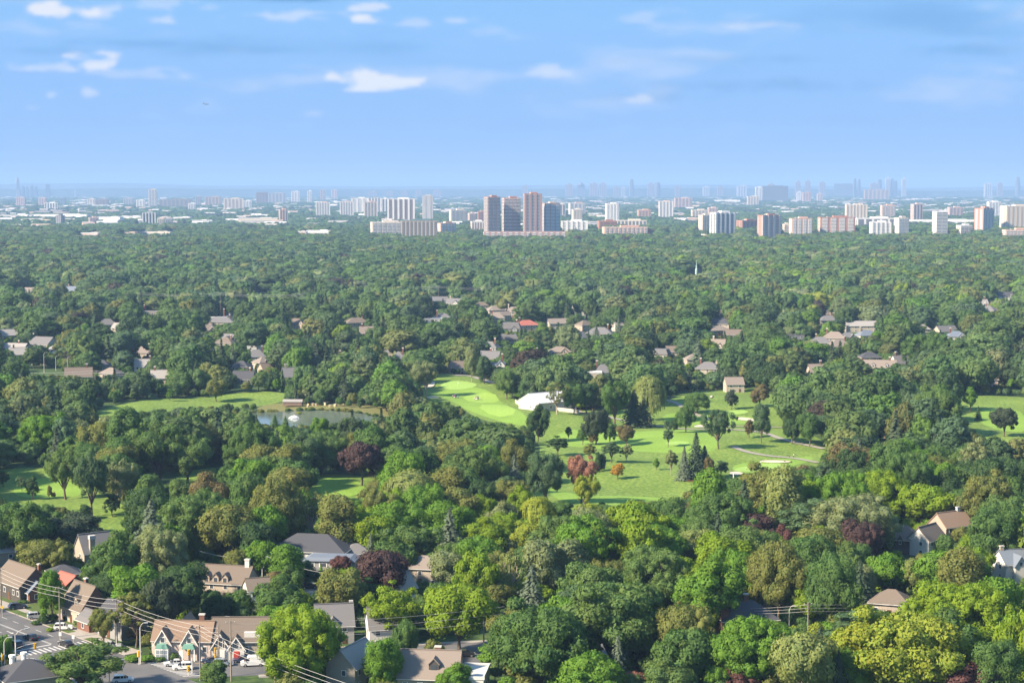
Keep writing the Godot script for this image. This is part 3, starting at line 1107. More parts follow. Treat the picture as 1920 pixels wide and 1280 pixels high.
	add_child(root)
	tag(root, "unbroken canopy of leafy trees stretching from the golf course to the towers", "canopy", "", "stuff")
	for key in mass:
		var a = key.split("/")
		var g = tree_mesh[a[0]][int(a[1])]
		for which in (2 if g[1] else 1):
			var mm := MultiMesh.new()
			mm.transform_format = MultiMesh.TRANSFORM_3D
			mm.use_colors = which == 0
			mm.mesh = g[which]
			mm.instance_count = mass[key].size()
			for i in mass[key].size():
				var q = mass[key][i]
				mm.set_instance_transform(i, Transform3D(yaw(q[4]).scaled(Vector3(q[2] / g[3], q[1] / g[2], q[2] / g[3])), q[0]))
				if which == 0:
					mm.set_instance_color(i, q[3])
			var mi := MultiMeshInstance3D.new()
			mi.name = ["crown", "trunk"][which]
			mi.multimesh = mm
			mi.material_override = leafm if which == 0 else bark
			root.add_child(mi, true)
			mi.set_meta("kind", "stuff")
	print("single trees ", made, " spots ", spots.size())

# ---------------------------------------------------------------- houses
func extrude(s: Shape, poly: Array, t0: float, t1: float, along: String):
	var pts = PackedVector2Array(poly)
	var put_ = func(p: Vector2, t: float) -> Vector3:
		return Vector3(p.x, p.y, t) if along == "z" else Vector3(t, p.y, p.x)
	var idx = Geometry2D.triangulate_polygon(pts)
	var mid = Vector3.ZERO
	for p in pts:
		mid += put_.call(p, (t0 + t1) * 0.5) / pts.size()
	var out = func(a: Vector3, b: Vector3, c: Vector3, toward: Vector3):
		if (c - a).cross(b - a).dot(toward) < 0:
			s.tri(a, c, b)
		else:
			s.tri(a, b, c)
	var ax = Vector3(0, 0, 1) if along == "z" else Vector3(1, 0, 0)
	for i in range(0, idx.size(), 3):
		out.call(put_.call(pts[idx[i]], t0), put_.call(pts[idx[i + 1]], t0), put_.call(pts[idx[i + 2]], t0), -ax)
		out.call(put_.call(pts[idx[i]], t1), put_.call(pts[idx[i + 1]], t1), put_.call(pts[idx[i + 2]], t1), ax)
	var cw = Geometry2D.is_polygon_clockwise(pts)
	for i in pts.size():
		var p = pts[i]
		var q = pts[(i + 1) % pts.size()]
		var nrm2 = Vector2(q.y - p.y, p.x - q.x) * (-1.0 if cw else 1.0)
		var toward = Vector3(nrm2.x, nrm2.y, 0) if along == "z" else Vector3(0, nrm2.y, nrm2.x)
		out.call(put_.call(p, t0), put_.call(q, t0), put_.call(q, t1), toward)
		out.call(put_.call(p, t0), put_.call(q, t1), put_.call(p, t1), toward)

func roof_mat(k: String) -> Material:
	var c = {"grey": [0.20, 0.19, 0.19], "brown": [0.21, 0.165, 0.13], "tan": [0.29, 0.235, 0.195], "dark": [0.085, 0.085, 0.095], "red": [0.46, 0.15, 0.11], "white": [0.72, 0.71, 0.70], "blue": [0.19, 0.22, 0.27], "pale": [0.38, 0.35, 0.325], "orange": [0.30, 0.205, 0.145], "black": [0.05, 0.05, 0.06]}[k]
	var a = lin(c[0] * 0.54, c[1] * 0.55, c[2] * 0.57)
	var b = lin(c[0] * 0.88, c[1] * 0.9, c[2] * 0.93)
	return tex_mat("shingle_" + k, noise_tex(0.11, a, b, 61 + k.hash() % 50, 256, 4), 0.22, 0.9)

func wall_mat(k: String) -> Material:
	var c = {"cream": [0.55, 0.485, 0.41], "white": [0.76, 0.74, 0.71], "brick": [0.235, 0.115, 0.085], "pink": [0.66, 0.55, 0.50], "stone": [0.45, 0.40, 0.33], "grey": [0.36, 0.36, 0.37], "dark": [0.10, 0.09, 0.085], "beige": [0.52, 0.45, 0.38], "peach": [0.53, 0.42, 0.35]}[k]
	var a = lin(c[0] * 0.60, c[1] * 0.59, c[2] * 0.58)
	var b = lin(c[0] * 0.76, c[1] * 0.76, c[2] * 0.76)
	return tex_mat("wall_" + k, noise_tex(0.06, a, b, 71 + k.hash() % 40, 256, 4), 0.3, 0.9)

var unit_box: ArrayMesh

func block(called: String, parent: Node, m: Material, at: Vector3, size: Vector3, turn := 0.0) -> MeshInstance3D:
	if unit_box == null:
		var s := Shape.new()
		s.box(Vector3.ZERO, Vector3.ONE)
		unit_box = s.mesh()
	var o = part(called, unit_box, m, parent)
	o.position = at
	o.scale = size
	o.rotation.y = turn
	return o

func window(parent: Node, at: Vector3, w: float, h: float, facing := 0.0, trim: Material = null):
	# a white frame with a darker pane set in it
	var n := Node3D.new()
	n.name = "window"
	parent.add_child(n, true)
	n.position = at
	n.rotation.y = facing
	var glass = mat("window_glass", lin(0.055, 0.065, 0.08), 0.08)
	var f := trim if trim else mat("white_trim", lin(0.74, 0.73, 0.71), 0.6)
	block("frame", n, f, Vector3(0, 0, 0.03), Vector3(w, h, 0.1))
	block("pane", n, glass, Vector3(0, 0, 0.085), Vector3(w * 0.8, h * 0.84, 0.03))

func gable_roof(w: float, d: float, h: float, rh: float, ov: float) -> Shape:
	var s := Shape.new()
	var k = rh / (d * 0.5)
	var e = d * 0.5 + ov
	var t = 0.28
	extrude(s, [Vector2(-e, h - ov * k), Vector2(0, h + rh), Vector2(e, h - ov * k), Vector2(e, h - ov * k + t), Vector2(0, h + rh + t * 1.2), Vector2(-e, h - ov * k + t)], -w * 0.5 - ov * 0.6, w * 0.5 + ov * 0.6, "x")
	return s

func gable_roof_z(x: float, w: float, z0: float, z1: float, h: float, rh: float, ov: float) -> Shape:
	var s := Shape.new()
	var k = rh / (w * 0.5)
	var e = w * 0.5 + ov
	var t = 0.24
	extrude(s, [Vector2(x - e, h - ov * k), Vector2(x, h + rh), Vector2(x + e, h - ov * k), Vector2(x + e, h - ov * k + t), Vector2(x, h + rh + t * 1.2), Vector2(x - e, h - ov * k + t)], z0, z1, "z")
	return s

func hip_roof(w: float, d: float, h: float, rh: float, ov: float, flat_top := 0.0) -> Shape:
	var s := Shape.new()
	var a = w * 0.5 + ov
	var b = d * 0.5 + ov
	var rx = maxf(a - b, 0.2) if flat_top == 0.0 else a * flat_top
	var rz = 0.02 if flat_top == 0.0 else b * flat_top
	if a < b and flat_top == 0.0:
		rx = 0.02
		rz = b - a
	var y0 = h - 0.05
	var y1 = h + 0.22
	var y2 = h + rh
	var lo = [Vector3(-a, y0, b), Vector3(a, y0, b), Vector3(a, y0, -b), Vector3(-a, y0, -b)]
	var mi = [Vector3(-a, y1, b), Vector3(a, y1, b), Vector3(a, y1, -b), Vector3(-a, y1, -b)]
	var hi = [Vector3(-rx, y2, rz), Vector3(rx, y2, rz), Vector3(rx, y2, -rz), Vector3(-rx, y2, -rz)]
	for i in 4:
		var j = (i + 1) % 4
		s.quad(mi[i], mi[j], lo[j], lo[i])
		s.quad(hi[i], hi[j], mi[j], mi[i])
	s.quad(hi[3], hi[2], hi[1], hi[0])
	s.quad(lo[0], lo[1], lo[2], lo[3])
	return s

func chimney_part(parent: Node, at: Vector3, w: float, h: float, m: Material):
	var c = block("chimney", parent, m, at + Vector3(0, h * 0.5, 0), Vector3(w, h, w * 0.7))
	var s := Shape.new()
	s.box(Vector3(0, 0.5 + 0.06, 0), Vector3(1.2, 0.12, 1.25))
	part("cap", s, mat("concrete_cap", lin(0.45, 0.42, 0.39)), c)

func house(label: String, at: Vector3, turn: float, o: Dictionary, group := "", called := "house") -> Node3D:
	var t = thing(called, label, "house", at, turn, group)
	var w: float = o.w
	var d: float = o.d
	var h: float = o.h
	var rh: float = o.get("rh", 2.8)
	var kind: String = o.get("roof", "gable")
	var wm: Material = wall_mat(o.wm)
	var rm: Material = roof_mat(o.rm)
	var ov: float = o.get("ov", 0.45)
	var s := Shape.new()
	if kind == "gable":
		extrude(s, [Vector2(-d * 0.5, -0.4), Vector2(d * 0.5, -0.4), Vector2(d * 0.5, h), Vector2(0, h + rh), Vector2(-d * 0.5, h)], -w * 0.5, w * 0.5, "x")
	else:
		s.box(Vector3(0, h * 0.5 - 0.2, 0), Vector3(w, h + 0.4, d))
	part("wall", s, wm, t)
	var roof: MeshInstance3D
	if kind == "gable":
		roof = part("roof", gable_roof(w, d, h, rh, ov), rm, t)
	elif kind == "hip":
		roof = part("roof", hip_roof(w, d, h, rh, ov), rm, t)
	elif kind == "mansard":
		roof = part("roof", hip_roof(w, d, h, rh, ov, 0.78), rm, t)
	else:
		var f := Shape.new()
		f.box(Vector3(0, h + 0.1, 0), Vector3(w - 0.5, 0.2, d - 0.5))
		for q in [[0, 0.5, 1, 0.25], [0, -0.5, 1, 0.25]]:
			f.box(Vector3(0, h + 0.28, q[1] * d), Vector3(w + 0.5, 0.7, 0.3))
		f.box(Vector3(w * 0.5, h + 0.28, 0), Vector3(0.3, 0.7, d - 0.3))
		f.box(Vector3(-w * 0.5, h + 0.28, 0), Vector3(0.3, 0.7, d - 0.3))
		roof = part("roof", f, rm, t)
	var trim = mat("eave_trim", lin(0.50, 0.49, 0.47), 0.6)
	if kind == "gable":
		for sd in [-1.0, 1.0]:
			block("gutter", t, trim, Vector3(0, h - ov * rh / (d * 0.5) + 0.1, sd * (d * 0.5 + ov + 0.06)), Vector3(w + ov * 1.2, 0.16, 0.12))
		block("ridge_cap", roof, rm, Vector3(0, h + rh + 0.36, 0), Vector3(w + ov * 1.2, 0.14, 0.4))
	elif kind == "hip":
		for sd in [-1.0, 1.0]:
			block("gutter", t, trim, Vector3(0, h + 0.08, sd * (d * 0.5 + ov + 0.06)), Vector3(w + ov * 2.0, 0.16, 0.12))
			block("gutter", t, trim, Vector3(sd * (w * 0.5 + ov + 0.06), h + 0.08, 0), Vector3(0.12, 0.16, d + ov * 2.0))
	for k in o.get("vents", 0):
		block("roof_vent", roof, mat("vent_metal", lin(0.3, 0.3, 0.31), 0.5), Vector3((k - 0.5) * w * 0.2, h + rh * 0.72 + 0.3, d * 0.5 * 0.32), Vector3(0.45, 0.4, 0.45))
	for g in o.get("gables", []):        # front gables: x, width, height of eave, rise, depth forward
		var gs := Shape.new()
		var z1 = d * 0.5 + g[4]
		extrude(gs, [Vector2(g[0] - g[1] * 0.5, -0.4), Vector2(g[0] + g[1] * 0.5, -0.4), Vector2(g[0] + g[1] * 0.5, g[2]), Vector2(g[0], g[2] + g[3]), Vector2(g[0] - g[1] * 0.5, g[2])], 0.0, z1, "z")
		part("gable_wall", gs, wall_mat(o.get("gm", o.wm)), t)
		part("gable_roof", gable_roof_z(g[0], g[1], -d * 0.1, z1 + 0.35, g[2], g[3], 0.35), rm, t)
		if o.get("barge", false):
			var bs := Shape.new()
			var kk = g[3] / (g[1] * 0.5)
			for sd in [-1.0, 1.0]:
				var e = g[1] * 0.5 + 0.4
				extrude(bs, [Vector2(g[0] + sd * e, g[2] - 0.4 * kk), Vector2(g[0], g[2] + g[3] + 0.05), Vector2(g[0], g[2] + g[3] - 0.3), Vector2(g[0] + sd * e, g[2] - 0.4 * kk - 0.32)], z1 + 0.36, z1 + 0.44, "z")
			part("barge_board", bs, mat("white_trim", lin(0.74, 0.73, 0.71), 0.6), t)
		window(t, Vector3(g[0], g[2] + g[3] * 0.16, z1), minf(1.3, g[1] * 0.3), 1.3)
	for q in o.get("dormers", []):       # x, width, height above eave
		var dn := Node3D.new()
		dn.name = "dormer"
		t.add_child(dn, true)
		var zf = d * 0.5 * (1.0 - q[2] / maxf(rh, 0.1)) + 0.25 if kind != "mansard" else d * 0.5 + 0.1
		dn.position = Vector3(q[0], h + (q[2] if kind != "mansard" else 0.3), zf)
		var ds := Shape.new()
		extrude(ds, [Vector2(-q[1] * 0.5, -0.5), Vector2(q[1] * 0.5, -0.5), Vector2(q[1] * 0.5, 1.3), Vector2(0, 1.3 + q[1] * 0.5), Vector2(-q[1] * 0.5, 1.3)], -2.2, 0.0, "z")
		part("dormer_wall", ds, wall_mat(o.get("dm", "white")), dn)
		part("dormer_roof", gable_roof_z(0, q[1], -2.4, 0.2, 1.3, q[1] * 0.5, 0.18), rm, dn)
		block("pane", dn, mat("window_glass", lin(0.055, 0.065, 0.08), 0.08), Vector3(0, 0.6, 0.02), Vector3(q[1] * 0.55, 1.1, 0.06))
	for c in o.get("chimneys", []):      # x, z, foot height, height, width, colour
		chimney_part(roof, Vector3(c[0], c[2], c[1]), c[4], c[3], wall_mat(c[5] if c.size() > 5 else "brick"))
	var floors: int = o.get("floors", 2)
	var cols: int = o.get("cols", maxi(2, int(w / 3.2)))
	var fh = h / floors
	var skip = o.get("skip", [])
	for f in floors:
		for i in cols:
			if i in skip:
				continue
			var x = (i + 0.5) / cols * w - w * 0.5
			if f == 0 and i == cols / 2 and o.get("door", true):
				var db = block("door", t, mat("door_" + o.get("dc", "brown"), {"brown": lin(0.12, 0.06, 0.035), "red": lin(0.42, 0.06, 0.04), "white": lin(0.7, 0.69, 0.67)}[o.get("dc", "brown")], 0.5), Vector3(x, 1.05, d * 0.5 + 0.04), Vector3(1.05, 2.1, 0.1))
				block("handle", db, mat("brass", lin(0.5, 0.4, 0.2), 0.3, 0.9), Vector3(0.36, 0.0, 0.7), Vector3(0.07, 0.03, 0.5))
				continue
			window(t, Vector3(x, fh * (f + 0.55), d * 0.5), o.get("ww", 1.2), minf(1.4, fh * 0.52))
		for sd in [-1.0, 1.0]:
			if o.get("sides", true):
				window(t, Vector3(sd * w * 0.5, fh * (f + 0.55), d * 0.12), 1.1, minf(1.3, fh * 0.5), sd * PI * 0.5)
	return t

# houses seen among the trees: x, row of the roof's middle, width in pixels, roof shape, roof, wall, turn, words
const HOUSES := [
	[20, 628, 40, "gable", "pale", "cream", 30, "at the edge of the wood"], [77, 645, 56, "gable", "grey", "cream", -25, "with a long ridge and tall end wall"], [112, 655, 40, "hip", "pale", "white", 15, "two storeys tall"],
	[187, 689, 44, "hip", "dark", "stone", 0, "with a low wide roof"], [147, 707, 50, "gable", "brown", "grey", 12, "with a plain low wing"], [208, 702, 34, "hip", "tan", "beige", -20, "with one tall chimney"],
	[270, 688, 36, "gable", "pale", "white", 10, "between round trees"], [200, 608, 34, "hip", "grey", "white", 20, "under spreading trees"], [223, 614, 22, "gable", "pale", "cream", -30, ""],
	[282, 585, 36, "flat", "pale", "beige", 5, "with a long flat roof"], [410, 595, 32, "flat", "white", "white", 0, "with a white flat roof"], [438, 590, 24, "hip", "grey", "white", 10, ""],
	[415, 603, 54, "hip", "grey", "cream", -10, "with a wide roof below white ones"], [388, 619, 34, "hip", "tan", "peach", 20, ""], [430, 636, 28, "gable", "grey", "white", -35, "with a steep front gable"],
	[483, 652, 38, "flat", "white", "white", 4, "like a long white strip"], [480, 670, 36, "hip", "grey", "grey", 10, ""], [453, 689, 34, "hip", "dark", "beige", -15, "with a tall beige chimney"], [457, 712, 40, "gable", "dark", "grey", -8, "above the golf strip"],
	[547, 707, 36, "gable", "grey", "stone", 18, "with an arched gable window"], [563, 605, 40, "gable", "brown", "peach", -20, ""], [303, 710, 40, "gable", "pale", "cream", 6, "with a long pale wall"], [67, 515, 28, "gable", "grey", "white", 15, "deep in the canopy"],
	[237, 520, 28, "gable", "brown", "beige", -12, "deep in the canopy"], [668, 604, 44, "hip", "brown", "peach", 24, "with a steep hipped roof"], [687, 624, 26, "gable", "tan", "peach", 10, ""], [820, 561, 38, "gable", "grey", "beige", 8, "under the wire pole"],
	[853, 566, 30, "gable", "grey", "white", -24, "with a bright white side"], [807, 598, 42, "flat", "white", "white", 10, "with stepped white boxes"], [830, 594, 30, "hip", "grey", "cream", 0, ""], [930, 580, 36, "hip", "tan", "cream", 22, "with a fat cream chimney"], [963, 584, 30, "hip", "tan", "peach", -10, ""],
	[903, 571, 24, "hip", "brown", "stone", 10, ""], [987, 609, 42, "hip", "red", "peach", 20, "with a bright red tiled roof"], [958, 616, 36, "mansard", "grey", "grey", -5, "beside the red tiled roof"], [950, 636, 42, "mansard", "grey", "beige", 3, "with a flat-topped roof"],
	[920, 652, 30, "hip", "grey", "grey", -20, "with a pyramid roof"], [932, 595, 28, "hip", "tan", "cream", 0, ""], [1048, 605, 46, "gable", "tan", "cream", 16, "with a pale end wall and chimney"], [1083, 633, 28, "gable", "grey", "peach", 40, "with a lit porch"], [1125, 625, 50, "hip", "grey", "cream", -14, "with a broad grey roof"],
	[1050, 660, 40, "hip", "tan", "peach", 0, "with a low tan roof"], [997, 674, 32, "flat", "pale", "cream", 0, ""], [1203, 663, 34, "hip", "grey", "stone", 15, "beside the stone mansion"], [1237, 665, 36, "mansard", "grey", "stone", -20, "tall like a stone mansion"], [647, 677, 30, "hip", "grey", "brick", 12, "with a brick chimney"],
	[747, 674, 22, "hip", "grey", "grey", 0, ""], [857, 690, 24, "gable", "brown", "stone", 12, ""], [933, 686, 26, "flat", "blue", "white", 0, ""], [1130, 700, 34, "hip", "grey", "white", 8, "with a pale low roof"], [1113, 703, 24, "flat", "white", "cream", 0, ""], [1160, 609, 18, "gable", "pale", "pink", 20, ""],
	[1352, 590, 30, "gable", "brown", "cream", -30, ""], [1347, 619, 40, "hip", "tan", "peach", 20, "with several small roofs"], [1460, 597, 34, "gable", "grey", "white", 12, ""], [1347, 650, 28, "gable", "tan", "cream", -20, ""], [1300, 675, 30, "hip", "tan", "beige", 10, ""], [1328, 693, 44, "hip", "grey", "cream", -12, "with twin grey pyramids"],
	[1357, 690, 24, "gable", "grey", "beige", 20, ""], [1483, 630, 44, "flat", "grey", "grey", 10, "with a modern stepped flat roof"], [1553, 600, 36, "hip", "grey", "cream", 10, ""], [1565, 634, 44, "hip", "tan", "beige", -15, "with a wide tan roof"], [1590, 632, 30, "hip", "grey", "beige", 10, ""], [1625, 629, 38, "hip", "blue", "white", 18, "with white walls and a lit end"],
	[1573, 650, 42, "hip", "tan", "peach", 14, "below the wide tan roof"], [1613, 610, 60, "gable", "pale", "cream", 4, "with a very long pale roof"], [1727, 617, 30, "hip", "pale", "cream", 10, ""], [1762, 615, 40, "hip", "tan", "peach", -8, ""], [1685, 569, 22, "gable", "white", "white", 40, "with a white pointed gable"],
	[1793, 631, 34, "hip", "blue", "white", 0, "with a blue-grey roof"], [1693, 658, 34, "hip", "tan", "cream", -20, ""], [1630, 671, 36, "hip", "dark", "brick", 10, "with dark brick and white trim"], [1650, 690, 60, "gable", "tan", "cream", -12, "with two small dormers"], [1690, 682, 36, "gable", "grey", "white", 20, ""], [1913, 632, 28, "gable", "brown", "brick", 10, ""],
	[1887, 553, 40, "gable", "dark", "white", -6, "with three small dormers"], [1840, 569, 24, "gable", "pale", "pink", 12, ""], [1376, 722, 34, "gable", "tan", "cream", 6, "with an arched window facing the golf course"], [1853, 714, 20, "hip", "tan", "peach", 0, ""], [1300, 505, 30, "gable", "tan", "cream", 4, "like a hall beside the thin spire"], [1262, 660, 22, "gable", "brown", "stone", 0, ""], [35, 665, 30, "gable", "pale", "white", 20, ""], [1530, 700, 24, "gable", "tan", "cream", 10, ""],
]

func build_houses():
	keep.resize(KW * KH)
	var i = 0
	for h in HOUSES:
		i += 1
		var foot = h[1] + 2600.0 / (0.9 * (1000.0 - h[1]) + 130.0) + 6.0
		var at = ground_at(h[0], foot)
		var q = seen_at(at)
		var scale_ = FOCAL / q.z
		var w = clampf(h[2] / scale_, 9.0, 24.0)
		var d = clampf(w * 0.65, 8.0, 12.0)
		var ht = 4.6 if h[3] != "flat" else 5.2
		var o = {"w": w, "d": d, "h": ht, "rh": 3.2 + (i % 3) * 0.6, "roof": h[3], "rm": h[4], "wm": h[5], "ww": 1.4, "cols": clampi(int(w / 3.4), 2, 5)}
		if i % 3 != 0:
			o.chimneys = [[w * (0.3 if i % 2 else -0.32), 0.0, ht + 0.5, o.rh + 1.2, 1.0, "brick" if i % 4 else "stone"]]
		if "dormers" in h[7]:
			o.dormers = [[-w * 0.2, 1.6, 0.5], [w * 0.2, 1.6, 0.5]]
		if "gable" in h[7] or i % 7 == 0:
			o.gables = [[w * 0.2, 4.6, ht - 0.3, 2.4, 0.8]]
		var shape_word = {"gable": "gabled", "hip": "hipped", "flat": "flat-roofed", "mansard": "mansard-roofed"}[h[3]]
		var lab = "%s house with %s %s and %s walls %s" % [shape_word, h[4] if h[4] != "blue" else "blue-grey", "roof", h[5], h[7]]
		house(lab.strip_edges(), at, deg_to_rad(h[6]), o, "" if h[7] else "houses half hidden among the trees")
		listed.append([at, w * 1.1])
		var top = seen_at(at + Vector3(0, ht + 3.0, 0))
		keep_rect(h[0] - h[2] * 0.32, top.y + 2, h[0] + h[2] * 0.32, lerpf(top.y, foot, 0.36), q.z - 3.0)
	var r := RandomNumberGenerator.new()
	r.seed = 909
	var made = 0
	for k in 400:
		if made >= 34:
			break
		var px = r.randf_range(0, 1920)
		var py = 545.0 + 165.0 * pow(r.randf(), 0.8)
		if (px > 560 and px < 1300 and py > 690) or (px > 1300 and py > 672):
			continue
		var at = ground_at(px, py)
		var bad = false
		for l in listed:
			if Vector2(l[0].x - at.x, l[0].z - at.z).length() < 24.0:
				bad = true
				break
		if bad:
			continue
		made += 1
		var roofs = ["grey", "brown", "tan", "pale", "dark", "grey", "blue"]
		var walls = ["cream", "white", "brick", "stone", "beige", "grey", "peach"]
		var rk = roofs[r.randi() % 7]
		var wk = walls[r.randi() % 7]
		var kind = ["gable", "hip", "hip", "gable"][r.randi() % 4]
		var w = r.randf_range(10, 17)
		var o = {"w": w, "d": r.randf_range(8, 11), "h": 4.8, "rh": r.randf_range(2.8, 4.0), "roof": kind, "rm": rk, "wm": wk, "cols": 3, "sides": false, "door": false}
		if r.randf() < 0.5:
			o.chimneys = [[w * r.randf_range(-0.35, 0.35), 0.0, 5.2, o.rh + 1.2, 0.9]]
		house("%s roofed %s house with %s walls half hidden under the trees" % [rk if rk != "blue" else "blue-grey", {"gable": "gabled", "hip": "hipped"}[kind], wk], at, r.randf_range(-0.8, 0.8), o, "houses half hidden among the trees")
		listed.append([at, w])
		var q = seen_at(at)
		var a = seen_at(at + Vector3(0, 8.0, 0))
		var hw = w * 0.3 * FOCAL / q.z
		if r.randf() < 0.75:
			keep_rect(px - hw, a.y + 1, px + hw, lerpf(a.y, q.y, 0.3), q.z - 3.0)
	# the church spire
	var sp = thing("church_spire", "thin pale green church spire rising out of the canopy", "spire", ground_at(1306, 519))
	var s := Shape.new()
	s.lathe(Vector3.ZERO, [[1.6, 0.0], [1.6, 9.0], [1.0, 10.0], [0.55, 14.0], [0.05, 21.0]], 8)
	part("steeple", s, mat("spire_copper", lin(0.30, 0.42, 0.38), 0.6), sp)
	keep_rect(1300, 488, 1312, 508, 2200.0)

func build_near_houses():
	var N = func(label, x, foot, turn, o):
		var at = ground_at(x, foot)
		var t = house(label, at, deg_to_rad(turn), o)
		listed.append([at, o.w * 0.9])
		landmarks.append([at, short_name(label)])
		var q = seen_at(at)
		var a = seen_at(at + Vector3(0, o.h + o.get("rh", 2.8), 0))
		var hw = o.w * 0.5 * FOCAL / q.z
		keep_rect(o.get("k0", x - hw), a.y, o.get("k1", x + hw), o.get("k2", lerpf(a.y, foot, 0.5)), -at.z - 4.0)
		forbid(box_outline(at, deg_to_rad(turn), o.w + 3.0, o.d + 3.0))
		return t
	var pink = N.call("long pink stucco house with two steep front gables and green copper bay roof", 347, 1229, -4, {"w": 13.6, "d": 7.5, "h": 4.6, "rh": 3.4, "roof": "gable", "rm": "orange", "wm": "pink", "gables": [[-4.2, 3.6, 4.2, 3.0, 0.5], [2.0, 3.6, 4.2, 3.0, 0.5]], "barge": true, "chimneys": [[4.0, -0.3, 7.2, 2.4, 1.2]], "floors": 1, "cols": 5, "skip": [0, 3], "dc": "white", "k2": 1228})
	bay(pink, Vector3(-4.2, 0, 4.25))
	bay(pink, Vector3(2.0, 0, 4.25), true)
	part("rear_roof", gable_roof_z(-0.8, 4.5, -8.5, -1.0, 5.2, 3.0, 0.3), roof_mat("orange"), pink)
	var tudor = N.call("half-timbered brown roofed house with white garage door and red front door", 452, 1227, 3, {"w": 13.0, "d": 9.0, "h": 4.4, "rh": 4.2, "roof": "gable", "rm": "brown", "wm": "stone", "gm": "white", "gables": [[-4.3, 4.0, 3.2, 3.1, 0.6], [-0.6, 3.6, 3.0, 2.6, 0.9]], "barge": true, "floors": 1, "cols": 4, "skip": [0, 1], "door": false, "k2": 1226})
	block("garage_door", tudor, mat("white_trim", lin(0.74, 0.73, 0.71), 0.6), Vector3(-4.3, 1.2, 5.15), Vector3(2.9, 2.4, 0.14))
	block("door", tudor, mat("door_red", lin(0.42, 0.06, 0.04), 0.5), Vector3(-0.6, 1.1, 5.45), Vector3(1.2, 2.2, 0.14))
	for k in 6:
		block("timber", tudor, mat("timber", lin(0.06, 0.035, 0.025)), Vector3(-5.5 + k * 0.48, 3.6 + 0.9 * (1.0 - absf(k - 2.5) / 2.5), 5.14), Vector3(0.16, 1.2 + 1.5 * (1.0 - absf(k - 2.5) / 2.5), 0.08))
	for k in 5:
		block("timber", tudor, mat("timber", lin(0.06, 0.035, 0.025)), Vector3(-1.7 + k * 0.52, 3.4 + 0.8 * (1.0 - absf(k - 2.0) / 2.0), 5.44), Vector3(0.16, 1.0 + 1.2 * (1.0 - absf(k - 2.0) / 2.0), 0.08))
	var rear = Shape.new()
	rear.box(Vector3(3.6, 5.2, 2.6), Vector3(5.0, 2.0, 3.0))
	part("upper_wall", rear, wall_mat("white"), tudor)
	var stone = N.call("stone and brick house with steep brown roof and two white pointed dormers", 160, 1163, -48, {"w": 10.5, "d": 8.0, "h": 4.0, "rh": 5.2, "roof": "gable", "rm": "brown", "wm": "cream", "dormers": [[-2.6, 1.3, 0.9], [1.8, 1.3, 0.9]], "dm": "cream", "floors": 1, "cols": 3, "chimneys": [[-2.0, -1.4, 7.4, 2.6, 1.1]], "dc": "brown", "k0": 122, "k1": 208, "k2": 1162})
	var bg := Shape.new()
	extrude(bg, [Vector2(-4.0, -0.4), Vector2(4.0, -0.4), Vector2(4.0, 4.0), Vector2(0, 9.15), Vector2(-4.0, 4.0)], 5.25, 5.40, "x")
	part("brick_gable", bg, wall_mat("brick"), stone)
	window(stone, Vector3(5.42, 5.0, -0.6), 1.2, 1.4, PI * 0.5, mat("timber", lin(0.06, 0.035, 0.025)))
	N.call("small garage with low grey roof beside stone house", 172, 1180, -48, {"w": 6.0, "d": 5.0, "h": 2.6, "rh": 2.0, "roof": "gable", "rm": "grey", "wm": "brick", "floors": 1, "cols": 1, "door": false})
	N.call("pale grey house with plain gable behind the dark fir", 228, 1190, -40, {"w": 10.0, "d": 8.0, "h": 5.0, "rh": 3.0, "roof": "gable", "rm": "dark", "wm": "grey", "k0": 215, "k1": 248, "k2": 1178})
	N.call("small red roofed house tucked behind the stone house", 128, 1126, -48, {"w": 8.0, "d": 7.0, "h": 4.5, "rh": 2.5, "roof": "gable", "rm": "red", "wm": "brick", "k0": 118, "k1": 136, "k2": 1112})
	N.call("half-timbered house with dark brown roof and long porch", 42, 1118, -48, {"w": 15.0, "d": 9.0, "h": 4.4, "rh": 4.0, "roof": "gable", "rm": "brown", "wm": "dark", "floors": 1, "cols": 6, "chimneys": [[5.5, -2.0, 6.5, 2.6, 0.9]], "k0": 0, "k1": 78, "k2": 1116})
	N.call("porch wing with low blue-grey roof on wooden posts", 56, 1124, -48, {"w": 9.0, "d": 5.0, "h": 3.0, "rh": 2.2, "roof": "gable", "rm": "blue", "wm": "brick", "floors": 1, "cols": 3})
	N.call("pale flat roofed house behind the half-timbered one", 12, 1062, 30, {"w": 12.0, "d": 9.0, "h": 5.0, "rh": 2.4, "roof": "hip", "rm": "pale", "wm": "stone", "k2": 1058})
	N.call("old stone house with grey shingles and one massive chimney", 176, 1062, 35, {"w": 9.0, "d": 8.0, "h": 5.0, "rh": 4.5, "roof": "gable", "rm": "grey", "wm": "stone", "chimneys": [[-2.0, 3.6, 0.2, 8.6, 1.5, "stone"]], "k0": 156, "k1": 196, "k2": 1032})
	N.call("small house with dark hipped roof behind round tree", 118, 1100, 20, {"w": 8.0, "d": 7.0, "h": 4.0, "rh": 2.2, "roof": "hip", "rm": "dark", "wm": "grey"})
	N.call("row house with grey mansard, four pale dormers and white chimney", 422, 1118, -14, {"w": 15.5, "d": 9.0, "h": 4.6, "rh": 3.6, "roof": "gable", "rm": "brown", "wm": "beige", "dormers": [[-6.0, 1.7, 0.2], [-3.4, 1.7, 0.2], [-0.8, 1.7, 0.2], [1.8, 1.7, 0.2]], "dm": "beige", "chimneys": [[6.4, 0.0, 6.4, 3.6, 1.2, "white"]], "k0": 384, "k1": 468, "k2": 1098})
	N.call("white house sliver with small brown front roof", 482, 1138, 20, {"w": 6.0, "d": 7.0, "h": 5.2, "rh": 2.2, "roof": "gable", "rm": "brown", "wm": "white", "k2": 1130})
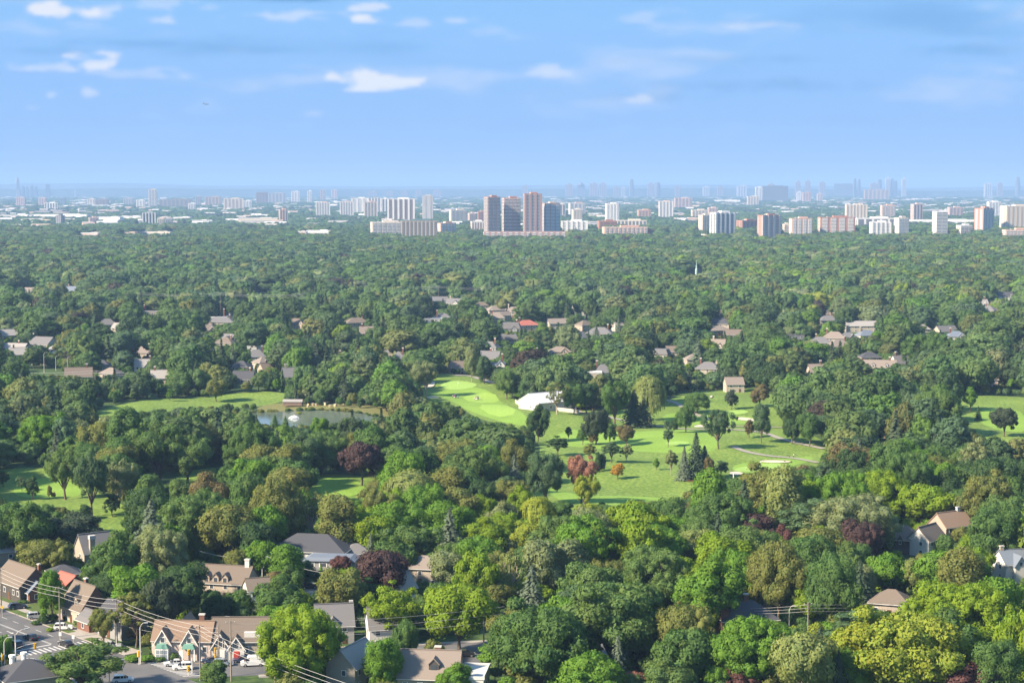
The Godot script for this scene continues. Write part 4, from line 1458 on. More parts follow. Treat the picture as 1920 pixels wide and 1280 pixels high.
	var modern = N.call("large modern house with broad charcoal roof and white walls", 586, 1062, -10, {"w": 22.0, "d": 13.0, "h": 5.4, "rh": 4.2, "roof": "hip", "rm": "dark", "wm": "white", "cols": 6, "k0": 530, "k1": 640, "k2": 1042})
	N.call("low grey wing with tinted glass front below charcoal roof", 622, 1078, -6, {"w": 14.0, "d": 7.0, "h": 4.6, "rh": 1.0, "roof": "mansard", "rm": "blue", "wm": "grey", "ww": 2.2, "cols": 4, "k0": 590, "k1": 650, "k2": 1064})
	N.call("small grey roofed house between spruce and purple tree", 668, 1062, 10, {"w": 8.0, "d": 7.0, "h": 4.2, "rh": 2.6, "roof": "hip", "rm": "grey", "wm": "white"})
	N.call("house with tan hipped roof behind the dark purple tree", 795, 1092, -12, {"w": 11.0, "d": 9.0, "h": 4.6, "rh": 3.0, "roof": "hip", "rm": "tan", "wm": "beige", "k2": 1082})
	N.call("grey roofed house with a small steep front dormer", 626, 1200, 10, {"w": 9.0, "d": 8.0, "h": 4.6, "rh": 4.0, "roof": "gable", "rm": "grey", "wm": "grey", "gables": [[-0.5, 2.6, 4.8, 1.6, 0.2]], "chimneys": [[4.2, -0.6, 6.5, 2.6, 0.8, "white"]], "k2": 1190})
	N.call("slate grey roofed house with white parapet and brick chimney", 720, 1206, 12, {"w": 8.0, "d": 8.0, "h": 4.6, "rh": 4.0, "roof": "gable", "rm": "grey", "wm": "white", "chimneys": [[-1.5, 0.0, 7.0, 2.4, 0.8]], "k2": 1192})
	N.call("white gable peak with chimney beside bright lime tree", 750, 1142, 50, {"w": 6.0, "d": 6.0, "h": 6.0, "rh": 3.5, "roof": "gable", "rm": "pale", "wm": "white", "chimneys": [[0.0, 0.0, 8.6, 1.6, 0.7]], "k2": 1130})
	N.call("beige gabled house with white framed side window", 662, 1285, 68, {"w": 12.0, "d": 7.0, "h": 5.6, "rh": 3.4, "roof": "gable", "rm": "pale", "wm": "stone", "floors": 2, "k0": 638, "k1": 686, "k2": 1280})
	N.call("broad tan shingle roofed house with one shed dormer", 808, 1290, -6, {"w": 13.0, "d": 10.0, "h": 3.6, "rh": 4.6, "roof": "gable", "rm": "tan", "wm": "cream", "dormers": [[1.2, 2.2, 1.4]], "dm": "dark", "floors": 1, "chimneys": [[1.5, -0.5, 6.8, 2.2, 1.3]], "k2": 1280})
	N.call("white flat roofed annex beside tan shingle roof", 882, 1296, -6, {"w": 7.0, "d": 11.0, "h": 4.2, "roof": "flat", "rm": "white", "wm": "white", "floors": 1, "k2": 1278})
	N.call("dark slate roofed brick house with two stout brick chimneys", 1398, 1184, 8, {"w": 13.5, "d": 10.0, "h": 3.8, "rh": 4.0, "roof": "hip", "rm": "dark", "wm": "brick", "floors": 1, "chimneys": [[-6.2, 3.6, 0.5, 8.0, 1.6], [0.0, 0.0, 6.8, 2.4, 1.1]], "k0": 1345, "k1": 1442, "k2": 1178})
	N.call("brown roofed house with brick chimney in the sunlit wood", 1306, 1064, 8, {"w": 9.0, "d": 8.0, "h": 4.4, "rh": 2.8, "roof": "gable", "rm": "brown", "wm": "brick", "chimneys": [[0.5, 2.5, 4.0, 4.6, 1.0]], "k0": 1298, "k1": 1312, "k2": 1048})
	var tw = N.call("half-timbered white gable end between dark shrubs", 1432, 1130, 50, {"w": 8.0, "d": 7.0, "h": 4.6, "rh": 3.2, "roof": "gable", "rm": "brown", "wm": "white", "k0": 1424, "k1": 1444, "k2": 1122})
	for k in 4:
		block("timber", tw, mat("timber", lin(0.06, 0.035, 0.025)), Vector3(-4.05, 2.6, -2.4 + k * 1.5), Vector3(0.1, 5.2, 0.18))
	N.call("grey-brown hipped house with small pointed porch gable", 1688, 1034, -12, {"w": 12.5, "d": 9.0, "h": 4.2, "rh": 4.0, "roof": "hip", "rm": "brown", "wm": "dark", "gables": [[0.0, 2.4, 3.4, 2.2, 0.4]], "k2": 1026})
	N.call("white gabled house with brown roof beside the hipped one", 1738, 1038, 48, {"w": 10.0, "d": 7.0, "h": 5.0, "rh": 3.4, "roof": "gable", "rm": "brown", "wm": "white", "k2": 1028})
	N.call("tan roofed house with white chimney at the wood edge", 1782, 1012, 30, {"w": 11.0, "d": 8.0, "h": 5.0, "rh": 3.6, "roof": "gable", "rm": "orange", "wm": "peach", "chimneys": [[3.0, 0.0, 7.4, 2.4, 1.1, "white"]], "k2": 998})
	N.call("white clapboard house with grey roof and front gable", 1902, 1086, 14, {"w": 9.5, "d": 8.0, "h": 5.2, "rh": 3.0, "roof": "gable", "rm": "blue", "wm": "white", "gables": [[-1.0, 3.4, 5.0, 2.4, 1.4]], "chimneys": [[-4.0, 0.0, 7.0, 2.4, 1.1, "stone"]], "k2": 1080})
	N.call("brown roofed bungalow half under the lime tree", 1672, 1152, -20, {"w": 10.0, "d": 8.0, "h": 3.4, "rh": 3.2, "roof": "hip", "rm": "brown", "wm": "beige", "floors": 1, "k2": 1144})
	var corner = N.call("corner house with charcoal hipped roof and white round vents", 52, 1302, 30, {"w": 12.0, "d": 11.0, "h": 4.6, "rh": 3.2, "roof": "hip", "rm": "dark", "wm": "stone", "floors": 1, "k2": 1290})
	for v in [[-2.6, -2.6], [0.2, -3.6]]:
		var vs := Shape.new()
		vs.lathe(Vector3(v[0], 5.2, v[1]), [[0.55, 0.0], [0.55, 2.6], [0.72, 2.7], [0.72, 3.2], [0.0, 3.3]], 12)
		part("roof_vent", vs, mat("white_trim", lin(0.74, 0.73, 0.71), 0.6), corner)
	N.call("garden shed with weathered grey walls under yellow-green tree", 1640, 1262, 10, {"w": 5.0, "d": 4.0, "h": 2.6, "rh": 1.4, "roof": "gable", "rm": "grey", "wm": "grey", "floors": 1, "cols": 2, "k2": 1256})
	# the maintenance hall of the golf course
	var hall = N.call("white roofed maintenance hall with beige walls beside the golf course", 1022, 770, 36, {"w": 20.0, "d": 16.0, "h": 5.0, "rh": 3.8, "roof": "gable", "rm": "white", "wm": "white", "floors": 1, "cols": 4, "k0": 985, "k1": 1062, "k2": 764})
	var shed = thing("pond_shed", "long low wooden shed with weathered tin roof by the pond", "shed", ground_at(549, 760), deg_to_rad(-3))
	var ss := Shape.new()
	ss.box(Vector3(0, 1.0, 0), Vector3(9.4, 2.0, 3.4))
	part("wall", ss, tex_mat("weathered_wood", noise_tex(0.06, lin(0.12, 0.08, 0.06), lin(0.26, 0.19, 0.15), 75, 128, 3), 0.5), shed)
	part("roof", gable_roof(9.6, 3.4, 2.0, 0.8, 0.3), roof_mat("pale"), shed)
	for k in 5:
		block("wall_board", shed, tex_mat("weathered_wood", null, 0.5), Vector3(-4.0 + k * 2.0, 1.0, 1.74), Vector3(0.3, 1.9, 0.08))
	keep_rect(528, 744, 570, 766, 880.0)

func bay(parent: Node, at: Vector3, porch := false):
	var b := Node3D.new()
	b.name = "porch" if porch else "bay_window"
	parent.add_child(b, true)
	b.position = at
	var s := Shape.new()
	extrude(s, [Vector2(-1.55, 2.9), Vector2(1.55, 2.9), Vector2(1.05, 3.9), Vector2(-1.05, 3.9)], 0.0, 1.1, "z")
	part("copper_roof", s, mat("copper_green", lin(0.16, 0.33, 0.27), 0.6), b)
	var tr = mat("white_trim", lin(0.74, 0.73, 0.71), 0.6)
	if porch:
		for x in [-1.4, 1.4]:
			block("post", b, tr, Vector3(x, 1.45, 0.9), Vector3(0.2, 2.9, 0.2))
		return
	block("bay_frame", b, tr, Vector3(0, 1.45, 0.5), Vector3(3.0, 2.9, 1.0))
	for i in 3:
		for j in 2:
			block("pane", b, mat("bay_glass", lin(0.22, 0.25, 0.28), 0.1), Vector3(-0.92 + i * 0.92, 1.05 + j * 1.05, 1.01), Vector3(0.8, 0.92, 0.05))

func box_outline(at: Vector3, turn: float, w: float, d: float) -> PackedVector2Array:
	var o = PackedVector2Array()
	for c in [[-1, -1], [1, -1], [1, 1], [-1, 1]]:
		var p = at + yaw(turn) * Vector3(c[0] * w * 0.5, 0, c[1] * d * 0.5)
		o.append(Vector2(p.x, p.z))
	return o

# ---------------------------------------------------------------- towers
var tower_spots := []

func paint(k: String) -> Material:
	var c = {"white": [0.74, 0.72, 0.69], "cream": [0.66, 0.58, 0.48], "peach": [0.60, 0.40, 0.30], "brick": [0.40, 0.21, 0.15], "redbrick": [0.36, 0.235, 0.205], "grey": [0.40, 0.40, 0.41], "dark": [0.14, 0.15, 0.165], "pink": [0.60, 0.46, 0.41], "blue": [0.20, 0.26, 0.33], "glass": [0.055, 0.075, 0.10], "brown": [0.26, 0.20, 0.165], "tan": [0.48, 0.38, 0.30], "teal": [0.12, 0.19, 0.20]}[k]
	return mat("facade_" + k, lin(c[0] * 0.95, c[1] * 0.93, c[2] * 0.93), 0.15 if k == "glass" else 0.8)

# a block of flats: walls, a glazed strip for each bay, one balcony band for each storey, a roof house
func tower(label: String, at: Vector3, turn: float, W: float, D: float, H: float, o: Dictionary, group := "", called := "apartment_tower") -> Node3D:
	var t = thing(called, label, "tower" if H > 30 else "building", at, turn, group)
	var wall: String = o.get("wall", "white")
	var fh = 3.0
	var floors = maxi(2, int(H / fh))
	fh = H / floors
	var s := Shape.new()
	s.box(Vector3(0, H * 0.5, 0), Vector3(W, H, D))
	part("wall", s, paint(wall), t)
	var strips: int = o.get("bays", 4)
	var fill: float = o.get("fill", 0.62)
	var glassy = paint(o.get("glass", "dark"))
	for i in strips:
		block("window_strip", t, glassy, Vector3(((i + 0.5) / strips - 0.5) * W, H * 0.5 - 0.6, D * 0.5), Vector3(W / strips * fill, H - 2.4, 0.5))
	var sbays: int = o.get("side", 2)
	for sd in [-1.0, 1.0]:
		for i in sbays:
			block("window_strip", t, glassy, Vector3(sd * W * 0.5, H * 0.5 - 0.6, ((i + 0.5) / sbays - 0.5) * D), Vector3(0.5, H - 2.4, D / sbays * fill * 0.8))
	if o.get("bands", true):
		var b := Shape.new()
		var deep: float = o.get("deep", 0.8)
		for i in strips:
			b.box(Vector3(((i + 0.5) / strips - 0.5) * W, 0, D * 0.5 + deep * 0.5), Vector3(W / strips * fill * 1.06, fh * o.get("thick", 0.42), deep))
		for sd in [-1.0, 1.0]:
			for i in sbays:
				b.box(Vector3(sd * (W * 0.5 + deep * 0.5), 0, ((i + 0.5) / sbays - 0.5) * D), Vector3(deep, fh * o.get("thick", 0.42), D / sbays * fill * 0.85))
		var bm = b.mesh()
		for f in floors:
			var q = part("balcony", bm, paint(o.get("band", wall)), t, "stuff")
			q.position.y = fh * (f + 0.3)
	if o.get("piers", "") != "":
		for i in strips + 1:
			block("pier", t, paint(o.piers), Vector3((float(i) / strips - 0.5) * W, H * 0.5 + 0.4, D * 0.5 + 0.6), Vector3(W / strips * (1.0 - fill) * 0.9, H + 0.8, 1.4))
	if o.get("cap", true):
		block("roof_house", t, paint(o.get("top", wall)), Vector3(W * o.get("cx", 0.1), H + 2.0, 0), Vector3(W * 0.42, 4.0, D * 0.5))
		for k in o.get("plant", 2):
			block("roof_plant", t, paint(["grey", "white", "dark"][k % 3]), Vector3(W * (-0.28 + 0.2 * k), H + 1.4, D * (0.15 - 0.2 * k)), Vector3(3.0 + k, 2.0 + k, 3.0))
		block("parapet", t, paint(o.get("top", wall)), Vector3(0, H + 0.35, 0), Vector3(W + 0.6, 0.7, D + 0.6))
	return t

# x0, x1, top row, row where its foot shows, ground row, turn, look, words
func build_towers():
	var P = func(x0, x1, y0, y1, yg, turn, o, label, group = "", called = "apartment_tower"):
		var at = ground_at((x0 + x1) * 0.5, yg)
		var q = seen_at(at)
		var m = q.z / FOCAL
		var tr = deg_to_rad(turn)
		var D: float = o.get("D", 18.0)
		var W = maxf(8.0, ((x1 - x0) * m - D * absf(sin(tr))) / cos(tr))
		if o.get("D", 0.0) == 0.0 and W < 14.0:
			D = 12.0
			W = maxf(8.0, ((x1 - x0) * m - D * absf(sin(tr))) / cos(tr))
		var H = (yg - y0) * m - (3.0 if o.get("cap", true) else 0.0)
		tower_spots.append([at, maxf(W, D)])
		keep_rect(x0 + 2, y0, x1 - 2, y1 - 7, q.z)
		return tower(label, at, tr, W, D, H, o, group, called)
	# the four red brick towers on their long podium
	var red = {"wall": "redbrick", "band": "grey", "glass": "dark", "bays": 3, "side": 2, "fill": 0.66, "top": "brick", "thick": 0.4, "D": 24.0}
	P.call(907, 938, 367, 440, 447, 22, red, "red brick tower with sunlit edge and dark glazed bays, end of the podium row")
	P.call(941, 976, 369, 438, 446, 14, {"wall": "redbrick", "band": "white", "glass": "glass", "bays": 4, "side": 2, "fill": 0.8, "top": "brick", "D": 22.0, "thick": 0.36}, "dark glazed tower with pale storey bands and red brick roof block")
	P.call(981, 1014, 361, 440, 447, 12, {"wall": "redbrick", "band": "grey", "glass": "dark", "bays": 3, "side": 2, "fill": 0.55, "top": "brick", "D": 22.0, "piers": "redbrick"}, "tallest red brick tower of the podium row")
	P.call(1015, 1050, 379, 438, 446, 20, {"wall": "redbrick", "band": "white", "glass": "blue", "bays": 3, "side": 2, "fill": 0.78, "top": "tan", "D": 24.0, "thick": 0.3}, "shorter red brick tower with bluish curved glazing")
	P.call(906, 1062, 434, 446, 449, 4, {"wall": "redbrick", "band": "white", "glass": "dark", "bays": 14, "side": 3, "fill": 0.5, "cap": false, "D": 34.0, "deep": 0.4}, "low red brick podium with white framed bays under the four towers", "", "podium_building")
	# the front row of flats and offices
	var L = [
		[105, 120, 402, 419, 424, -18, {"wall": "dark", "band": "grey", "bays": 3}, "squat charcoal block at the edge of the far wood"],
		[165, 185, 406, 419, 424, 20, {"wall": "pink", "bays": 3}, "squat pinkish block with flat top beside white sheds"],
		[266, 291, 397, 420, 425, 14, {"wall": "grey", "glass": "dark", "bays": 4, "piers": "white", "bands": false}, "grey striped tower with white ribs"],
		[294, 308, 407, 419, 424, 10, {"wall": "cream", "bays": 3}, "low cream block next to the ribbed grey tower"], [308, 324, 408, 420, 425, 12, {"wall": "grey", "bays": 3}, "low grey block beside low cream one"],
		[522, 540, 391, 416, 420, 16, {"wall": "peach", "bays": 3, "bands": false, "fill": 0.4}, "lone peach brick tower standing in the wood"],
		[592, 618, 378, 401, 410, 12, {"wall": "pink", "band": "white", "bays": 5, "piers": "white"}, "pinkish ribbed slab, first of three alike"], [637, 662, 377, 400, 409, 12, {"wall": "pink", "band": "white", "bays": 5, "piers": "white"}, "pinkish ribbed slab between the other two alike"],
		[682, 707, 377, 405, 411, 14, {"wall": "peach", "band": "cream", "bays": 4, "piers": "cream"}, "peach ribbed slab in front of white towers"],
		[659, 690, 370, 391, 404, 8, {"wall": "white", "bays": 3, "glass": "grey", "piers": "white"}, "white slab behind the pinkish ribbed slabs"], [690, 714, 370, 392, 404, 8, {"wall": "grey", "bays": 4, "glass": "blue", "piers": "white"}, "grey white ribbed slab behind peach slab"],
		[715, 728, 371, 392, 404, 6, {"wall": "white", "bays": 2, "bands": false}, "narrow bright white slab end"],
		[727, 776, 371, 410, 418, 8, {"wall": "white", "glass": "brown", "bays": 5, "piers": "white", "band": "brown", "fill": 0.6, "D": 16.0}, "broad white slab tower with five white ribs"],
		[792, 812, 365, 407, 416, 4, {"wall": "grey", "glass": "dark", "bays": 2, "fill": 0.3, "band": "white", "side": 1}, "slim grey tower with staggered dark window slots"],
		[694, 752, 414, 440, 446, 14, {"wall": "cream", "glass": "dark", "band": "white", "bays": 6, "fill": 0.7, "D": 26.0}, "wide cream office block with dark end bays"],
		[751, 820, 411, 445, 449, 6, {"wall": "tan", "glass": "teal", "band": "brown", "bays": 9, "fill": 0.55, "top": "teal", "D": 24.0}, "brown apartment block with teal glass top storeys"],
		[818, 855, 416, 438, 444, 30, {"wall": "peach", "band": "white", "glass": "grey", "bays": 5, "D": 20.0}, "peach and grey mid-rise with sunlit brick end"],
		[842, 876, 392, 413, 420, 20, {"wall": "cream", "bays": 4, "glass": "grey"}, "cream stepped block beside small pinkish mast block"], [877, 893, 398, 415, 421, 16, {"wall": "pink", "bays": 3}, "small pinkish block with roof mast"], [895, 910, 395, 412, 420, 10, {"wall": "brick", "bays": 3}, "small brick block half behind a red tower"],
		[882, 909, 413, 433, 440, 10, {"wall": "white", "bays": 5, "bands": false, "glass": "brown"}, "low white block with dark window columns"],
		[1047, 1060, 381, 398, 410, 10, {"wall": "cream", "bays": 2, "bands": false}, "plain cream slab behind the shorter red tower"], [1066, 1098, 379, 396, 408, 14, {"wall": "white", "bays": 4, "top": "peach"}, "white slab with peach end tower"],
		[1072, 1092, 391, 413, 420, 12, {"wall": "cream", "bays": 3, "glass": "tan"}, "yellowish cream tower in front of white slab"], [1052, 1100, 412, 434, 441, 6, {"wall": "white", "glass": "blue", "bays": 5, "piers": "white", "fill": 0.5}, "long white block with blue striped bays"],
		[1135, 1161, 380, 412, 420, 8, {"wall": "white", "glass": "grey", "band": "white", "bays": 4, "fill": 0.5}, "lone white tower with gridded front"], [1120, 1157, 412, 432, 438, 12, {"wall": "brick", "glass": "brown", "bays": 5}, "low brick office block below the lone white tower"],
		[1156, 1212, 411, 421, 430, 4, {"wall": "cream", "bays": 8, "bands": false}, "long low cream building behind brick office"], [1129, 1215, 423, 442, 447, 12, {"wall": "peach", "band": "white", "glass": "brown", "bays": 10, "fill": 0.5, "D": 20.0}, "long peach and white mid-rise at the wood edge"],
		[1235, 1261, 376, 403, 412, 8, {"wall": "pink", "band": "white", "bays": 4, "piers": "white"}, "pinkish white ribbed tower standing alone"], [1264, 1298, 370, 382, 394, 8, {"wall": "pink", "bays": 5}, "stepped pinkish blocks on the far rise"], [1195, 1221, 392, 403, 412, 10, {"wall": "peach", "bays": 4}, "low peach block in the far wood"],
		[1296, 1327, 392, 403, 412, 8, {"wall": "cream", "bays": 5}, "low cream slab with dark end"], [1327, 1346, 388, 402, 411, 8, {"wall": "pink", "bays": 3}, "pinkish block behind the big white towers"],
		[1310, 1333, 401, 432, 440, 24, {"wall": "cream", "glass": "brown", "bays": 4, "fill": 0.5}, "cream tower with brown window grid"], [1331, 1377, 396, 442, 447, 26, {"wall": "white", "glass": "dark", "bays": 4, "band": "grey", "piers": "white", "D": 26.0}, "tall white tower with dark striped shaded side"],
		[1381, 1421, 411, 431, 438, 28, {"wall": "brick", "glass": "dark", "bays": 4, "D": 24.0}, "brick mid-rise with dark shaded front"], [1420, 1462, 401, 444, 448, 26, {"wall": "brick", "glass": "grey", "bays": 3, "piers": "grey", "D": 24.0}, "brick ended tower with grey ribs and bare end wall"],
		[1468, 1480, 418, 437, 443, 10, {"wall": "cream", "bays": 2}, "small cream slab beside peach banded block"], [1480, 1523, 407, 440, 446, 12, {"wall": "peach", "band": "white", "glass": "grey", "bays": 4, "thick": 0.5}, "peach block with white balcony bands"],
		[1534, 1603, 405, 438, 445, 8, {"wall": "brick", "band": "white", "glass": "brown", "bays": 4, "fill": 0.6, "thick": 0.5, "D": 20.0}, "broad brick slab with wide white balcony bands"], [1585, 1625, 382, 406, 415, 8, {"wall": "cream", "glass": "tan", "bays": 6, "piers": "cream"}, "cream ribbed slab behind broad brick slab"],
		[1651, 1679, 383, 403, 412, 10, {"wall": "peach", "band": "white", "bays": 5}, "peach slab behind the white low buildings"], [1708, 1730, 381, 411, 418, 18, {"wall": "pink", "bays": 3, "bands": false, "fill": 0.4}, "plain pink slab tower standing alone"],
		[1602, 1680, 407, 426, 436, 6, {"wall": "white", "glass": "dark", "bays": 5, "bands": false, "fill": 0.7, "D": 30.0}, "long white hospital-like block with dark bays"], [1631, 1669, 414, 441, 446, 12, {"wall": "white", "glass": "grey", "bays": 4, "piers": "white"}, "white block with four window columns at the wood edge"],
		[1677, 1704, 406, 441, 446, 22, {"wall": "cream", "band": "white", "glass": "grey", "bays": 4}, "cream white tower with rounded grid front"], [1749, 1776, 396, 441, 447, 16, {"wall": "white", "glass": "dark", "band": "white", "bays": 2, "fill": 0.9, "thick": 0.5, "cap": false}, "slender white tower with continuous balcony bands"],
		[1794, 1823, 420, 441, 447, 18, {"wall": "white", "band": "cream", "glass": "dark", "bays": 3, "fill": 0.85, "thick": 0.5}, "squat white tower with cream balcony bands"], [1827, 1862, 388, 435, 442, 36, {"wall": "brick", "glass": "grey", "bays": 3, "piers": "grey", "bands": false, "D": 26.0}, "tall tower with sunlit brick side and grey ribs"],
		[1851, 1877, 377, 396, 410, 10, {"wall": "white", "glass": "blue", "bays": 4}, "white and blue slab behind the tall brick sided tower"], [1876, 1935, 384, 431, 441, 14, {"wall": "cream", "glass": "tan", "bays": 6, "bands": false, "fill": 0.4, "D": 30.0}, "massive cream slab tower with shaded front"],
		[1880, 1940, 428, 446, 449, 10, {"wall": "peach", "band": "white", "bays": 8, "glass": "brown"}, "low peach block below the massive cream slab"], [1777, 1806, 387, 398, 408, 12, {"wall": "pink", "bays": 4}, "stepped pink block in the far trees"],
		[278, 295, 354, 381, 391, 12, {"wall": "cream", "band": "white", "bays": 3}, "lone tall cream tower on the hazy plain"], [255, 272, 374, 385, 392, 6, {"wall": "white", "bays": 3}, "white cube block below lone cream tower"], [231, 250, 371, 379, 387, 6, {"wall": "grey", "bays": 4}, "grey slab on the hazy plain"],
		[298, 360, 373, 382, 390, 4, {"wall": "brown", "bays": 8, "bands": false}, "long low brown slab on the hazy plain"], [352, 367, 380, 393, 398, 10, {"wall": "white", "bays": 3}, "white block in the middle of the hazy plain"], [366, 377, 367, 381, 388, 8, {"wall": "grey", "bays": 3}, "slim grey block with white base"], [384, 416, 368, 381, 388, 8, {"wall": "tan", "bays": 5}, "wide tan slab with dome roof house"],
		[420, 455, 371, 390, 396, 10, {"wall": "cream", "glass": "brown", "bays": 5, "piers": "cream"}, "cream striped slab with deep dark bays"], [455, 472, 375, 388, 394, 8, {"wall": "white", "bays": 3}, "white block beside cream striped slab"], [480, 502, 360, 375, 384, 6, {"wall": "brown", "bays": 4}, "brown slab, shorter one of a far pair"], [503, 536, 361, 374, 383, 6, {"wall": "grey", "bays": 5}, "grey slab, longer one of a far pair"],
		[546, 562, 358, 374, 382, 8, {"wall": "white", "glass": "brown", "bays": 3}, "white and brown tower far on the plain"], [576, 585, 357, 375, 383, 8, {"wall": "white", "bays": 2}, "slim white pointed tower far on the plain"], [600, 610, 355, 369, 378, 8, {"wall": "tan", "bays": 2}, "slim tan tower far on the plain"], [621, 632, 355, 366, 376, 6, {"wall": "pink", "bays": 2}, "pale pink slab far on the plain"],
		[30, 47, 369, 381, 389, 6, {"wall": "pink", "bays": 4}, "pinkish block at the foot of the curved far towers"], [72, 87, 370, 380, 388, 6, {"wall": "pink", "bays": 3}, "low pinkish block beside the domed far tower"], [83, 108, 379, 388, 395, 4, {"wall": "white", "bays": 5, "bands": false}, "low white block on the hazy plain"], [112, 122, 370, 379, 386, 4, {"wall": "blue", "bays": 2}, "bluish block on the hazy plain"], [163, 178, 372, 380, 387, 4, {"wall": "cream", "bays": 3}, "cream block amid the hazy plain"], [179, 203, 373, 381, 388, 4, {"wall": "brown", "bays": 4}, "brown slab amid the hazy plain"],
		[1401, 1423, 367, 379, 388, 6, {"wall": "cream", "bays": 4}, "cream low block below the white far tower"], [1416, 1429, 350, 369, 380, 4, {"wall": "white", "bays": 2}, "white tower beside the dark far slab"], [1429, 1478, 348, 370, 380, 6, {"wall": "dark", "glass": "dark", "bays": 6, "bands": false}, "broad dark slab on the far plain"], [1494, 1504, 359, 369, 378, 4, {"wall": "white", "bays": 3}, "white small block beside peach one far off"], [1505, 1521, 360, 374, 381, 6, {"wall": "peach", "bays": 3}, "peach small block far off"],
		[1564, 1605, 344, 354, 370, 3, {"wall": "dark", "bays": 6, "bands": false}, "long dark slab on the horizon"], [1620, 1667, 355, 367, 377, 4, {"wall": "tan", "bays": 6}, "long tan slab below the far skyline"], [1532, 1542, 362, 374, 381, 4, {"wall": "pink", "bays": 2}, "small pink block below long dark slab"],
	]
	for a in L:
		P.call(a[0], a[1], a[2], a[3], a[4], a[5], a[6], a[7], "", "apartment_tower" if a[3] - a[2] > 14 else "apartment_block")
	# hazy towers on the skyline
	var sky_towers = [[39.5, 46, 348, 0], [47, 53, 349, 0], [55.5, 62, 347.5, 0], [64, 70, 348.5, 0], [1060, 1074, 346, 1], [1082, 1096, 347, 2], [1105, 1121, 344, 1], [1123, 1137, 344, 1], [1180, 1188, 335, 0], [1214, 1225, 344, 1], [1226, 1238, 341, 0], [1382, 1400, 348, 3], [1491, 1501, 341, 1], [1509, 1520, 340, 1], [1536, 1548, 342, 1], [1600, 1606, 334, 0], [1608, 1614, 335, 0], [1645, 1654, 336, 0], [1660, 1669, 334, 3], [1670, 1676, 334, 0], [1677, 1683, 338, 0], [1691, 1699, 335, 3], [1632, 1645, 344, 1], [1904, 1913, 331, 0], [1846, 1860, 344, 3], [1870, 1880, 344, 1], [691, 706, 358, 1], [725, 736, 358, 1], [752, 764, 358, 1], [780, 791, 357, 1], [812, 826, 357, 1], [1165, 1172, 351, 3], [1318, 1330, 350, 3], [1345, 1356, 350, 1], [139, 142, 357, 3], [1266, 1275, 349, 1], [1150, 1160, 350, 1], [1440, 1452, 345, 1], [980, 990, 348, 1]]
	for a in sky_towers:
		var at = ground_at((a[0] + a[1]) * 0.5, 371)
		var m = seen_at(at).z / FOCAL
		var H = (371 - a[2]) * m
		var W = (a[1] - a[0]) * m
		var t = thing("far_tower", ["slim blue-grey high-rise on the hazy skyline", "grey slab block on the hazy skyline", "grey tower with pointed roof on the skyline", "pale tower on the hazy skyline"][a[3]], "tower", at, 0.0, "towers on the hazy skyline")
		var s := Shape.new()
		if a[3] == 0:
			s.lathe(Vector3.ZERO, [[W * 0.47, 0.0], [W * 0.54, H * 0.4], [W * 0.5, H * 0.8], [W * 0.4, H * 0.97], [0.0, H]], 12)
		else:
			s.box(Vector3(0, H * 0.5, 0), Vector3(W, H, minf(W, 40.0)))
			s.box(Vector3(W * 0.1, H * 1.04, 0), Vector3(W * 0.4, H * 0.09, 18.0))
		part("wall", s, paint(["dark", "brown", "dark", "grey"][a[3]]), t)
		if a[3] == 2:
			var r := Shape.new()
			r.lathe(Vector3(0, H, 0), [[W * 0.62, 0.0], [0.0, 34.0]], 4)
			part("roof", r, paint("dark"), t)
		for k in 3:
			block("window_strip", t, paint("dark"), Vector3((k - 1) * W * 0.28, H * 0.5, minf(W, 40.0) * 0.5 + (W * 0.06 if a[3] == 0 else 0.0)), Vector3(W * 0.12, H * 0.9, 1.0))
		keep_rect(a[0], a[2], a[1], 362, 15000.0)
	for a in [[30, 38, 333, "tall twisting grey high-rise, highest of the far cluster"], [84, 96, 346, "stepped dark high-rise with rounded crown"]]:
		var at = ground_at((a[0] + a[1]) * 0.5, 371)
		var m = seen_at(at).z / FOCAL
		var H = (371.0 - a[2]) * m
		var W = (a[1] - a[0]) * m
		var t = thing("far_tower", a[3], "tower", at)
		var s := Shape.new()
		for k in 8:
			s.box(Vector3(-W * 0.02 * k, H * (k + 0.5) / 8.0, 0), Vector3(W * (1.0 - 0.05 * k), H / 8.0, W * 0.8), yaw(0.06 * k))
		part("wall", s, paint("grey" if a[0] < 50 else "dark"), t)
		for k in 3:
			block("window_strip", t, paint("dark"), Vector3((k - 1) * W * 0.25, H * 0.45, W * 0.52), Vector3(W * 0.12, H * 0.86, 1.5))

func at_tower(p: Vector3) -> bool:
	for t in tower_spots:
		if Vector2(t[0].x - p.x, t[0].z - p.z).length() < t[1] * 0.6 + 34.0:
			return true
	return hides(p, 13.0, 50.0)

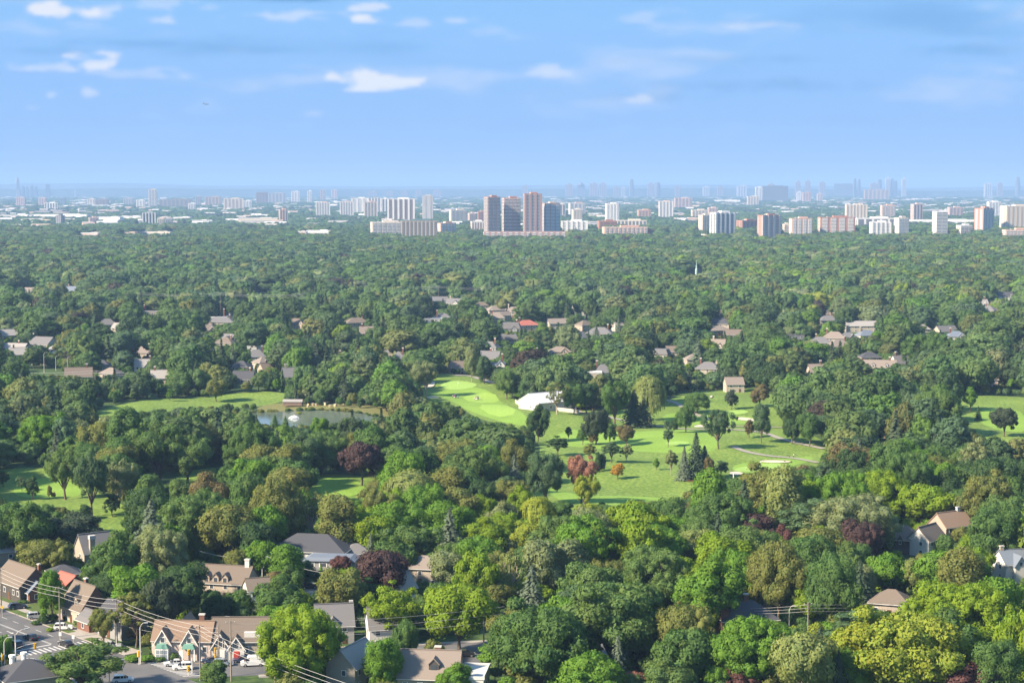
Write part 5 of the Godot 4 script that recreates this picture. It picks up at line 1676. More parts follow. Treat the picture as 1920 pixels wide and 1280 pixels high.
# low buildings scattered over the plain
func build_far_city():
	var r := RandomNumberGenerator.new()
	r.seed = 404
	var listed_low = [[0, 60, 401, 408, "white", "very long white industrial shed"], [60, 168, 400, 407, "white", "long white warehouse roof on the open plain"], [185, 228, 404, 414, "white", "white factory block with stepped roof"], [228, 266, 403, 412, "white", "white shed next to grey ribbed tower"], [327, 358, 405, 412, "white", "long white school-like building"], [447, 520, 406, 417, "cream", "cream low complex at the wood edge"], [360, 392, 411, 418, "white", "white sheds beyond the wood"], [553, 575, 432, 440, "pink", "pinkish low school wing among trees"], [575, 622, 430, 438, "white", "long white school wing among trees"], [152, 190, 435, 441, "pink", "pink low roofs deep in the wood"], [226, 258, 434, 440, "tan", "tan low roof deep in the wood"], [262, 324, 433, 437, "cream", "long pale roofline deep in the wood"], [1265, 1312, 407, 413, "peach", "long low peach school building"], [1705, 1830, 410, 417, "white", "long white low hospital wing"], [1260, 1272, 439, 443, "white", "small white roof at the wood edge"], [1303, 1325, 439, 443, "white", "flat white roof below the cream tower"], [1340, 1388, 373, 379, "white", "long white low roof on the far rise"], [860, 892, 359, 364, "white", "white far warehouse near the horizon"], [905, 918, 357, 362, "white", "white far shed near horizon"], [1096, 1112, 357, 361, "white", "white far shed below the skyline"], [1355, 1372, 353, 360, "white", "white long far building under skyline"], [655, 668, 436, 440, "white", "small white roof in the wood"], [300, 312, 369, 372, "white", "bright far roof on the plain"]]
	for a in listed_low:
		var at = ground_at((a[0] + a[1]) * 0.5, a[3] + 3)
		var m = seen_at(at).z / FOCAL
		var W = (a[1] - a[0]) * m
		var H = maxf(6.0, (a[3] + 3 - a[2]) * m * 0.8)
		var t = thing("low_building", a[5], "building", at, deg_to_rad(r.randf_range(-8, 8)))
		var s := Shape.new()
		s.box(Vector3(0, H * 0.5, 0), Vector3(W, H, 40.0))
		s.box(Vector3(W * 0.2, H * 0.5 + 2.0, -6), Vector3(W * 0.3, H, 24.0))
		part("wall", s, paint(a[4]), t)
		block("roof", t, paint("white" if a[4] != "tan" else "tan"), Vector3(0, H + 0.3, 0), Vector3(W + 1.0, 0.6, 41.0))
		block("window_strip", t, paint("grey"), Vector3(0, H * 0.5, 20.0), Vector3(W * 0.86, H * 0.22, 0.5))
		keep_rect(a[0] + 3, a[2], a[1] - 3, a[3] - 4, seen_at(at).z)
		tower_spots.append([at, W * 0.7])
	# the many small roofs and walls that only glint between the far trees
	var s := Shape.new()
	s.box(Vector3(0, 0.35, 0), Vector3(1.0, 0.7, 0.7))
	extrude(s, [Vector2(-0.38, 0.7), Vector2(0, 1.0), Vector2(0.38, 0.7)], -0.52, 0.52, "x")
	var mesh_ = s.mesh()
	var wm = mat("small_roofs", Color.WHITE, 0.85)
	wm.vertex_color_use_as_albedo = true
	var all = []
	for i in 4200:
		var d = pow(r.randf(), 0.8) * 15000.0 + 4400.0
		var at = Vector3(r.randf_range(-0.29, 0.29) * d, 0, -d)
		var p = seen_at(at)
		var open_left = p.x < 480.0 and p.y > 393.0 and p.y < 422.0
		if not open_left and r.randf() < 0.3:
			continue
		var sz = r.randf_range(9, 22) * (1.8 if r.randf() < 0.12 else 1.0) * (1.0 + (d - 4400.0) / 14000.0)
		var c = [Color(0.5, 0.47, 0.45), Color(0.4, 0.36, 0.33), Color(0.3, 0.28, 0.28), Color(0.38, 0.28, 0.23), Color(0.56, 0.54, 0.52), Color(0.2, 0.19, 0.19)][r.randi() % 6]
		all.append([at, sz, c, r.randf_range(-0.7, 0.7), minf(sz * r.randf_range(0.4, 0.7), 16.0)])
	var mm := MultiMesh.new()
	mm.transform_format = MultiMesh.TRANSFORM_3D
	mm.use_colors = true
	mm.mesh = mesh_
	mm.instance_count = all.size()
	for i in all.size():
		var q = all[i]
		mm.set_instance_transform(i, Transform3D(yaw(q[3]).scaled_local(Vector3(q[1] * 1.4, q[4], q[1])), q[0]))
		mm.set_instance_color(i, q[2])
	var mi := MultiMeshInstance3D.new()
	mi.name = "far_rooftops"
	mi.multimesh = mm
	mi.material_override = wm
	add_child(mi)
	tag(mi, "countless small pale roofs glinting between the far trees", "rooftops", "", "stuff")

# ---------------------------------------------------------------- the crossing: roads, kerbs, pavements, markings
const U := Vector2(0.67, 0.743)          # along the main road, towards the camera
const E0 := Vector2(-104.6, -429.0)      # its kerb beside the houses
const V := Vector2(0.985, -0.173)          # along the side road
const F0 := Vector2(-85.5, -410.7)       # its kerb beside the pink house
var UN := Vector2(-0.743, 0.67)
var VN := Vector2(0.173, 0.985)

func strip(o: Vector2, along: Vector2, side: Vector2, a0: float, a1: float, s0: float, s1: float) -> PackedVector2Array:
	return PackedVector2Array([o + along * a0 + side * s0, o + along * a1 + side * s0, o + along * a1 + side * s1, o + along * a0 + side * s1])

func slab(called: String, o: PackedVector2Array, y0: float, y1: float, m: Material, label: String, cat_: String):
	var s := Shape.new()
	s.poly_prism(o, y0, y1)
	return structure(called, s, m, label, cat_)

func build_roads():
	keep.resize(KW * KH)
	var asphalt = tex_mat("asphalt", noise_tex(0.06, lin(0.100, 0.098, 0.100), lin(0.148, 0.144, 0.144), 81, 512, 5), 0.12, 0.92, noise_tex(0.01, lin(0.82, 0.82, 0.83), Color.WHITE, 82, 256), 0.03)
	var concrete = tex_mat("concrete", noise_tex(0.06, lin(0.264, 0.238, 0.211), lin(0.350, 0.317, 0.284), 83, 256, 4), 0.3, 0.92)
	var lawn = tex_mat("lawn", noise_tex(0.05, lin(0.043, 0.081, 0.014), lin(0.105, 0.130, 0.031), 84, 256, 4), 0.12, 0.95)
	var paint_ = tex_mat("road_paint", noise_tex(0.08, lin(0.400, 0.392, 0.376), lin(0.592, 0.584, 0.568), 85, 128, 4), 0.5, 0.8)
	var main = strip(E0, U, UN, -170.0, 60.0, 0.0, 18.0)
	slab("main_road", main, -0.3, 0.04, asphalt, "wide grey asphalt main road with lane markings", "road")
	var side = strip(F0, V, VN, -14.0, 130.0, 0.0, 20.0)
	slab("side_road", side, -0.3, 0.045, asphalt, "grey asphalt side road passing the pink house", "road")
	forbid(strip(E0, U, UN, -170.0, 60.0, -5.5, 21.0))
	forbid(strip(F0, V, VN, -14.0, 130.0, -4.0, 21.0))
	# kerbs, grass verge and pavement beside the houses
	slab("kerb", strip(E0, U, UN, -170.0, 22.0, -0.25, 0.0), -0.3, 0.17, concrete, "pale concrete kerb along main road beside houses", "kerb")
	var cuts = [[-170.0, -45.0], [-40.0, -26.0], [-16.5, -5.6], [2.0, 12.0]]
	for i in cuts.size():
		slab("grass_verge", strip(E0, U, UN, cuts[i][0], cuts[i][1], -2.6, -0.255), -0.3, 0.15, lawn, ["long grass verge leading up the main road", "grass verge between the two driveways", "grass verge in front of white parked car", "grass verge by the corner pole"][i], "verge")
	for g in [[-45.0, -40.0], [-26.0, -16.5], [-5.6, 2.0], [12.0, 22.0]]:
		slab("drive_apron", strip(E0, U, UN, g[0], g[1], -2.6, -0.255), -0.3, 0.145, concrete, "pale concrete apron crossing the grass verge", "driveway")
	for k in 96:
		var a = -170.0 + k * 2.0
		var o = strip(E0, U, UN, a + 0.02, a + 1.98, -4.6, -2.62)
		if k < 40:
			if k % 8 == 0:
				slab("pavement", strip(E0, U, UN, a, a + 15.98, -4.6, -2.62), -0.3, 0.16, concrete, "pale concrete pavement higher up the main road", "pavement")
			continue
		if k == 40:
			var s0 := Shape.new()
			s0.poly_prism(strip(E0, U, UN, a, 22.0, -4.59, -2.63), -0.3, 0.13)
			pavement_root = structure("pavement", s0, concrete, "pale pavement of square slabs beside the main road", "pavement")
		var ps := Shape.new()
		ps.poly_prism(o, 0.1, 0.155 + 0.01 * (k % 3))
		part("paving_slab", ps, concrete, pavement_root)
	slab("lawn", strip(E0, U, UN, -90.0, 4.0, -14.0, -4.62), -0.2, 0.1, lawn, "front lawns beside the main road", "lawn")
	var brickd = tex_mat("drive_paving", noise_tex(0.08, lin(0.238, 0.182, 0.154), lin(0.336, 0.266, 0.231), 86, 256, 4), 0.4, 0.92)
	slab("driveway", strip(E0, U, UN, -25.5, -17.5, -13.0, -4.62), -0.2, 0.13, brickd, "pinkish paved driveway of the stone house", "driveway")
	slab("driveway", strip(E0, U, UN, -5.2, 1.6, -16.0, -4.62), -0.2, 0.13, brickd, "paved driveway under the white parked car", "driveway")
	slab("driveway", strip(E0, U, UN, -44.6, -40.4, -14.0, -4.62), -0.2, 0.13, concrete, "narrow driveway with the blue parked car", "driveway")
	# beside the side road
	slab("kerb", strip(F0, V, VN, 2.0, 130.0, -0.25, 0.0), -0.3, 0.17, concrete, "pale kerb of side road below pink house", "kerb")
	slab("kerb", strip(F0, V, VN, 26.0, 130.0, 20.0, 20.25), -0.3, 0.17, concrete, "pale kerb on near edge of the side road", "kerb")
	slab("pavement", strip(F0, V, VN, 2.0, 130.0, -1.9, -0.255), -0.3, 0.15, concrete, "pavement in front of the pink house", "pavement")
	slab("lawn", strip(F0, V, VN, 2.0, 26.0, -5.6, -1.92), -0.2, 0.09, lawn, "small lawn in front of the pink house", "lawn")
	slab("driveway", strip(F0, V, VN, 26.2, 38.0, -7.4, -1.92), -0.2, 0.11, brickd, "wide pale driveway of half-timbered house", "driveway")
	slab("front_walk", strip(F0, V, VN, 9.0, 24.0, -3.6, -2.4), -0.1, 0.13, concrete, "concrete walk crossing lawn of the pink house", "path")
	slab("pavement", strip(F0, V, VN, 26.0, 60.0, 20.26, 22.2), -0.3, 0.15, concrete, "pavement on the near side of the side road", "pavement")
	# corner by the hipped house
	slab("pavement", strip(E0, U, UN, 6.0, 60.0, 18.3, 24.0), -0.3, 0.15, concrete, "paved street corner beside the charcoal hipped roof", "pavement")
	slab("kerb", strip(E0, U, UN, -170.0, 60.0, 18.0, 18.25), -0.3, 0.17, concrete, "kerb on the far edge of the main road", "kerb")
	slab("grass_verge", strip(E0, U, UN, -60.0, 5.5, 18.3, 24.0), -0.3, 0.14, lawn, "grass verge below main road by the street lamp", "verge")
	# markings
	var lines = [[3.7, 1], [7.4, 0], [7.75, 0], [11.2, 1], [14.6, 1]]
	for l in lines:
		if l[1] == 0:
			marking(strip(E0, U, UN, -165.0, 1.0, l[0], l[0] + 0.14), paint_, "solid white centre line on the main road")
		else:
			for k in 22:
				marking(strip(E0, U, UN, -128.0 + k * 6.0, -125.2 + k * 6.0, l[0], l[0] + 0.17), paint_, "white lane dash on the main road", "white lane dashes on the main road")
	for k in 15:
		marking(strip(Vector2(-84.0, -409.2), V, U, -2.0, 2.0, k * 1.35, k * 1.35 + 0.45), paint_, "white bar of zebra crossing over the side road", "zebra bars over the side road")
	for k in 14:
		marking(strip(E0, U, UN, 3.5, 7.3, 0.6 + k * 1.25, 1.08 + k * 1.25), paint_, "white bar of zebra crossing over main road", "zebra bars over the main road")
	marking(strip(Vector2(-80.6, -410.2), V, U, -0.2, 0.2, 0.0, 8.5), paint_, "broad white stop line beside white waiting car")
	marking(strip(E0, U, UN, 1.2, 1.7, 7.9, 17.6), paint_, "broad white stop line across main road")
	for k in 7:
		marking(strip(F0, V, VN, 26.0 + k * 6.0, 29.0 + k * 6.0, 11.0, 11.16), paint_, "white lane dash on the side road", "white lane dashes on the side road")
	marking(strip(F0, V, VN, 12.0, 60.0, 7.4, 7.55), mat("yellow_paint", lin(0.55, 0.40, 0.10), 0.8), "yellow centre line of the side road")
	var c = E0 + U * -16.0 + UN * 9.6
	marking(PackedVector2Array([c - U * 1.8 + UN * 0.12, c + U * 0.6 + UN * 0.12, c + U * 0.6 + UN * 0.5, c + U * 1.8, c + U * 0.6 - UN * 0.5, c + U * 0.6 - UN * 0.12, c - U * 1.8 - UN * 0.12]), paint_, "white arrow painted in the turning lane")
	var isl := Shape.new()
	isl.poly_prism(strip(F0, V, VN, 13.5, 22.0, 6.5, 7.1), -0.1, 0.2)
	structure("traffic_island", isl, concrete, "narrow concrete traffic island in the side road", "island")

var pavement_root: MeshInstance3D

func marking(o: PackedVector2Array, m: Material, label: String, group := ""):
	var s := Shape.new()
	var idx = Geometry2D.triangulate_polygon(o)
	for i in range(0, idx.size(), 3):
		var a = o[idx[i]]; var b = o[idx[i + 1]]; var d = o[idx[i + 2]]
		if (b - a).cross(d - a) < 0:
			var q = b; b = d; d = q
		s.tri(Vector3(a.x, 0.056, a.y), Vector3(b.x, 0.056, b.y), Vector3(d.x, 0.056, d.y))
	var st = structure("road_marking", s, m, label, "marking")
	if group:
		st.set_meta("group", group)

# ---------------------------------------------------------------- poles, lamps, signals, signs
func wire_between(a: Vector3, b: Vector3, sag: float, label: String, group: String, r := 0.04):
	var pts = []
	for i in 13:
		var t = i / 12.0
		pts.append(a.lerp(b, t) - Vector3(0, sag * 4.0 * t * (1.0 - t), 0))
	var s := Shape.new()
	s.chain(pts, r, r, 5)
	var o := MeshInstance3D.new()
	o.name = numbered("overhead_wire")
	o.mesh = s.mesh()
	o.material_override = mat("wire", lin(0.42, 0.41, 0.40), 0.5)
	add_child(o)
	tag(o, label, "wire", group)

func utility_pole(label: String, at: Vector3, h: float, arms := 1, turn := 0.0, transformer := false) -> Node3D:
	var t = thing("utility_pole", label, "pole", at, turn)
	var wood = tex_mat("pole_wood", noise_tex(0.05, lin(0.16, 0.13, 0.11), lin(0.32, 0.28, 0.24), 91, 128, 3), 1.2)
	var s := Shape.new()
	s.tube(Vector3(0, -0.3, 0), Vector3(0, h, 0), 0.19, 0.12, 8, true)
	part("pole", s, wood, t)
	for k in arms:
		block("crossarm", t, wood, Vector3(0, h - 0.5 - k * 0.9, 0), Vector3(2.2, 0.12, 0.12))
		for x in [-0.95, 0.0, 0.95]:
			var i := Shape.new()
			i.lathe(Vector3(x, h - 0.44 - k * 0.9, 0), [[0.06, 0.0], [0.09, 0.1], [0.04, 0.22], [0.0, 0.24]], 6)
			part("insulator", i, mat("porcelain", lin(0.5, 0.47, 0.44), 0.3), t)
	if transformer:
		var c := Shape.new()
		c.lathe(Vector3(-0.45, h - 3.4, 0), [[0.0, 0.0], [0.3, 0.0], [0.3, 1.0], [0.0, 1.05]], 10)
		part("transformer", c, mat("lamp_grey", lin(0.46, 0.46, 0.46), 0.5), t)
	return t

func street_lamp(label: String, at: Vector3, h: float, turn: float, reach := 2.2) -> Node3D:
	var t = thing("street_lamp", label, "street lamp", at, turn)
	var m = mat("lamp_post", lin(0.56, 0.53, 0.49), 0.6)
	var s := Shape.new()
	s.tube(Vector3(0, -0.2, 0), Vector3(0, h, 0), 0.15, 0.09, 8)
	part("post", s, m, t)
	var a := Shape.new()
	a.chain([Vector3(0, h - 0.3, 0), Vector3(reach * 0.3, h + 0.5, 0), Vector3(reach * 0.7, h + 0.9, 0), Vector3(reach, h + 0.95, 0)], 0.07, 0.05, 6)
	part("arm", a, m, t)
	var l := Shape.new()
	l.box(Vector3(reach + 0.35, h + 0.93, 0), Vector3(0.9, 0.16, 0.34))
	l.box(Vector3(reach + 0.40, h + 0.84, 0), Vector3(0.55, 0.08, 0.24))
	part("lamp_head", l, mat("lamp_grey", lin(0.46, 0.46, 0.46), 0.5), t)
	return t

func signal_head(parent: Node, at: Vector3, turn: float):
	var n := Node3D.new()
	n.name = "signal_head"
	parent.add_child(n, true)
	n.position = at
	n.rotation.y = turn
	var y = mat("signal_yellow", lin(0.72, 0.42, 0.02), 0.5)
	block("housing", n, y, Vector3.ZERO, Vector3(0.5, 1.35, 0.34))
	for k in 3:
		var s := Shape.new()
		s.tube(Vector3(0, 0.42 - k * 0.42, 0.16), Vector3(0, 0.42 - k * 0.42, 0.34), 0.17, 0.15, 10, true)
		part("lens_hood", s, mat("signal_dark_yellow", lin(0.42, 0.25, 0.02), 0.6), n)

func signal_mast(label: String, at: Vector3, h: float, turn: float, arm: float, heads: Array, sign_at := -1.0) -> Node3D:
	var t = thing("traffic_signal", label, "traffic light", at, turn)
	var m = mat("lamp_post", lin(0.56, 0.53, 0.49), 0.6)
	var s := Shape.new()
	s.tube(Vector3(0, -0.2, 0), Vector3(0, h, 0), 0.13, 0.1, 8)
	part("post", s, m, t)
	if arm > 0.0:
		var a := Shape.new()
		a.chain([Vector3(0, h - 1.4, 0), Vector3(arm * 0.5, h - 0.7, 0), Vector3(arm, h - 0.4, 0)], 0.09, 0.06, 6)
		part("arm", a, m, t)
	for hd in heads:
		signal_head(t, Vector3(hd[0], hd[1], 0.25), hd[2])
	if sign_at >= 0.0:
		block("name_sign", t, mat("sign_blue", lin(0.10, 0.36, 0.66), 0.5), Vector3(sign_at, h - 0.6, 0.12), Vector3(1.9, 0.5, 0.05))
	return t

func build_street_furniture():
	var turn_u = atan2(-U.y, U.x)
	var line = [[2, 1155, 12.5], [112, 1198, 12.8], [219, 1212, 11.6], [375, 1276, 12.6]]
	var tops = []
	var words = ["wooden utility pole beside the half-timbered house", "wooden utility pole beside the white parked car", "wooden utility pole in front of the dark fir", "dark wooden utility pole at the side road corner"]
	for i in line.size():
		var at = ground_at(line[i][0], line[i][1])
		utility_pole(words[i], at, line[i][2], 1, turn_u + PI * 0.5)
		tops.append(at + Vector3(0, line[i][2], 0))
	var at5 = ground_at(433, 1277)
	utility_pole("dark wooden utility pole in front of half-timbered house", at5, 13.6, 1, 0.2)
	var at6 = ground_at(410, 1240)
	utility_pole("pale utility pole behind the zebra crossing", at6, 8.6, 0)
	var at7 = ground_at(516, 1312)
	utility_pole("wooden pole rising before the big bright green tree", at7, 9.2, 1, 0.5)
	tops.insert(0, tops[0] + Vector3(-30, 0.4, -28))
	tops.append(at7 + Vector3(0, 9.4, 0))
	tops.append(at7 + Vector3(46, 8.0, 44))
	for i in tops.size() - 1:
		for k in 3:
			wire_between(tops[i] - Vector3(0, 0.3 + k * 1.05, 0), tops[i + 1] - Vector3(0, 0.3 + k * 1.05, 0), 0.7, "pale overhead power wire strung along the roadside poles", "power wires along the roadside poles")
	# thin wires to the pole of the half-timbered house and across
	for k in 3:
		wire_between(at5 + Vector3(0, 12.8 - k * 1.6, 0), at5 + Vector3(60, 12.0 - k * 1.6, -20), 1.0, "thin wire running along the side road", "thin wires along the side road", 0.028)
		wire_between(tops[3] - Vector3(0, 3.6 + k * 1.3, 0), at6 + Vector3(0, 7.8 - k * 1.0, 0), 0.9, "thin slack wire in front of pink house", "slack wires before the pink house", 0.028)
	var at8 = ground_at(491, 1100)
	utility_pole("grey utility pole with transformer behind the row house", at8, 9.4, 1, 0.3, true)
	street_lamp("small street lamp beside the transformer pole", ground_at(491.5, 1101), 5.2, 0.0, 1.4)
	keep_rect(484, 1038, 496, 1090, 480.0)
	wire_between(at8 + Vector3(0, 9.0, 0), ground_at(375, 1098) + Vector3(0, 9.6, 0), 1.2, "bright wire from transformer pole into the dark wood", "wires of the transformer pole")
	wire_between(at8 + Vector3(0, 9.0, 0), ground_at(640, 1130) + Vector3(0, 7.4, 0), 1.0, "bright wire from transformer pole towards the grey wing", "wires of the transformer pole")
	# the back lane
	var b0 = ground_at(907, 1205)
	utility_pole("thin pale pole between lime tree and big maple", b0, 7.4, 0)
	keep_rect(902, 1146, 912, 1182, 430.0)
	var b1 = ground_at(1312, 1170)
	utility_pole("short pale pole beside the brick chimney house", b1, 4.6, 0)
	var b2 = ground_at(1515, 1208)
	utility_pole("slim wooden pole beside the sunlit yellow cypress", b2, 10.2, 1, 0.3)
	keep_rect(1509, 1122, 1520, 1200, 430.0)
	for k in 3:
		wire_between(b0 + Vector3(0, 7.2 - k * 0.9, 0), b0 + Vector3(-62, 6.0 - k * 1.2, -2), 1.0, "wire from the pale pole to grey roofed houses", "back lane wires", 0.03)
		wire_between(b1 + Vector3(0, 4.5 - k * 0.5, 0), b2 + Vector3(0, 9.6 - k * 0.8, 0), 0.7, "wire over the dark slate roof", "wires over the slate roof", 0.03)
		wire_between(b2 + Vector3(0, 9.6 - k * 0.8, 0), b2 + Vector3(34, 8.6 - k * 0.8, -14), 0.8, "wire from slim pole towards brown bungalow", "wires towards the bungalow", 0.03)
	street_lamp("street lamp with curved arm beside slate roofed house", ground_at(1480, 1185), 5.6, 0.0, 0.8)
	keep_rect(1476, 1130, 1488, 1160, 440.0)
	# lamps and signals at the crossing
	street_lamp("tall pale street lamp at the corner of the pink house", ground_at(263, 1245), 8.6, 0.2, 1.0)
	street_lamp("street lamp fixed beside the fir tree pole", ground_at(216, 1213), 5.2, PI, 2.0)
	street_lamp("street lamp rising out of the corner tree", ground_at(205, 1302), 6.4, 0.4, 2.4)
	street_lamp("street lamp at the charcoal roofed corner house", ground_at(8, 1262), 7.2, 0.2, 1.0)
	street_lamp("low street lamp behind the dark roofed corner", ground_at(73, 1262), 2.4, PI, 1.2)
	street_lamp("tall street lamp with long arm over main road", ground_at(29, 1258), 8.4, 0.5, 2.2)
	signal_mast("long armed traffic signal hanging over the main road", ground_at(29.5, 1259), 6.6, 0.3, 4.2, [[4.2, 5.6, 0.1], [-0.4, 2.6, 0.3]])
	var sm = signal_mast("traffic signal with blue street name board", ground_at(218, 1216), 6.0, PI - 0.05, 3.8, [[3.9, 5.4, PI]], 1.6)
	signal_mast("pair of low traffic signals at the paved corner", ground_at(20, 1270), 3.8, 0.2, 0.0, [[-0.7, 3.4, 0.4], [0.6, 3.5, -0.3]])
	signal_mast("traffic signal at the edge of pavement below lamp", ground_at(3, 1262), 4.6, 0.2, 0.0, [[0.2, 3.6, 0.6]], 0.0)
	signal_mast("traffic signal on slim post before the pink house", ground_at(360, 1262), 5.4, 0.0, 0.0, [[-0.7, 4.8, 0.4]])
	signal_mast("traffic signal on traffic island", ground_at(353, 1266), 2.2, 0.0, 0.0, [[0.0, 1.6, -0.5]])
	signal_mast("double traffic signal before half-timbered house", ground_at(408, 1243), 3.4, 0.0, 0.0, [[-0.5, 2.0, 0.3], [-0.5, 3.0, 0.3]])
	signal_mast("small traffic signal on the tall corner lamp", ground_at(260.5, 1246), 3.4, 0.0, 0.0, [[-0.1, 2.6, 0.9]])
	# signs
	var dm = thing("warning_sign", "yellow diamond warning sign on roadside post", "sign", ground_at(3.5, 1157))
	var ps := Shape.new()
	ps.tube(Vector3(0, 0, 0), Vector3(0, 2.6, 0), 0.05, 0.05, 6)
	part("post", ps, mat("lamp_post", lin(0.56, 0.53, 0.49), 0.6), dm)
	var ds := Shape.new()
	ds.box(Vector3(0, 2.6, 0.08), Vector3(0.62, 0.62, 0.04), Basis(Vector3.BACK, PI / 4))
	part("panel", ds, mat("signal_yellow2", lin(0.75, 0.50, 0.02), 0.5), dm)
	part("arrow", arrow_shape(), mat("sign_black", lin(0.03, 0.03, 0.03), 0.5), dm).position = Vector3(0, 2.6, 0.105)
	for a in [[112.6, 1201, 2.0, "white rectangular notice on the roadside pole"], [137, 1206, 1.9, "white sign standing on the corner lawn"], [287, 1228, 2.4, "tall white plate sign beside the pink house"], [199, 1232, 2.0, "small blue and white round sign behind the tree"]]:
		var t = thing("road_sign", a[3], "sign", ground_at(a[0], a[1]))
		var s := Shape.new()
		s.tube(Vector3.ZERO, Vector3(0, a[2], 0), 0.04, 0.04, 6)
		part("post", s, mat("lamp_post", lin(0.56, 0.53, 0.49), 0.6), t)
		block("panel", t, mat("white_trim", lin(0.74, 0.73, 0.71), 0.6) if a[0] < 199 or a[0] > 210 else mat("sign_blue", lin(0.10, 0.36, 0.66), 0.5), Vector3(0, a[2] - 0.3, 0.25), Vector3(0.6, 0.9 if a[0] < 280 else 1.8, 0.05))
	# poles standing above the trees farther off
	for a in [[413, 598, 22, "wooden wire pole rising over white flat roofs"], [822, 572, 18, "wooden wire pole beside grey gable roof"], [1870, 594, 14, "wire pole above the distant garden trees"], [1075, 702, 15, "bare wooden pole behind the golf hall"], [178, 724, 9, "wire pole beside tan hipped roof"]]:
		var at = ground_at(a[0], a[1])
		var h = a[2]
		utility_pole(a[3], at, h, 2)
		var m = seen_at(at)
		keep_rect(a[0] - 4, seen_at(at + Vector3(0, h, 0)).y, a[0] + 4, lerpf(seen_at(at + Vector3(0, h, 0)).y, m.y, 0.55), m.z)
		if a[0] < 1000 or a[0] > 1500:
			for k in 2:
				wire_between(at + Vector3(0, h - 0.5 - k * 1.2, 0), at + Vector3(70, h - 0.5 - k * 1.2, 12), 1.5, "distant wire strung over the tree tops", "distant wires over the tree tops", 0.06)
				wire_between(at + Vector3(0, h - 0.5 - k * 1.2, 0), at + Vector3(-70, h - 0.5 - k * 1.2, -6), 1.5, "distant wire strung over the tree tops", "distant wires over the tree tops", 0.06)
	for a in [[82, 700, 11.5, "tall lamp post beside long gabled roof"], [104, 696, 8.5, "shorter lamp post on the parking lot"], [126, 702, 9.5, "slim lamp post before the white house"]]:
		street_lamp(a[3], ground_at(a[0], a[1]), a[2], 0.5, 1.4)
		var at = ground_at(a[0], a[1])
		keep_rect(a[0] - 3, seen_at(at + Vector3(0, a[2], 0)).y, a[0] + 4, a[1] - 8, -at.z)
	slab("parking_lot", smooth_outline([[50, 683], [75, 680], [110, 690], [112, 702], [60, 700]], 1), -0.1, 0.06, tex_mat("concrete", null, 0.3), "pale parking lot behind the dark round trees", "parking lot")
	keep_rect(56, 682, 108, 698, 1080.0)

func arrow_shape() -> Shape:
	var s := Shape.new()
	s.box(Vector3(0, -0.05, 0), Vector3(0.07, 0.3, 0.02))
	s.tri(Vector3(-0.14, 0.08, 0.01), Vector3(0, 0.24, 0.01), Vector3(0.14, 0.08, 0.01))
	return s

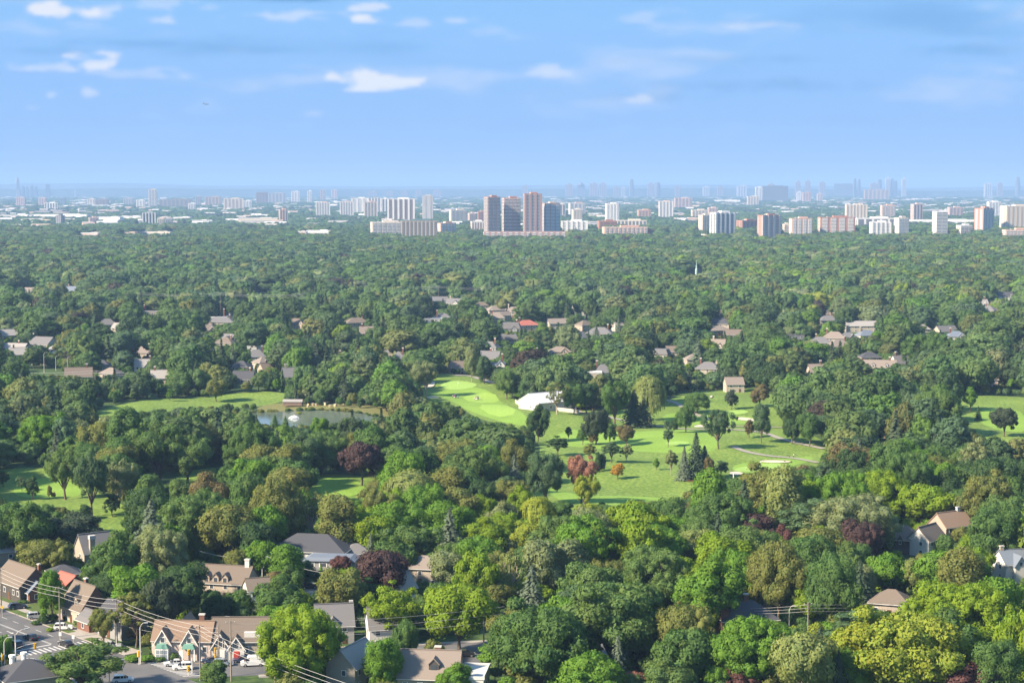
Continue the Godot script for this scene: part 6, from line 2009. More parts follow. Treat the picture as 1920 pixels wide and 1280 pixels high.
# ---------------------------------------------------------------- vehicles
func car(label: String, at: Vector3, turn: float, kind: String, col: Color, key: String) -> Node3D:
	var called = {"suv": "parked_car", "sedan": "parked_car", "van": "delivery_van", "pickup": "pickup_truck"}[kind]
	var t = thing(called, label, {"van": "van", "pickup": "pickup"}.get(kind, "car"), at, turn)
	var p = mat("car_" + key, col, 0.28)
	p.clearcoat_enabled = true
	p.clearcoat = 0.7
	p.clearcoat_roughness = 0.08
	var glass = mat("car_glass", lin(0.02, 0.024, 0.03), 0.05)
	var dark = mat("car_trim", lin(0.025, 0.025, 0.027), 0.6)
	var L = {"suv": 4.6, "sedan": 4.7, "van": 5.6, "pickup": 5.5}[kind]
	var w = 0.93 if kind != "van" else 1.02
	var f = L * 0.5
	var s := Shape.new()
	var low: Array
	var cab: Array
	var top: Array
	if kind == "sedan":
		low = [Vector2(-f, 0.36), Vector2(-f, 0.72), Vector2(-f + 0.12, 0.95), Vector2(0.75, 0.92), Vector2(f - 0.3, 0.76), Vector2(f, 0.58), Vector2(f, 0.34), Vector2(f - 0.2, 0.26), Vector2(-f + 0.2, 0.26)]
		cab = [Vector2(-f + 0.45, 0.92), Vector2(-1.15, 1.36), Vector2(0.05, 1.38), Vector2(0.95, 0.92)]
		top = [Vector2(-1.2, 1.35), Vector2(-0.9, 1.43), Vector2(-0.1, 1.43), Vector2(0.1, 1.36)]
	elif kind == "van":
		low = [Vector2(-f, 0.42), Vector2(-f, 1.35), Vector2(1.3, 1.3), Vector2(f - 0.6, 1.15), Vector2(f - 0.05, 0.9), Vector2(f, 0.45), Vector2(f - 0.2, 0.34), Vector2(-f + 0.2, 0.34)]
		cab = [Vector2(0.7, 1.28), Vector2(0.7, 1.95), Vector2(1.25, 1.95), Vector2(2.0, 1.22)]
		top = [Vector2(-f + 0.03, 1.3), Vector2(-f + 0.1, 2.2), Vector2(-f + 0.4, 2.32), Vector2(0.9, 2.28), Vector2(1.3, 2.0), Vector2(0.72, 1.98), Vector2(0.7, 1.3)]
	elif kind == "pickup":
		low = [Vector2(-f, 0.5), Vector2(-f, 1.08), Vector2(0.2, 1.1), Vector2(1.1, 1.08), Vector2(f - 0.2, 0.98), Vector2(f, 0.75), Vector2(f, 0.45), Vector2(f - 0.2, 0.38), Vector2(-f + 0.2, 0.42)]
		cab = [Vector2(-0.95, 1.08), Vector2(-0.8, 1.68), Vector2(0.45, 1.7), Vector2(1.15, 1.08)]
		top = [Vector2(-0.85, 1.66), Vector2(-0.6, 1.76), Vector2(0.3, 1.76), Vector2(0.5, 1.68)]
	else:
		low = [Vector2(-f, 0.42), Vector2(-f, 0.95), Vector2(-f + 0.1, 1.08), Vector2(0.95, 1.05), Vector2(f - 0.25, 0.92), Vector2(f, 0.68), Vector2(f, 0.4), Vector2(f - 0.2, 0.3), Vector2(-f + 0.2, 0.32)]
		cab = [Vector2(-f + 0.18, 1.05), Vector2(-f + 0.5, 1.58), Vector2(0.2, 1.6), Vector2(1.1, 1.04)]
		top = [Vector2(-f + 0.38, 1.55), Vector2(-f + 0.6, 1.66), Vector2(0.1, 1.66), Vector2(0.3, 1.58)]
	extrude(s, low, -w, w, "z")
	part("body", s, p, t)
	var c := Shape.new()
	extrude(c, cab, -w * 0.86, w * 0.86, "z")
	part("windows", c, glass, t)
	var r := Shape.new()
	extrude(r, top, -w * (0.84 if kind != "van" else 0.97), w * (0.84 if kind != "van" else 0.97), "z")
	part("roof", r, p, t)
	for z in [-1.0, 1.0]:
		for x in ([-0.55, 0.12] if kind != "van" else [0.72]):
			block("pillar", t, p, Vector3(x, (cab[0].y + cab[1].y) * 0.5, z * w * 0.865), Vector3(0.1, cab[1].y - cab[0].y + 0.05, 0.03))
		block("headlight", t, mat("headlight", lin(0.7, 0.7, 0.68), 0.1), Vector3(f - 0.1, 0.72 if kind != "van" else 0.88, z * w * 0.72), Vector3(0.22, 0.16, 0.36))
		block("tail_light", t, mat("tail_light", lin(0.35, 0.02, 0.02), 0.2), Vector3(-f + 0.02, 0.85, z * w * 0.82), Vector3(0.08, 0.22, 0.24))
		block("mirror", t, p, Vector3(0.75 if kind != "van" else 1.75, cab[0].y + 0.1, z * (w + 0.1)), Vector3(0.16, 0.16, 0.2))
		for x in [-f * 0.6, f * 0.62]:
			var n := Node3D.new()
			n.name = "wheel"
			t.add_child(n, true)
			n.position = Vector3(x, 0.35, z * (w - 0.1))
			var ty := Shape.new()
			ty.tube(Vector3(0, 0, -0.12), Vector3(0, 0, 0.12), 0.35, 0.35, 14, true)
			part("tyre", ty, dark, n)
			var ri := Shape.new()
			ri.tube(Vector3(0, 0, -0.135), Vector3(0, 0, 0.135), 0.22, 0.22, 10, true)
			part("rim", ri, mat("rim", lin(0.5, 0.5, 0.51), 0.3, 0.8), n)
	block("number_plate", t, mat("white_trim", lin(0.74, 0.73, 0.71), 0.6), Vector3(f + 0.01, 0.5, 0), Vector3(0.03, 0.13, 0.5))
	return t

func build_vehicles():
	var au = atan2(-U.y, U.x)
	var av = atan2(-V.y, V.x)
	var white = lin(0.74, 0.74, 0.74)
	var silver = lin(0.42, 0.44, 0.46)
	var black = lin(0.022, 0.023, 0.026)
	var blue = lin(0.03, 0.05, 0.10)
	var C = func(label, x, y, turn, kind, col, key, up = 0.05):
		var at = ground_at(x, y)
		at.y = up
		car(label, at, turn, kind, col, key)
		keep_rect(x - 17, y - 12, x + 17, y + 2, -at.z - 3.0)
	C.call("white station wagon parked on the paved driveway", 118, 1181, 0.12, "suv", white, "white", 0.14)
	C.call("black sedan driving up the main road", 57, 1199, au + PI, "sedan", black, "black")
	C.call("dark grey car waiting beside painted arrow", 28, 1213, au + PI, "suv", lin(0.06, 0.065, 0.07), "slate")
	C.call("black car half hidden behind the corner tree", 123, 1211, au + PI, "sedan", black, "black")
	C.call("pale silver pickup truck beside the fir tree pole", 206, 1216, 0.1, "pickup", silver, "silver")
	C.call("silver car waiting at the stop line", 326, 1248, av + PI, "sedan", lin(0.55, 0.56, 0.58), "lightsilver")
	C.call("white crossover waiting beside the traffic island", 342, 1255, av + PI, "suv", white, "white")
	C.call("dark blue car behind the double traffic signal", 396, 1242, av + PI, "sedan", blue, "blue")
	C.call("silver-blue crossover driving away on the side road", 418, 1248, av, "suv", lin(0.24, 0.29, 0.34), "bluegrey")
	C.call("navy sedan parked ahead of the white van", 453, 1241, av + PI, "sedan", blue, "blue")
	C.call("white delivery van on the side road", 474, 1248, av + PI, "van", white, "white")
	C.call("dark blue car parked on the narrow driveway", 32, 1142, 0.5, "suv", blue, "blue", 0.14)
	C.call("white hatchback partly under the corner tree", 230, 1279, 0.2, "suv", white, "white")
	C.call("black station wagon parked on the lane behind the tan roof", 872, 1231, 0.1, "suv", black, "black")
	C.call("black car parked before the low grey wing", 580, 1103, 0.15, "suv", black, "black", 0.02)
	C.call("grey car parked between hedges on the pinkish driveway", 68, 1160, 0.4, "suv", silver, "silver", 0.14)
	slab("forecourt", smooth_outline([[555, 1092], [600, 1090], [605, 1118], [575, 1122], [545, 1104]], 1), -0.1, 0.015, tex_mat("concrete", null, 0.3), "pale forecourt of the low grey wing", "driveway")

# ---------------------------------------------------------------- things on the golf course and the pond
func person(label: String, at: Vector3, turn: float, shirt: Color, key: String):
	var t = thing("person", label, "person", at, turn)
	var s := Shape.new()
	s.colored = true
	var skin = Color(0.45, 0.28, 0.2)
	var trousers = Color(0.06, 0.06, 0.08)
	var sh = shirt.srgb_to_linear()
	var ring = func(c: Vector3, rx: float, rz: float) -> Array:
		var o = []
		for k in 10:
			o.append(c + Vector3(cos(TAU * k / 10.0) * rx, 0, sin(TAU * k / 10.0) * rz))
		return o
	var body = [[0.86, 0.17, 0.12, trousers], [0.98, 0.175, 0.12, trousers], [1.02, 0.17, 0.12, sh], [1.25, 0.19, 0.13, sh], [1.42, 0.215, 0.12, sh], [1.48, 0.09, 0.075, skin], [1.53, 0.055, 0.06, skin], [1.58, 0.07, 0.085, skin], [1.66, 0.085, 0.105, skin], [1.73, 0.08, 0.1, Color(0.05, 0.04, 0.035)], [1.78, 0.03, 0.04, Color(0.05, 0.04, 0.035)]]
	for i in body.size() - 1:
		var a = ring.call(Vector3(0, body[i][0], 0), body[i][1], body[i][2])
		var b = ring.call(Vector3(0, body[i + 1][0], 0), body[i + 1][1], body[i + 1][2])
		s.tint = body[i + 1][3]
		for k in 10:
			s.quad(a[(k + 1) % 10], a[k], b[k], b[(k + 1) % 10])
	for sd in [-1.0, 1.0]:
		s.tint = trousers
		s.tube(Vector3(sd * 0.09, 0.92, 0), Vector3(sd * 0.11, 0.48, 0.10 * sd), 0.10, 0.065, 8)
		s.tube(Vector3(sd * 0.11, 0.48, 0.10 * sd), Vector3(sd * 0.11, 0.05, 0.02 * sd), 0.065, 0.045, 8)
		s.tint = Color(0.6, 0.6, 0.6)
		s.box(Vector3(sd * 0.11, 0.04, 0.06), Vector3(0.09, 0.08, 0.26))
		s.tint = sh
		s.tube(Vector3(sd * 0.2, 1.42, 0), Vector3(sd * 0.27, 1.14, 0.02), 0.06, 0.045, 7)
		s.tint = skin
		s.tube(Vector3(sd * 0.27, 1.14, 0.02), Vector3(sd * 0.25, 0.9, 0.14), 0.042, 0.03, 7)
		for k in 5:
			s.tube(Vector3(sd * 0.25, 0.9, 0.13 + k * 0.012), Vector3(sd * (0.245 + 0.005 * k), 0.81 + (0.03 if k == 4 else 0.0), 0.13 + k * 0.02), 0.014, 0.009, 5)
	s.tint = skin
	s.box(Vector3(0, 1.64, 0.115), Vector3(0.03, 0.04, 0.03))
	var m = mat("person_cloth", Color.WHITE, 0.85)
	m.vertex_color_use_as_albedo = true
	part("body", s, m, t)

func golf_cart(label: String, at: Vector3, turn: float):
	var t = thing("golf_cart", label, "golf cart", at, turn)
	var w = mat("cart_body", lin(0.62, 0.60, 0.55), 0.4)
	var s := Shape.new()
	extrude(s, [Vector2(-1.2, 0.3), Vector2(-1.2, 0.8), Vector2(-0.2, 0.8), Vector2(-0.1, 0.35), Vector2(0.7, 0.35), Vector2(0.8, 0.85), Vector2(1.15, 0.75), Vector2(1.2, 0.3)], -0.58, 0.58, "z")
	part("body", s, w, t)
	block("seat", t, mat("car_trim", lin(0.025, 0.025, 0.027), 0.6), Vector3(-0.45, 0.92, 0), Vector3(0.6, 0.2, 1.1))
	block("backrest", t, mat("car_trim", lin(0.025, 0.025, 0.027), 0.6), Vector3(-0.78, 1.2, 0), Vector3(0.12, 0.5, 1.1))
	block("canopy", t, mat("cart_canopy", lin(0.12, 0.12, 0.14), 0.5), Vector3(-0.1, 1.92, 0), Vector3(1.9, 0.09, 1.25))
	for x in [-0.95, 0.75]:
		for z in [-0.55, 0.55]:
			block("canopy_post", t, mat("lamp_grey", lin(0.46, 0.46, 0.46), 0.5), Vector3(x, 1.35, z), Vector3(0.05, 1.1, 0.05))
			var q := Shape.new()
			q.tube(Vector3(x, 0.24, z - 0.1), Vector3(x, 0.24, z + 0.1), 0.24, 0.24, 10, true)
			part("wheel", q, mat("car_trim", lin(0.025, 0.025, 0.027), 0.6), t)
	for k in 2:
		var b := Shape.new()
		b.tube(Vector3(-1.25, 0.6, -0.25 + k * 0.5), Vector3(-1.35, 1.5, -0.25 + k * 0.5), 0.15, 0.17, 8, true)
		part("golf_bag", b, mat("bag_%d" % k, [lin(0.5, 0.06, 0.05), lin(0.06, 0.08, 0.3)][k], 0.7), t)

func on_ground(x: float, y: float, up := 0.0) -> Vector3:
	var g = ground_at(x, y)
	g.y = relief(g.x, g.z) + up
	return g

func build_golf_things():
	golf_cart("golf cart with dark canopy parked on the upper fairway", on_ground(856, 744, 0.13), 0.5)
	golf_cart("golf cart alone in the middle of the fairway", on_ground(893, 747, 0.13), 2.4)
	person("golfer in a dark red top walking beside the thin bunker", on_ground(1481, 858, 0.3), 1.2, lin(0.30, 0.05, 0.05), "red")
	person("golfer in a white top walking beside the thin bunker", on_ground(1488.5, 857.5, 0.3), 1.4, lin(0.7, 0.7, 0.7), "white")
	person("person in a pale shirt beside the parked golf cart", on_ground(849, 745, 0.13), 0.4, lin(0.6, 0.55, 0.5), "pale")
	var fp = thing("white_post", "white post standing at the lip of the sand bunker", "post", on_ground(1375.5, 904))
	var s := Shape.new()
	s.tube(Vector3.ZERO, Vector3(0, 3.1, 0), 0.16, 0.14, 8, true)
	part("post", s, mat("white_trim", lin(0.74, 0.73, 0.71), 0.6), fp)
	for a in [[92, 887, "flagstick with white flag on the round putting green"], [858, 724, "flagstick on the pale upper putting green"], [1425, 874, "flagstick beside the long thin bunker"]]:
		var f = thing("flagstick", a[2], "flag", on_ground(a[0], a[1], 0.15))
		var q := Shape.new()
		q.tube(Vector3.ZERO, Vector3(0, 2.4, 0), 0.03, 0.02, 6)
		part("pole", q, mat("white_trim", lin(0.74, 0.73, 0.71), 0.6), f)
		var fl := Shape.new()
		extrude(fl, [Vector2(0.02, 1.9), Vector2(0.02, 2.38), Vector2(0.65, 2.14)], -0.01, 0.01, "z")
		part("flag", fl, mat("flag_white", lin(0.72, 0.7, 0.66), 0.8), f)
	# the fountain in the pond
	var ft = thing("pond_fountain", "white fountain spraying in the middle of the pond", "fountain", on_ground(551, 785, 0.27))
	var r := RandomNumberGenerator.new()
	r.seed = 3
	var sp := Shape.new()
	for k in 200:
		var a = r.randf() * TAU
		var v = r.randf_range(0.3, 1.0)
		var pts = []
		for j in 6:
			var t = j / 5.0
			pts.append(Vector3(cos(a) * v * 2.7 * t, 1.45 * (4.0 * t * (1.0 - t)) * r.randf_range(0.7, 1.0) * (1.1 - v * 0.4) + 0.05, sin(a) * v * 2.7 * t))
		sp.chain(pts, 0.03, 0.06, 4)
	part("spray", sp, mat("spray_white", lin(0.8, 0.82, 0.84), 0.6), ft, "stuff")
	var nz := Shape.new()
	nz.lathe(Vector3(0, -0.2, 0), [[0.5, 0.0], [0.5, 0.3], [0.1, 0.4], [0.1, 0.7], [0.0, 0.7]], 10)
	part("nozzle", nz, mat("car_trim", lin(0.025, 0.025, 0.027), 0.6), ft)
	keep_rect(540, 772, 562, 790, 845.0)
	# little boxes on the pond bank
	var bx = [[577, 763], [586, 760], [592, 761], [600, 759], [609, 760], [618, 764], [627, 763], [630, 762], [643, 759], [578, 758], [612, 757]]
	for b in bx:
		var t = thing("tan_box", "small tan box standing on the yellowing pond bank", "box", on_ground(b[0], b[1], 0.2), r.randf_range(-0.5, 0.5), "tan boxes on the pond bank")
		block("body", t, mat("hive_tan", lin(0.62, 0.46, 0.26), 0.8), Vector3(0, 0.55, 0), Vector3(0.8, 1.1, 0.7))
		block("lid", t, mat("hive_lid", lin(0.68, 0.6, 0.5), 0.8), Vector3(0, 1.15, 0), Vector3(0.95, 0.14, 0.85))
	keep_rect(572, 750, 650, 764, 880.0)
	# yard and fence of the maintenance hall
	slab_draped("hall_yard", [[968, 760], [1000, 752], [1050, 758], [1092, 770], [1088, 777], [1040, 772], [990, 772]], tex_mat("concrete", null, 0.3), "pale concrete yard below the white roofed hall", "yard")
	var fence_pts = [[966, 752], [975, 760], [990, 771], [1015, 772], [1040, 773], [1062, 775], [1086, 777]]
	var fence = thing("board_fence", "pale board fence around the maintenance yard", "fence", on_ground(966, 752))
	var o0 = fence.position
	var fm = tex_mat("fence_boards", noise_tex(0.06, lin(0.42, 0.37, 0.32), lin(0.6, 0.55, 0.5), 95, 128, 3), 0.5)
	for i in fence_pts.size() - 1:
		var a = on_ground(fence_pts[i][0], fence_pts[i][1]) - o0
		var b = on_ground(fence_pts[i + 1][0], fence_pts[i + 1][1]) - o0
		var n = int(a.distance_to(b) / 1.2) + 1
		for k in n:
			var c = a.lerp(b, (k + 0.5) / n)
			block("fence_board", fence, fm, c + Vector3(0, 0.9, 0), Vector3(a.distance_to(b) / n * 0.93, 1.9, 0.08), atan2(-(b - a).z, (b - a).x))
	var carts = [[1030, 766], [1042, 768], [1052, 765], [1068, 770], [1078, 771]]
	for i in carts.size():
		golf_cart("golf cart parked in the maintenance yard", on_ground(carts[i][0], carts[i][1], 0.1), 0.4 * i)
		get_child(get_child_count() - 1).set_meta("group", "carts in the maintenance yard")

func slab_draped(called: String, pix: Array, m: Material, label: String, cat_: String):
	structure(called, sheet(smooth_outline(pix, 1), 0.1), m, label, cat_)

func build_airplane():
	var q = seen_at(Vector3(0, 108, -6800))
	var d = 5000.0
	var dir = cam_basis * Vector3((386.0 - 960.0) / FOCAL, (640.0 - 195.0) / FOCAL, -1.0)
	var t = thing("airplane", "small dark jet airplane crossing the open sky", "airplane", EYE + dir * d, deg_to_rad(158))
	var m = mat("airplane_skin", lin(0.03, 0.045, 0.06), 0.4)
	var s := Shape.new()
	var prof = [[-9.0, 0.02], [-8.0, 0.7], [-6.0, 1.05], [3.0, 1.05], [6.5, 0.7], [9.0, 0.15]]
	for i in prof.size() - 1:
		s.tube(Vector3(prof[i][0], 0.08 * maxf(0.0, prof[i][0]), 0), Vector3(prof[i + 1][0], 0.08 * maxf(0.0, prof[i + 1][0]), 0), prof[i][1], prof[i + 1][1], 10)
	part("fuselage", s, m, t)
	for sd in [-1.0, 1.0]:
		var w := Shape.new()
		w.quad(Vector3(-1.5, -0.5, 0), Vector3(2.6, -0.5, sd * 8.5), Vector3(3.8, -0.5, sd * 8.5), Vector3(2.6, -0.5, 0))
		w.quad(Vector3(-1.5, -0.75, 0), Vector3(2.6, -0.55, sd * 8.5), Vector3(3.8, -0.55, sd * 8.5), Vector3(2.6, -0.75, 0))
		part("wing", w, m, t)
		var e := Shape.new()
		e.tube(Vector3(-1.4, -1.2, sd * 3.0), Vector3(1.2, -1.2, sd * 3.0), 0.6, 0.45, 8, true)
		part("engine", e, m, t)
		var tl := Shape.new()
		tl.quad(Vector3(6.6, 1.2, 0), Vector3(8.6, 1.4, sd * 3.2), Vector3(9.3, 1.4, sd * 3.2), Vector3(8.8, 1.2, 0))
		part("tailplane", tl, m, t)
	var f := Shape.new()
	extrude(f, [Vector2(5.2, 0.9), Vector2(7.8, 4.6), Vector2(9.4, 4.6), Vector2(9.0, 0.9)], -0.15, 0.15, "z")
	part("tail_fin", f, m, t)

# ---------------------------------------------------------------- the trees one can point at
func noted_trees():
	# where the lawns, the pond and the course must stay in view
	for p in [
		[[0, 884], [80, 882], [128, 890], [150, 925], [130, 945], [60, 940], [0, 935]], [[172, 958], [205, 955], [232, 975], [230, 995], [195, 990]], [[358, 884], [400, 881], [408, 892], [360, 902]],
		[[575, 905], [610, 901], [650, 905], [692, 915], [688, 932], [600, 934]], [[178, 768], [250, 760], [380, 750], [525, 741], [525, 750], [400, 757], [300, 764], [225, 776], [180, 782]],
		[[492, 774], [575, 770], [640, 774], [640, 786], [570, 797], [500, 796]], [[490, 760], [730, 764], [728, 776], [490, 770]],
		[[800, 745], [790, 718], [860, 709], [922, 720], [940, 745], [975, 780], [1040, 778], [1130, 782], [1230, 770], [1245, 760], [1345, 758], [1400, 740], [1406, 765], [1440, 775], [1440, 820], [1538, 846], [1530, 862], [1470, 876], [1370, 894], [1290, 908], [1240, 935], [1140, 942], [1050, 940], [1010, 930], [1000, 880], [1015, 820], [985, 790], [905, 785], [870, 762], [845, 752]],
		[[1805, 760], [1860, 750], [1920, 765], [1920, 816], [1850, 812], [1815, 790]], [[0, 1180], [40, 1172], [120, 1212], [95, 1235], [40, 1250], [0, 1230]], [[258, 1246], [330, 1242], [420, 1250], [480, 1252], [500, 1270], [420, 1280], [380, 1280]],
	]:
		keep_poly(p)
	keep_rect(282, 878, 400, 906, 690.0)
	for o in green_outlines:
		forbid(o)
	forbid(smooth_outline([[440, 770], [500, 763], [570, 760], [640, 764], [720, 774], [750, 800], [690, 815], [600, 808], [520, 808], [440, 803]]))
	var T = [
		# around the crossing and the near gardens
		[160, 1207, 1304, 165, "spread", "mid", "broad dark green tree standing at the road corner", 1], [562, 1134, 1294, 190, "round", "lime", "big bright yellow-green tree rising before the side road", 4], [400, 1238, 1306, 52, "round", "mid", "small round tree between two dark poles"],
		[96, 1068, 1168, 44, "tall", "fresh", "bright green upright tree beside the stone house"], [193, 1138, 1212, 62, "spread", "olive", "layered olive fir behind the roadside pole"], [255, 1108, 1214, 76, "pine", "olive", "ragged olive pine beside pink house"], [300, 1080, 1206, 84, "round", "dusk", "dark dense tree behind the pink house"],
		[352, 1072, 1200, 70, "pine", "deep", "tall dark pine behind pink house roof"], [4, 1192, 1256, 44, "round", "fresh", "fresh green tree at the main road edge"], [718, 1195, 1300, 84, "round", "fresh", "green tree between two grey roofed houses"],
		[735, 1098, 1206, 118, "spread", "lime", "bright lime feathery tree behind slate roof"], [862, 1092, 1226, 128, "round", "lime", "bright lime lobed tree beside the thin pale pole"], [892, 1032, 1160, 84, "round", "lime", "tall lime tree above the lobed lime tree"], [690, 1084, 1166, 64, "pine", "deep", "dark blue-green cone shaped pine before purple tree"],
		[718, 1030, 1142, 112, "round", "purple", "large dark purple-brown tree among the houses"], [640, 1040, 1085, 40, "round", "plum", "small purple tree at the grey wing"], [695, 1000, 1072, 26, "spruce", "bluespruce", "slim silvery blue spruce beside small grey roof"], [742, 1014, 1060, 22, "spruce", "bluespruce", "silvery blue spruce top behind purple tree"],
		[1010, 1130, 1296, 200, "round", "green", "huge mid green maple beyond the thin pale pole", 5], [1150, 1086, 1262, 230, "round", "mid", "huge sunlit grey-green maple in the garden wood", 2], [1225, 1022, 1150, 150, "round", "mid", "big feathery green maple behind the huge one", 4],
		[1158, 1192, 1300, 44, "spruce", "bluespruce", "bright blue spruce between dark trees"], [1075, 1222, 1304, 38, "spruce", "bluespruce", "shaded blue spruce under the huge maple"], [1213, 1184, 1262, 22, "spruce", "fresh", "narrow pointed green conifer beside the blue spruce"], [1190, 1206, 1262, 26, "column", "olive", "olive cypress beside narrow conifer"], [1115, 1256, 1300, 30, "spruce", "fresh", "small bright green fir in front of blue spruce"],
		[1258, 1236, 1330, 110, "round", "mid", "round pale tipped tree below narrow conifer", 3], [1338, 1244, 1312, 60, "round", "fresh", "round fresh green crown beside plum tree"], [1392, 1244, 1312, 80, "round", "plum", "round plum red tree under the bright green one"], [1330, 1180, 1236, 34, "round", "rose", "small rose red tree beside slate roof"], [1185, 1258, 1312, 60, "round", "pink", "pinkish brown shrub tree beside pale tipped tree"],
		[1290, 1130, 1242, 88, "spread", "olive", "olive tree in front of the slate roofed house"], [1410, 1152, 1300, 168, "round", "fresh", "big fresh green tree before slate roof", 0], [1482, 1192, 1310, 80, "tall", "willow", "pale upright conifer beside big fresh tree"], [1532, 1165, 1240, 30, "column", "yellow", "yellow-green cypress beside the slim pole"],
		[1692, 1140, 1312, 236, "round", "yellow", "huge sunlit yellow-green tree over the shed", 5], [1795, 1086, 1240, 196, "round", "lime", "huge bright lime tree below white clapboard house", 1], [1862, 1080, 1220, 96, "round", "fresh", "bright fresh tree beside huge lime tree"], [1905, 1140, 1300, 90, "round", "lime", "lime tree at the edge below clapboard house"], [1595, 1210, 1312, 90, "round", "fresh", "fresh green tree in front of yellow one"], [1562, 1040, 1190, 112, "round", "green", "large plain green tree beside dark wood", 2], [1625, 1056, 1140, 34, "tall", "silver", "grey-green upright tree beside plum brown crown"], [1716, 1044, 1136, 56, "spread", "willow", "pale yellow thin tree among green ones"],
		[1662, 1035, 1130, 88, "round", "fresh", "fresh tree below the hipped house"], [1612, 974, 1072, 84, "round", "purple", "dusky plum brown tree beside hipped house"], [1464, 985, 1060, 46, "round", "plum", "plum red tree between green maples"], [1412, 962, 1040, 92, "round", "purple", "dark purple beech in the dense wood"], [1898, 952, 1010, 50, "round", "plum", "plum red tree above the tan roofed house"], [1806, 1244, 1330, 112, "round", "plum", "dark plum tree below the yellow-green giant"], [1520, 1000, 1110, 110, "round", "green", "green maple next to plum brown tree", 4],
		[958, 1030, 1150, 66, "sparse", "willow", "half bare tree with pale forked trunk"], [1015, 1006, 1140, 72, "tall", "silver", "tall grey-green willow with pale trunk"], [1065, 1010, 1130, 80, "tall", "silver", "second grey-green willow before dark wood"], [838, 1030, 1120, 66, "tall", "silver", "soft grey-green tree beside lime tree"], [583, 914, 1024, 72, "sparse", "olive", "dark tree with bare forked pale trunk"],
		# among the houses behind the road
		[300, 984, 1112, 130, "round", "silver", "large silvery green maple behind the dark pines", 4], [214, 1004, 1124, 96, "round", "green", "dense dark green tree beside the old stone house"], [256, 1060, 1166, 100, "round", "fresh", "sunny green tree with yellow tips behind the roadside pole"], [85, 1008, 1088, 108, "round", "olive", "olive lime tree behind the half-timbered house"], [34, 938, 1056, 140, "round", "green", "great green tree beyond the pale flat roofed house"], [134, 964, 1046, 112, "round", "dusk", "dusky brown crown above the old stone house"],
		[430, 944, 1066, 112, "round", "olive", "olive tree standing behind the row house"], [322, 944, 1034, 86, "round", "olive", "rounded olive tree behind silvery maple"], [520, 894, 1036, 128, "giant", "olive", "great olive tree below the golf green", 0], [398, 890, 996, 100, "round", "brown", "brownish tree at the edge of golf grass"], [465, 884, 1000, 74, "round", "green", "plain green tree beside the brownish one"], [492, 1010, 1096, 66, "round", "fresh", "fresh green tree beside charcoal roof"], [537, 1016, 1112, 62, "tall", "fresh", "bright twin tree before charcoal roof"], [440, 1030, 1100, 62, "round", "olive", "olive bushy tree beside the transformer pole"], [602, 1058, 1094, 20, "spruce", "fresh", "young fir before the low grey wing"],
		[528, 1090, 1186, 108, "round", "green", "dense green tree behind half-timbered roof"], [640, 1066, 1176, 92, "round", "olive", "olive green tree below the small purple tree"], [405, 1106, 1186, 62, "round", "deep", "dark tree below the row house"], [448, 1106, 1176, 62, "round", "green", "green tree below the row house chimney"], [796, 908, 1004, 86, "round", "fresh", "fresh green tree in front of pale willow"], [590, 1150, 1230, 50, "round", "fresh", "fresh tree beside grey roofed house"], [760, 1160, 1250, 60, "round", "green", "green tree behind the tan shingle roof"], [850, 1245, 1310, 70, "round", "fresh", "yellow-green crown before the tan shingle roof"],
		# the belt of wood below the course
		[1008, 930, 1010, 72, "willow", "yellow", "golden weeping willow in the dense belt"], [1104, 942, 1020, 62, "willow", "yellow", "golden willow beside lime tree"], [770, 880, 985, 112, "willow", "willow", "big pale weeping willow beside golf green"], [1190, 938, 1048, 118, "round", "lime", "bright lime tree in the dense belt"], [1352, 920, 1036, 130, "round", "green", "big bright green tree in dense belt", 3], [1450, 872, 985, 150, "round", "olive", "big olive tree beside the sand bunker", 5], [1005, 974, 1062, 100, "spread", "yellow", "yellow topped tree in the dense belt"],
		[1655, 880, 985, 120, "round", "lime", "lime tree with yellow crown above feathery maple"], [1600, 926, 1046, 170, "round", "silver", "broad feathery silver maple", 4], [1770, 868, 960, 44, "tall", "fresh", "pointed bright green tree in dark wood"], [1850, 884, 1005, 120, "round", "olive", "olive tree beside pointed bright one"], [1600, 828, 930, 90, "round", "brown", "brownish tree above the lime tree"], [1682, 828, 915, 74, "round", "brown", "rust brown tree in the dark wood"], [1830, 826, 935, 64, "pine", "silver", "grey drooping conifer in the dark wood"], [1892, 900, 985, 96, "round", "green", "rounded green tree at dark wood edge"],
		# left of the course
		[150, 786, 858, 46, "willow", "silver", "grey-green weeping willow, paler of a pair"], [198, 780, 866, 54, "willow", "silver", "long stranded weeping willow beside paler one"], [85, 775, 862, 92, "round", "fresh", "fresh green lobed tree beside the willow pair"], [122, 842, 938, 76, "spread", "mid", "tall forked tree on the golf grass"], [172, 850, 972, 72, "spread", "blue", "leaning grey-green tree behind forked one"], [222, 866, 960, 66, "spread", "silver", "silvery leaning tree beside the golf grass"],
		[298, 786, 908, 112, "spread", "mid", "big leaning tree with pale twin trunk"], [352, 812, 910, 92, "spread", "mid", "spreading tree with V shaped trunk"], [60, 893, 936, 28, "young", "deep", "round young dark tree on golf grass"], [40, 886, 916, 20, "young", "blue", "small blue-green young tree on golf grass"], [5, 878, 908, 24, "young", "green", "young tree at the edge of golf grass"], [92, 908, 936, 11, "young", "olive", "tiny slim tree beside orange bush"], [100, 921, 931, 9, "bush", "gold", "small orange-yellow bush on golf grass"], [210, 930, 972, 32, "young", "deep", "small round tree under leaning trees"],
		[678, 833, 918, 78, "round", "purple", "big round dark purple beech beside golf green"], [665, 936, 950, 26, "bush", "plum", "low dark red hedge bush"], [405, 707, 750, 40, "round", "olive", "yellowing tree on golf strip"], [318, 731, 753, 13, "young", "fresh", "tiny pointed tree on golf strip"],
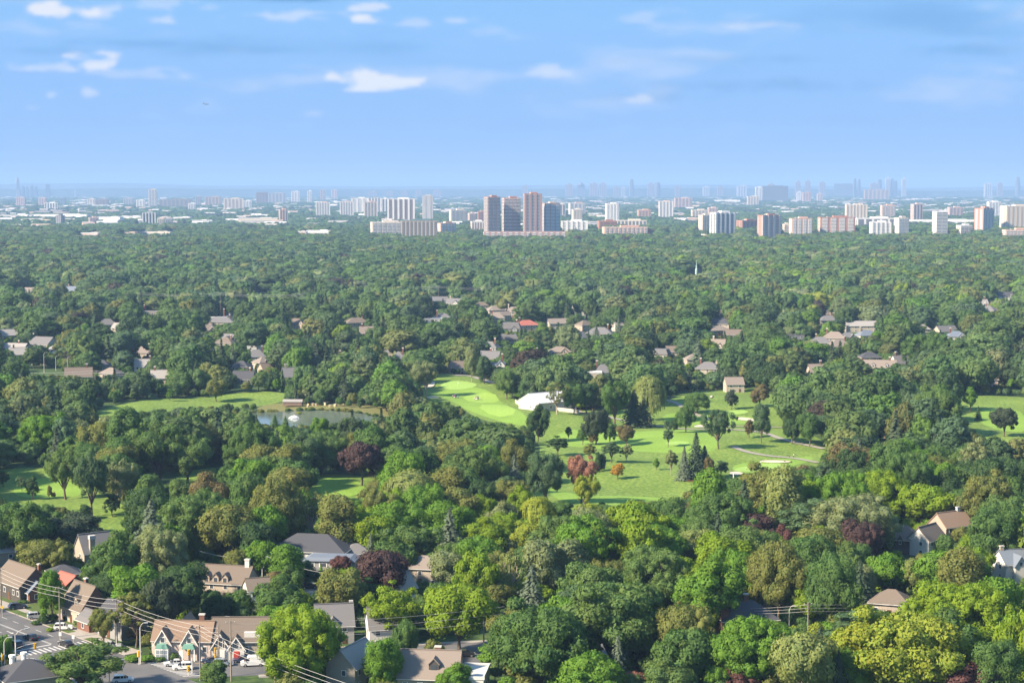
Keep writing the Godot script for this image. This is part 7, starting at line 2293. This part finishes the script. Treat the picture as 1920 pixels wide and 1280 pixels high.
		[650, 785, 838, 40, "round", "mid", "bushy tree screening the reedy pond end", 3], [600, 782, 832, 34, "round", "fresh", "fresh bushy tree before the pond"], [690, 782, 845, 44, "round", "green", "green tree beside the screened pond end"], [515, 782, 806, 20, "spruce", "green", "small fir standing at the pond edge"], [535, 784, 806, 14, "spruce", "green", "smaller fir beside the pond edge fir"],
		# on the course
		[1008, 755, 823, 48, "round", "deep", "dark standing tree at the fairway edge"], [1066, 792, 820, 15, "pine", "green", "thin layered young pine on fairway"], [1093, 796, 831, 22, "young", "green", "small green tree on fairway"], [1118, 764, 832, 52, "round", "dusk", "dark round tree on the fairway"], [1112, 806, 832, 22, "young", "brown", "small brown tree below dark round one"], [1144, 790, 833, 26, "young", "green", "lobed green tree beside brown one"], [1174, 797, 836, 36, "round", "brown", "brownish tree on the open fairway"],
		[1153, 708, 800, 62, "spread", "green", "tall broad oak above the cart path"], [1218, 698, 787, 64, "willow", "willow", "great weeping willow beside the oak"], [1188, 728, 797, 44, "spruce", "spruce", "dark spruce before the weeping willow"], [1207, 742, 797, 34, "spruce", "spruce", "lower dark spruce before the weeping willow"], [1045, 722, 781, 56, "sparse", "olive", "thin tree with open crown before the white hall"], [1076, 722, 779, 42, "round", "green", "green tree beside white hall yard"], [1100, 718, 777, 44, "round", "deep", "dark tree beside the oak"],
		[1253, 805, 841, 22, "pine", "blue", "small layered pine on the lawn"], [1250, 785, 804, 14, "young", "blue", "little blue-green tree by the path"], [1286, 760, 813, 42, "round", "green", "bushy green tree beside cart path"], [1264, 786, 813, 18, "young", "deep", "small dark tree beside the bushy one"], [1347, 768, 844, 56, "spread", "blue", "single spreading blue-green tree on open fairway"], [1405, 792, 825, 22, "young", "brown", "small brown round tree by the path"], [1428, 757, 833, 32, "tall", "blue", "tall blue-green tree by the path"], [1372, 730, 766, 26, "young", "dusk", "dusky young tree below the cream house"], [1425, 722, 762, 38, "round", "brown", "dull brown round tree near the cream house"], [1308, 732, 772, 56, "round", "green", "leafy green tree above the bunker"],
		[1305, 814, 899, 38, "spruce", "spruce", "tallest spruce of the conifer island"], [1321, 838, 897, 34, "spruce", "spruce", "lower spruce of the conifer island"], [1283, 838, 901, 28, "spruce", "bluespruce", "blue spruce of the conifer island"], [1328, 856, 900, 26, "young", "brown", "rust brown tree of the conifer island"], [1353, 864, 892, 26, "young", "blue", "round small tree beside conifer island"], [1259, 845, 893, 26, "pine", "silver", "leaning umbrella pine beside conifer island"],
		[1158, 864, 896, 24, "young", "gold", "small golden orange tree alone on grass"], [1231, 862, 883, 13, "young", "fresh", "tiny bright green tree alone on grass"], [1122, 848, 885, 12, "column", "deep", "dark cypress of the pair, slightly taller"], [1130, 851, 884, 12, "column", "spruce", "dark cypress of the pair, nearer the pines"], [1146, 833, 873, 36, "pine", "blue", "rounded umbrella pine behind cypress pair"], [1175, 838, 872, 26, "pine", "silver", "thin two stemmed pine beside umbrella pine"], [1106, 838, 872, 28, "pine", "olive", "olive pine behind the autumn tree"], [1046, 825, 863, 42, "pine", "deep", "dark layered pine before the autumn tree"],
		[1090, 850, 944, 66, "spread", "pink", "reddish autumn coloured tree on the course"], [1098, 892, 962, 48, "spread", "yellow", "yellow-green tree in front of autumn tree"], [1022, 848, 946, 74, "round", "blue", "big grey-green tree beside the autumn tree"], [798, 675, 740, 54, "spread", "silver", "grey crowned willow beside the upper bunker"], [884, 652, 718, 28, "tall", "silver", "pale poplar, taller of two behind the green"], [908, 668, 720, 30, "tall", "blue", "lower poplar behind the putting green"], [950, 690, 745, 46, "round", "mid", "round tree at the top of the fairway"],
		[1641, 700, 738, 34, "young", "brown", "rust brown cone shaped tree in the far wood"], [1705, 712, 776, 46, "spread", "deep", "dark open crowned tree beside big wood"], [1820, 729, 773, 28, "young", "fresh", "fresh young tree on the far golf ground"], [1835, 762, 789, 13, "spruce", "deep", "tiny conifer on the far golf ground"], [1883, 764, 820, 50, "round", "dusk", "dark oval tree on the far golf ground"], [1485, 784, 834, 38, "round", "deep", "dark tree at end of fairway tree row"], [1518, 774, 838, 46, "round", "green", "green tree with bare stem in fairway row"], [1546, 780, 832, 50, "round", "blue", "blue-green tree closing the fairway row"], [1755, 724, 818, 104, "round", "mid", "great green tree with many clumps before far golf ground", 2],
		# far off but plain to see
		[786, 512, 552, 44, "round", "purple", "wide dark purple beech in the canopy, paler roof beyond"], [818, 515, 550, 38, "round", "purple", "second dark purple beech beside the wide one"], [1108, 500, 527, 34, "round", "purple", "round black-purple beech alone in the canopy"], [943, 528, 552, 36, "round", "purple", "flat purple crown above the pale roofs"], [1245, 515, 538, 32, "round", "purple", "purple crown beyond the spire"], [1470, 506, 533, 26, "round", "purple", "purple tree beside tiny pale spruce"], [1668, 531, 556, 42, "round", "purple", "wide purple crown in the sunny canopy"], [1840, 528, 554, 34, "round", "purple", "purple crown near yellow tree"], [1612, 583, 609, 36, "round", "purple", "purple crown above long pale roof"], [1632, 632, 656, 26, "round", "purple", "small purple crown beside white walls"],
		[1752, 508, 534, 42, "round", "yellow", "yellow crown shining in the canopy"], [1870, 535, 556, 32, "round", "yellow", "yellow crown near dormered house"], [1650, 620, 664, 32, "round", "fresh", "brilliant green tree among tan roofs"], [1118, 610, 642, 18, "spruce", "bluespruce", "pale blue spruce beside red roof"], [1160, 592, 632, 14, "spruce", "bluespruce", "slim blue spruce beside broad grey roof"], [1520, 640, 690, 70, "round", "fresh", "broad fresh green tree above golf course"], [1740, 628, 700, 92, "round", "green", "broad dark green tree below tan roof"], [1800, 560, 612, 80, "round", "green", "smooth wide green dome tree"],
	]
	for a in T:
		tree_px(a[0], a[1], a[2], a[3], a[4], a[5], a[6], "", a[7] if a.size() > 7 else -1, a[4] == "sparse" or a[5] == "silver", a.size() < 9)

func build_shrubs():
	var S = [[318, 1231, 22, 13, "green", "clipped round bush beside the bay window"], [352, 1230, 22, 13, "green", "clipped bush next to the slim cypress"], [326, 1238, 18, 15, "mid", "loose bush at front lawn edge"], [400, 1228, 20, 16, "olive", "olive hedge bush before pink house"], [98, 1167, 22, 17, "deep", "dark round bush behind white parked car"], [80, 1170, 22, 18, "deep", "dark bush at the pinkish driveway"], [66, 1171, 18, 8, "green", "low trimmed hedge at driveway edge"], [125, 1163, 18, 10, "deep", "low bush before the stone house"], [145, 1171, 18, 10, "green", "bush at the stone house corner"], [93, 1184, 14, 8, "lime", "small yellow-green shrub beside white car"], [45, 1130, 30, 8, "green", "long low hedge by porch wing"], [248, 1240, 34, 12, "fresh", "spreading juniper beneath tall lamp"], [275, 1240, 30, 12, "fresh", "spreading juniper beside the pavement"], [300, 1240, 22, 9, "mid", "low juniper at the kerb"], [470, 1230, 14, 10, "green", "small bush by red front door"], [155, 1175, 16, 8, "deep", "low bush by the garage"], [30, 1122, 16, 8, "deep", "clipped ball bush before timbered wall"], [560, 776, 12, 4, "yellow", "yellowish reed tuft at pond edge"]]
	for a in S:
		var at = ground_at(a[0], a[1])
		var m = -at.z / FOCAL
		var t = plant("round_bush", "bush", a[4], at, a[3] * m, a[2] * m, a[5])
	var C = [[343, 1228, 8, 27, "column", "deep", "slim dark cypress between bay window and door"], [367, 1228, 10, 21, "column", "deep", "dark cypress under the porch roof"], [382, 1228, 8, 21, "column", "deep", "dark cypress beside the white door"], [281, 1236, 7, 14, "column", "deep", "short cypress at the corner of pink house"], [471, 1232, 6, 12, "column", "deep", "short cypress beside the white van"]]
	for a in C:
		var at = ground_at(a[0], a[1])
		var m = -at.z / FOCAL
		plant("column_cypress", a[4], a[5], at, a[3] * m, a[2] * m, a[6])
	# reeds along the pond
	var mm := MultiMesh.new()
	mm.transform_format = MultiMesh.TRANSFORM_3D
	mm.use_colors = true
	mm.mesh = tree_mesh["bush"][0][0]
	var r := RandomNumberGenerator.new()
	r.seed = 8
	var o = smooth_outline([[440, 775], [500, 769], [570, 768], [640, 771], [720, 782], [750, 800], [690, 812], [600, 805], [520, 806], [440, 800]])
	var far_side = []
	for i in o.size():
		for k in 3:
			far_side.append(o[i].lerp(o[(i + 1) % o.size()], r.randf()))
	mm.instance_count = far_side.size()
	for i in far_side.size():
		var p: Vector2 = far_side[i]
		var sc = r.randf_range(0.5, 1.1)
		mm.set_instance_transform(i, Transform3D(yaw(r.randf() * TAU).scaled(Vector3(sc, sc * r.randf_range(0.5, 0.9), sc)), Vector3(p.x + r.randf_range(-2, 2), relief(p.x, p.y), p.y + r.randf_range(-1.5, 1.5))))
		mm.set_instance_color(i, Color(0.20, 0.21, 0.05) if r.randf() < 0.6 else Color(0.08, 0.14, 0.03))
	var mi := MultiMeshInstance3D.new()
	mi.name = "pond_reeds"
	mi.multimesh = mm
	mi.material_override = mats["leaf_mass"]
	add_child(mi)
	tag(mi, "yellow-green reeds growing round the pond edge", "reeds", "", "stuff")
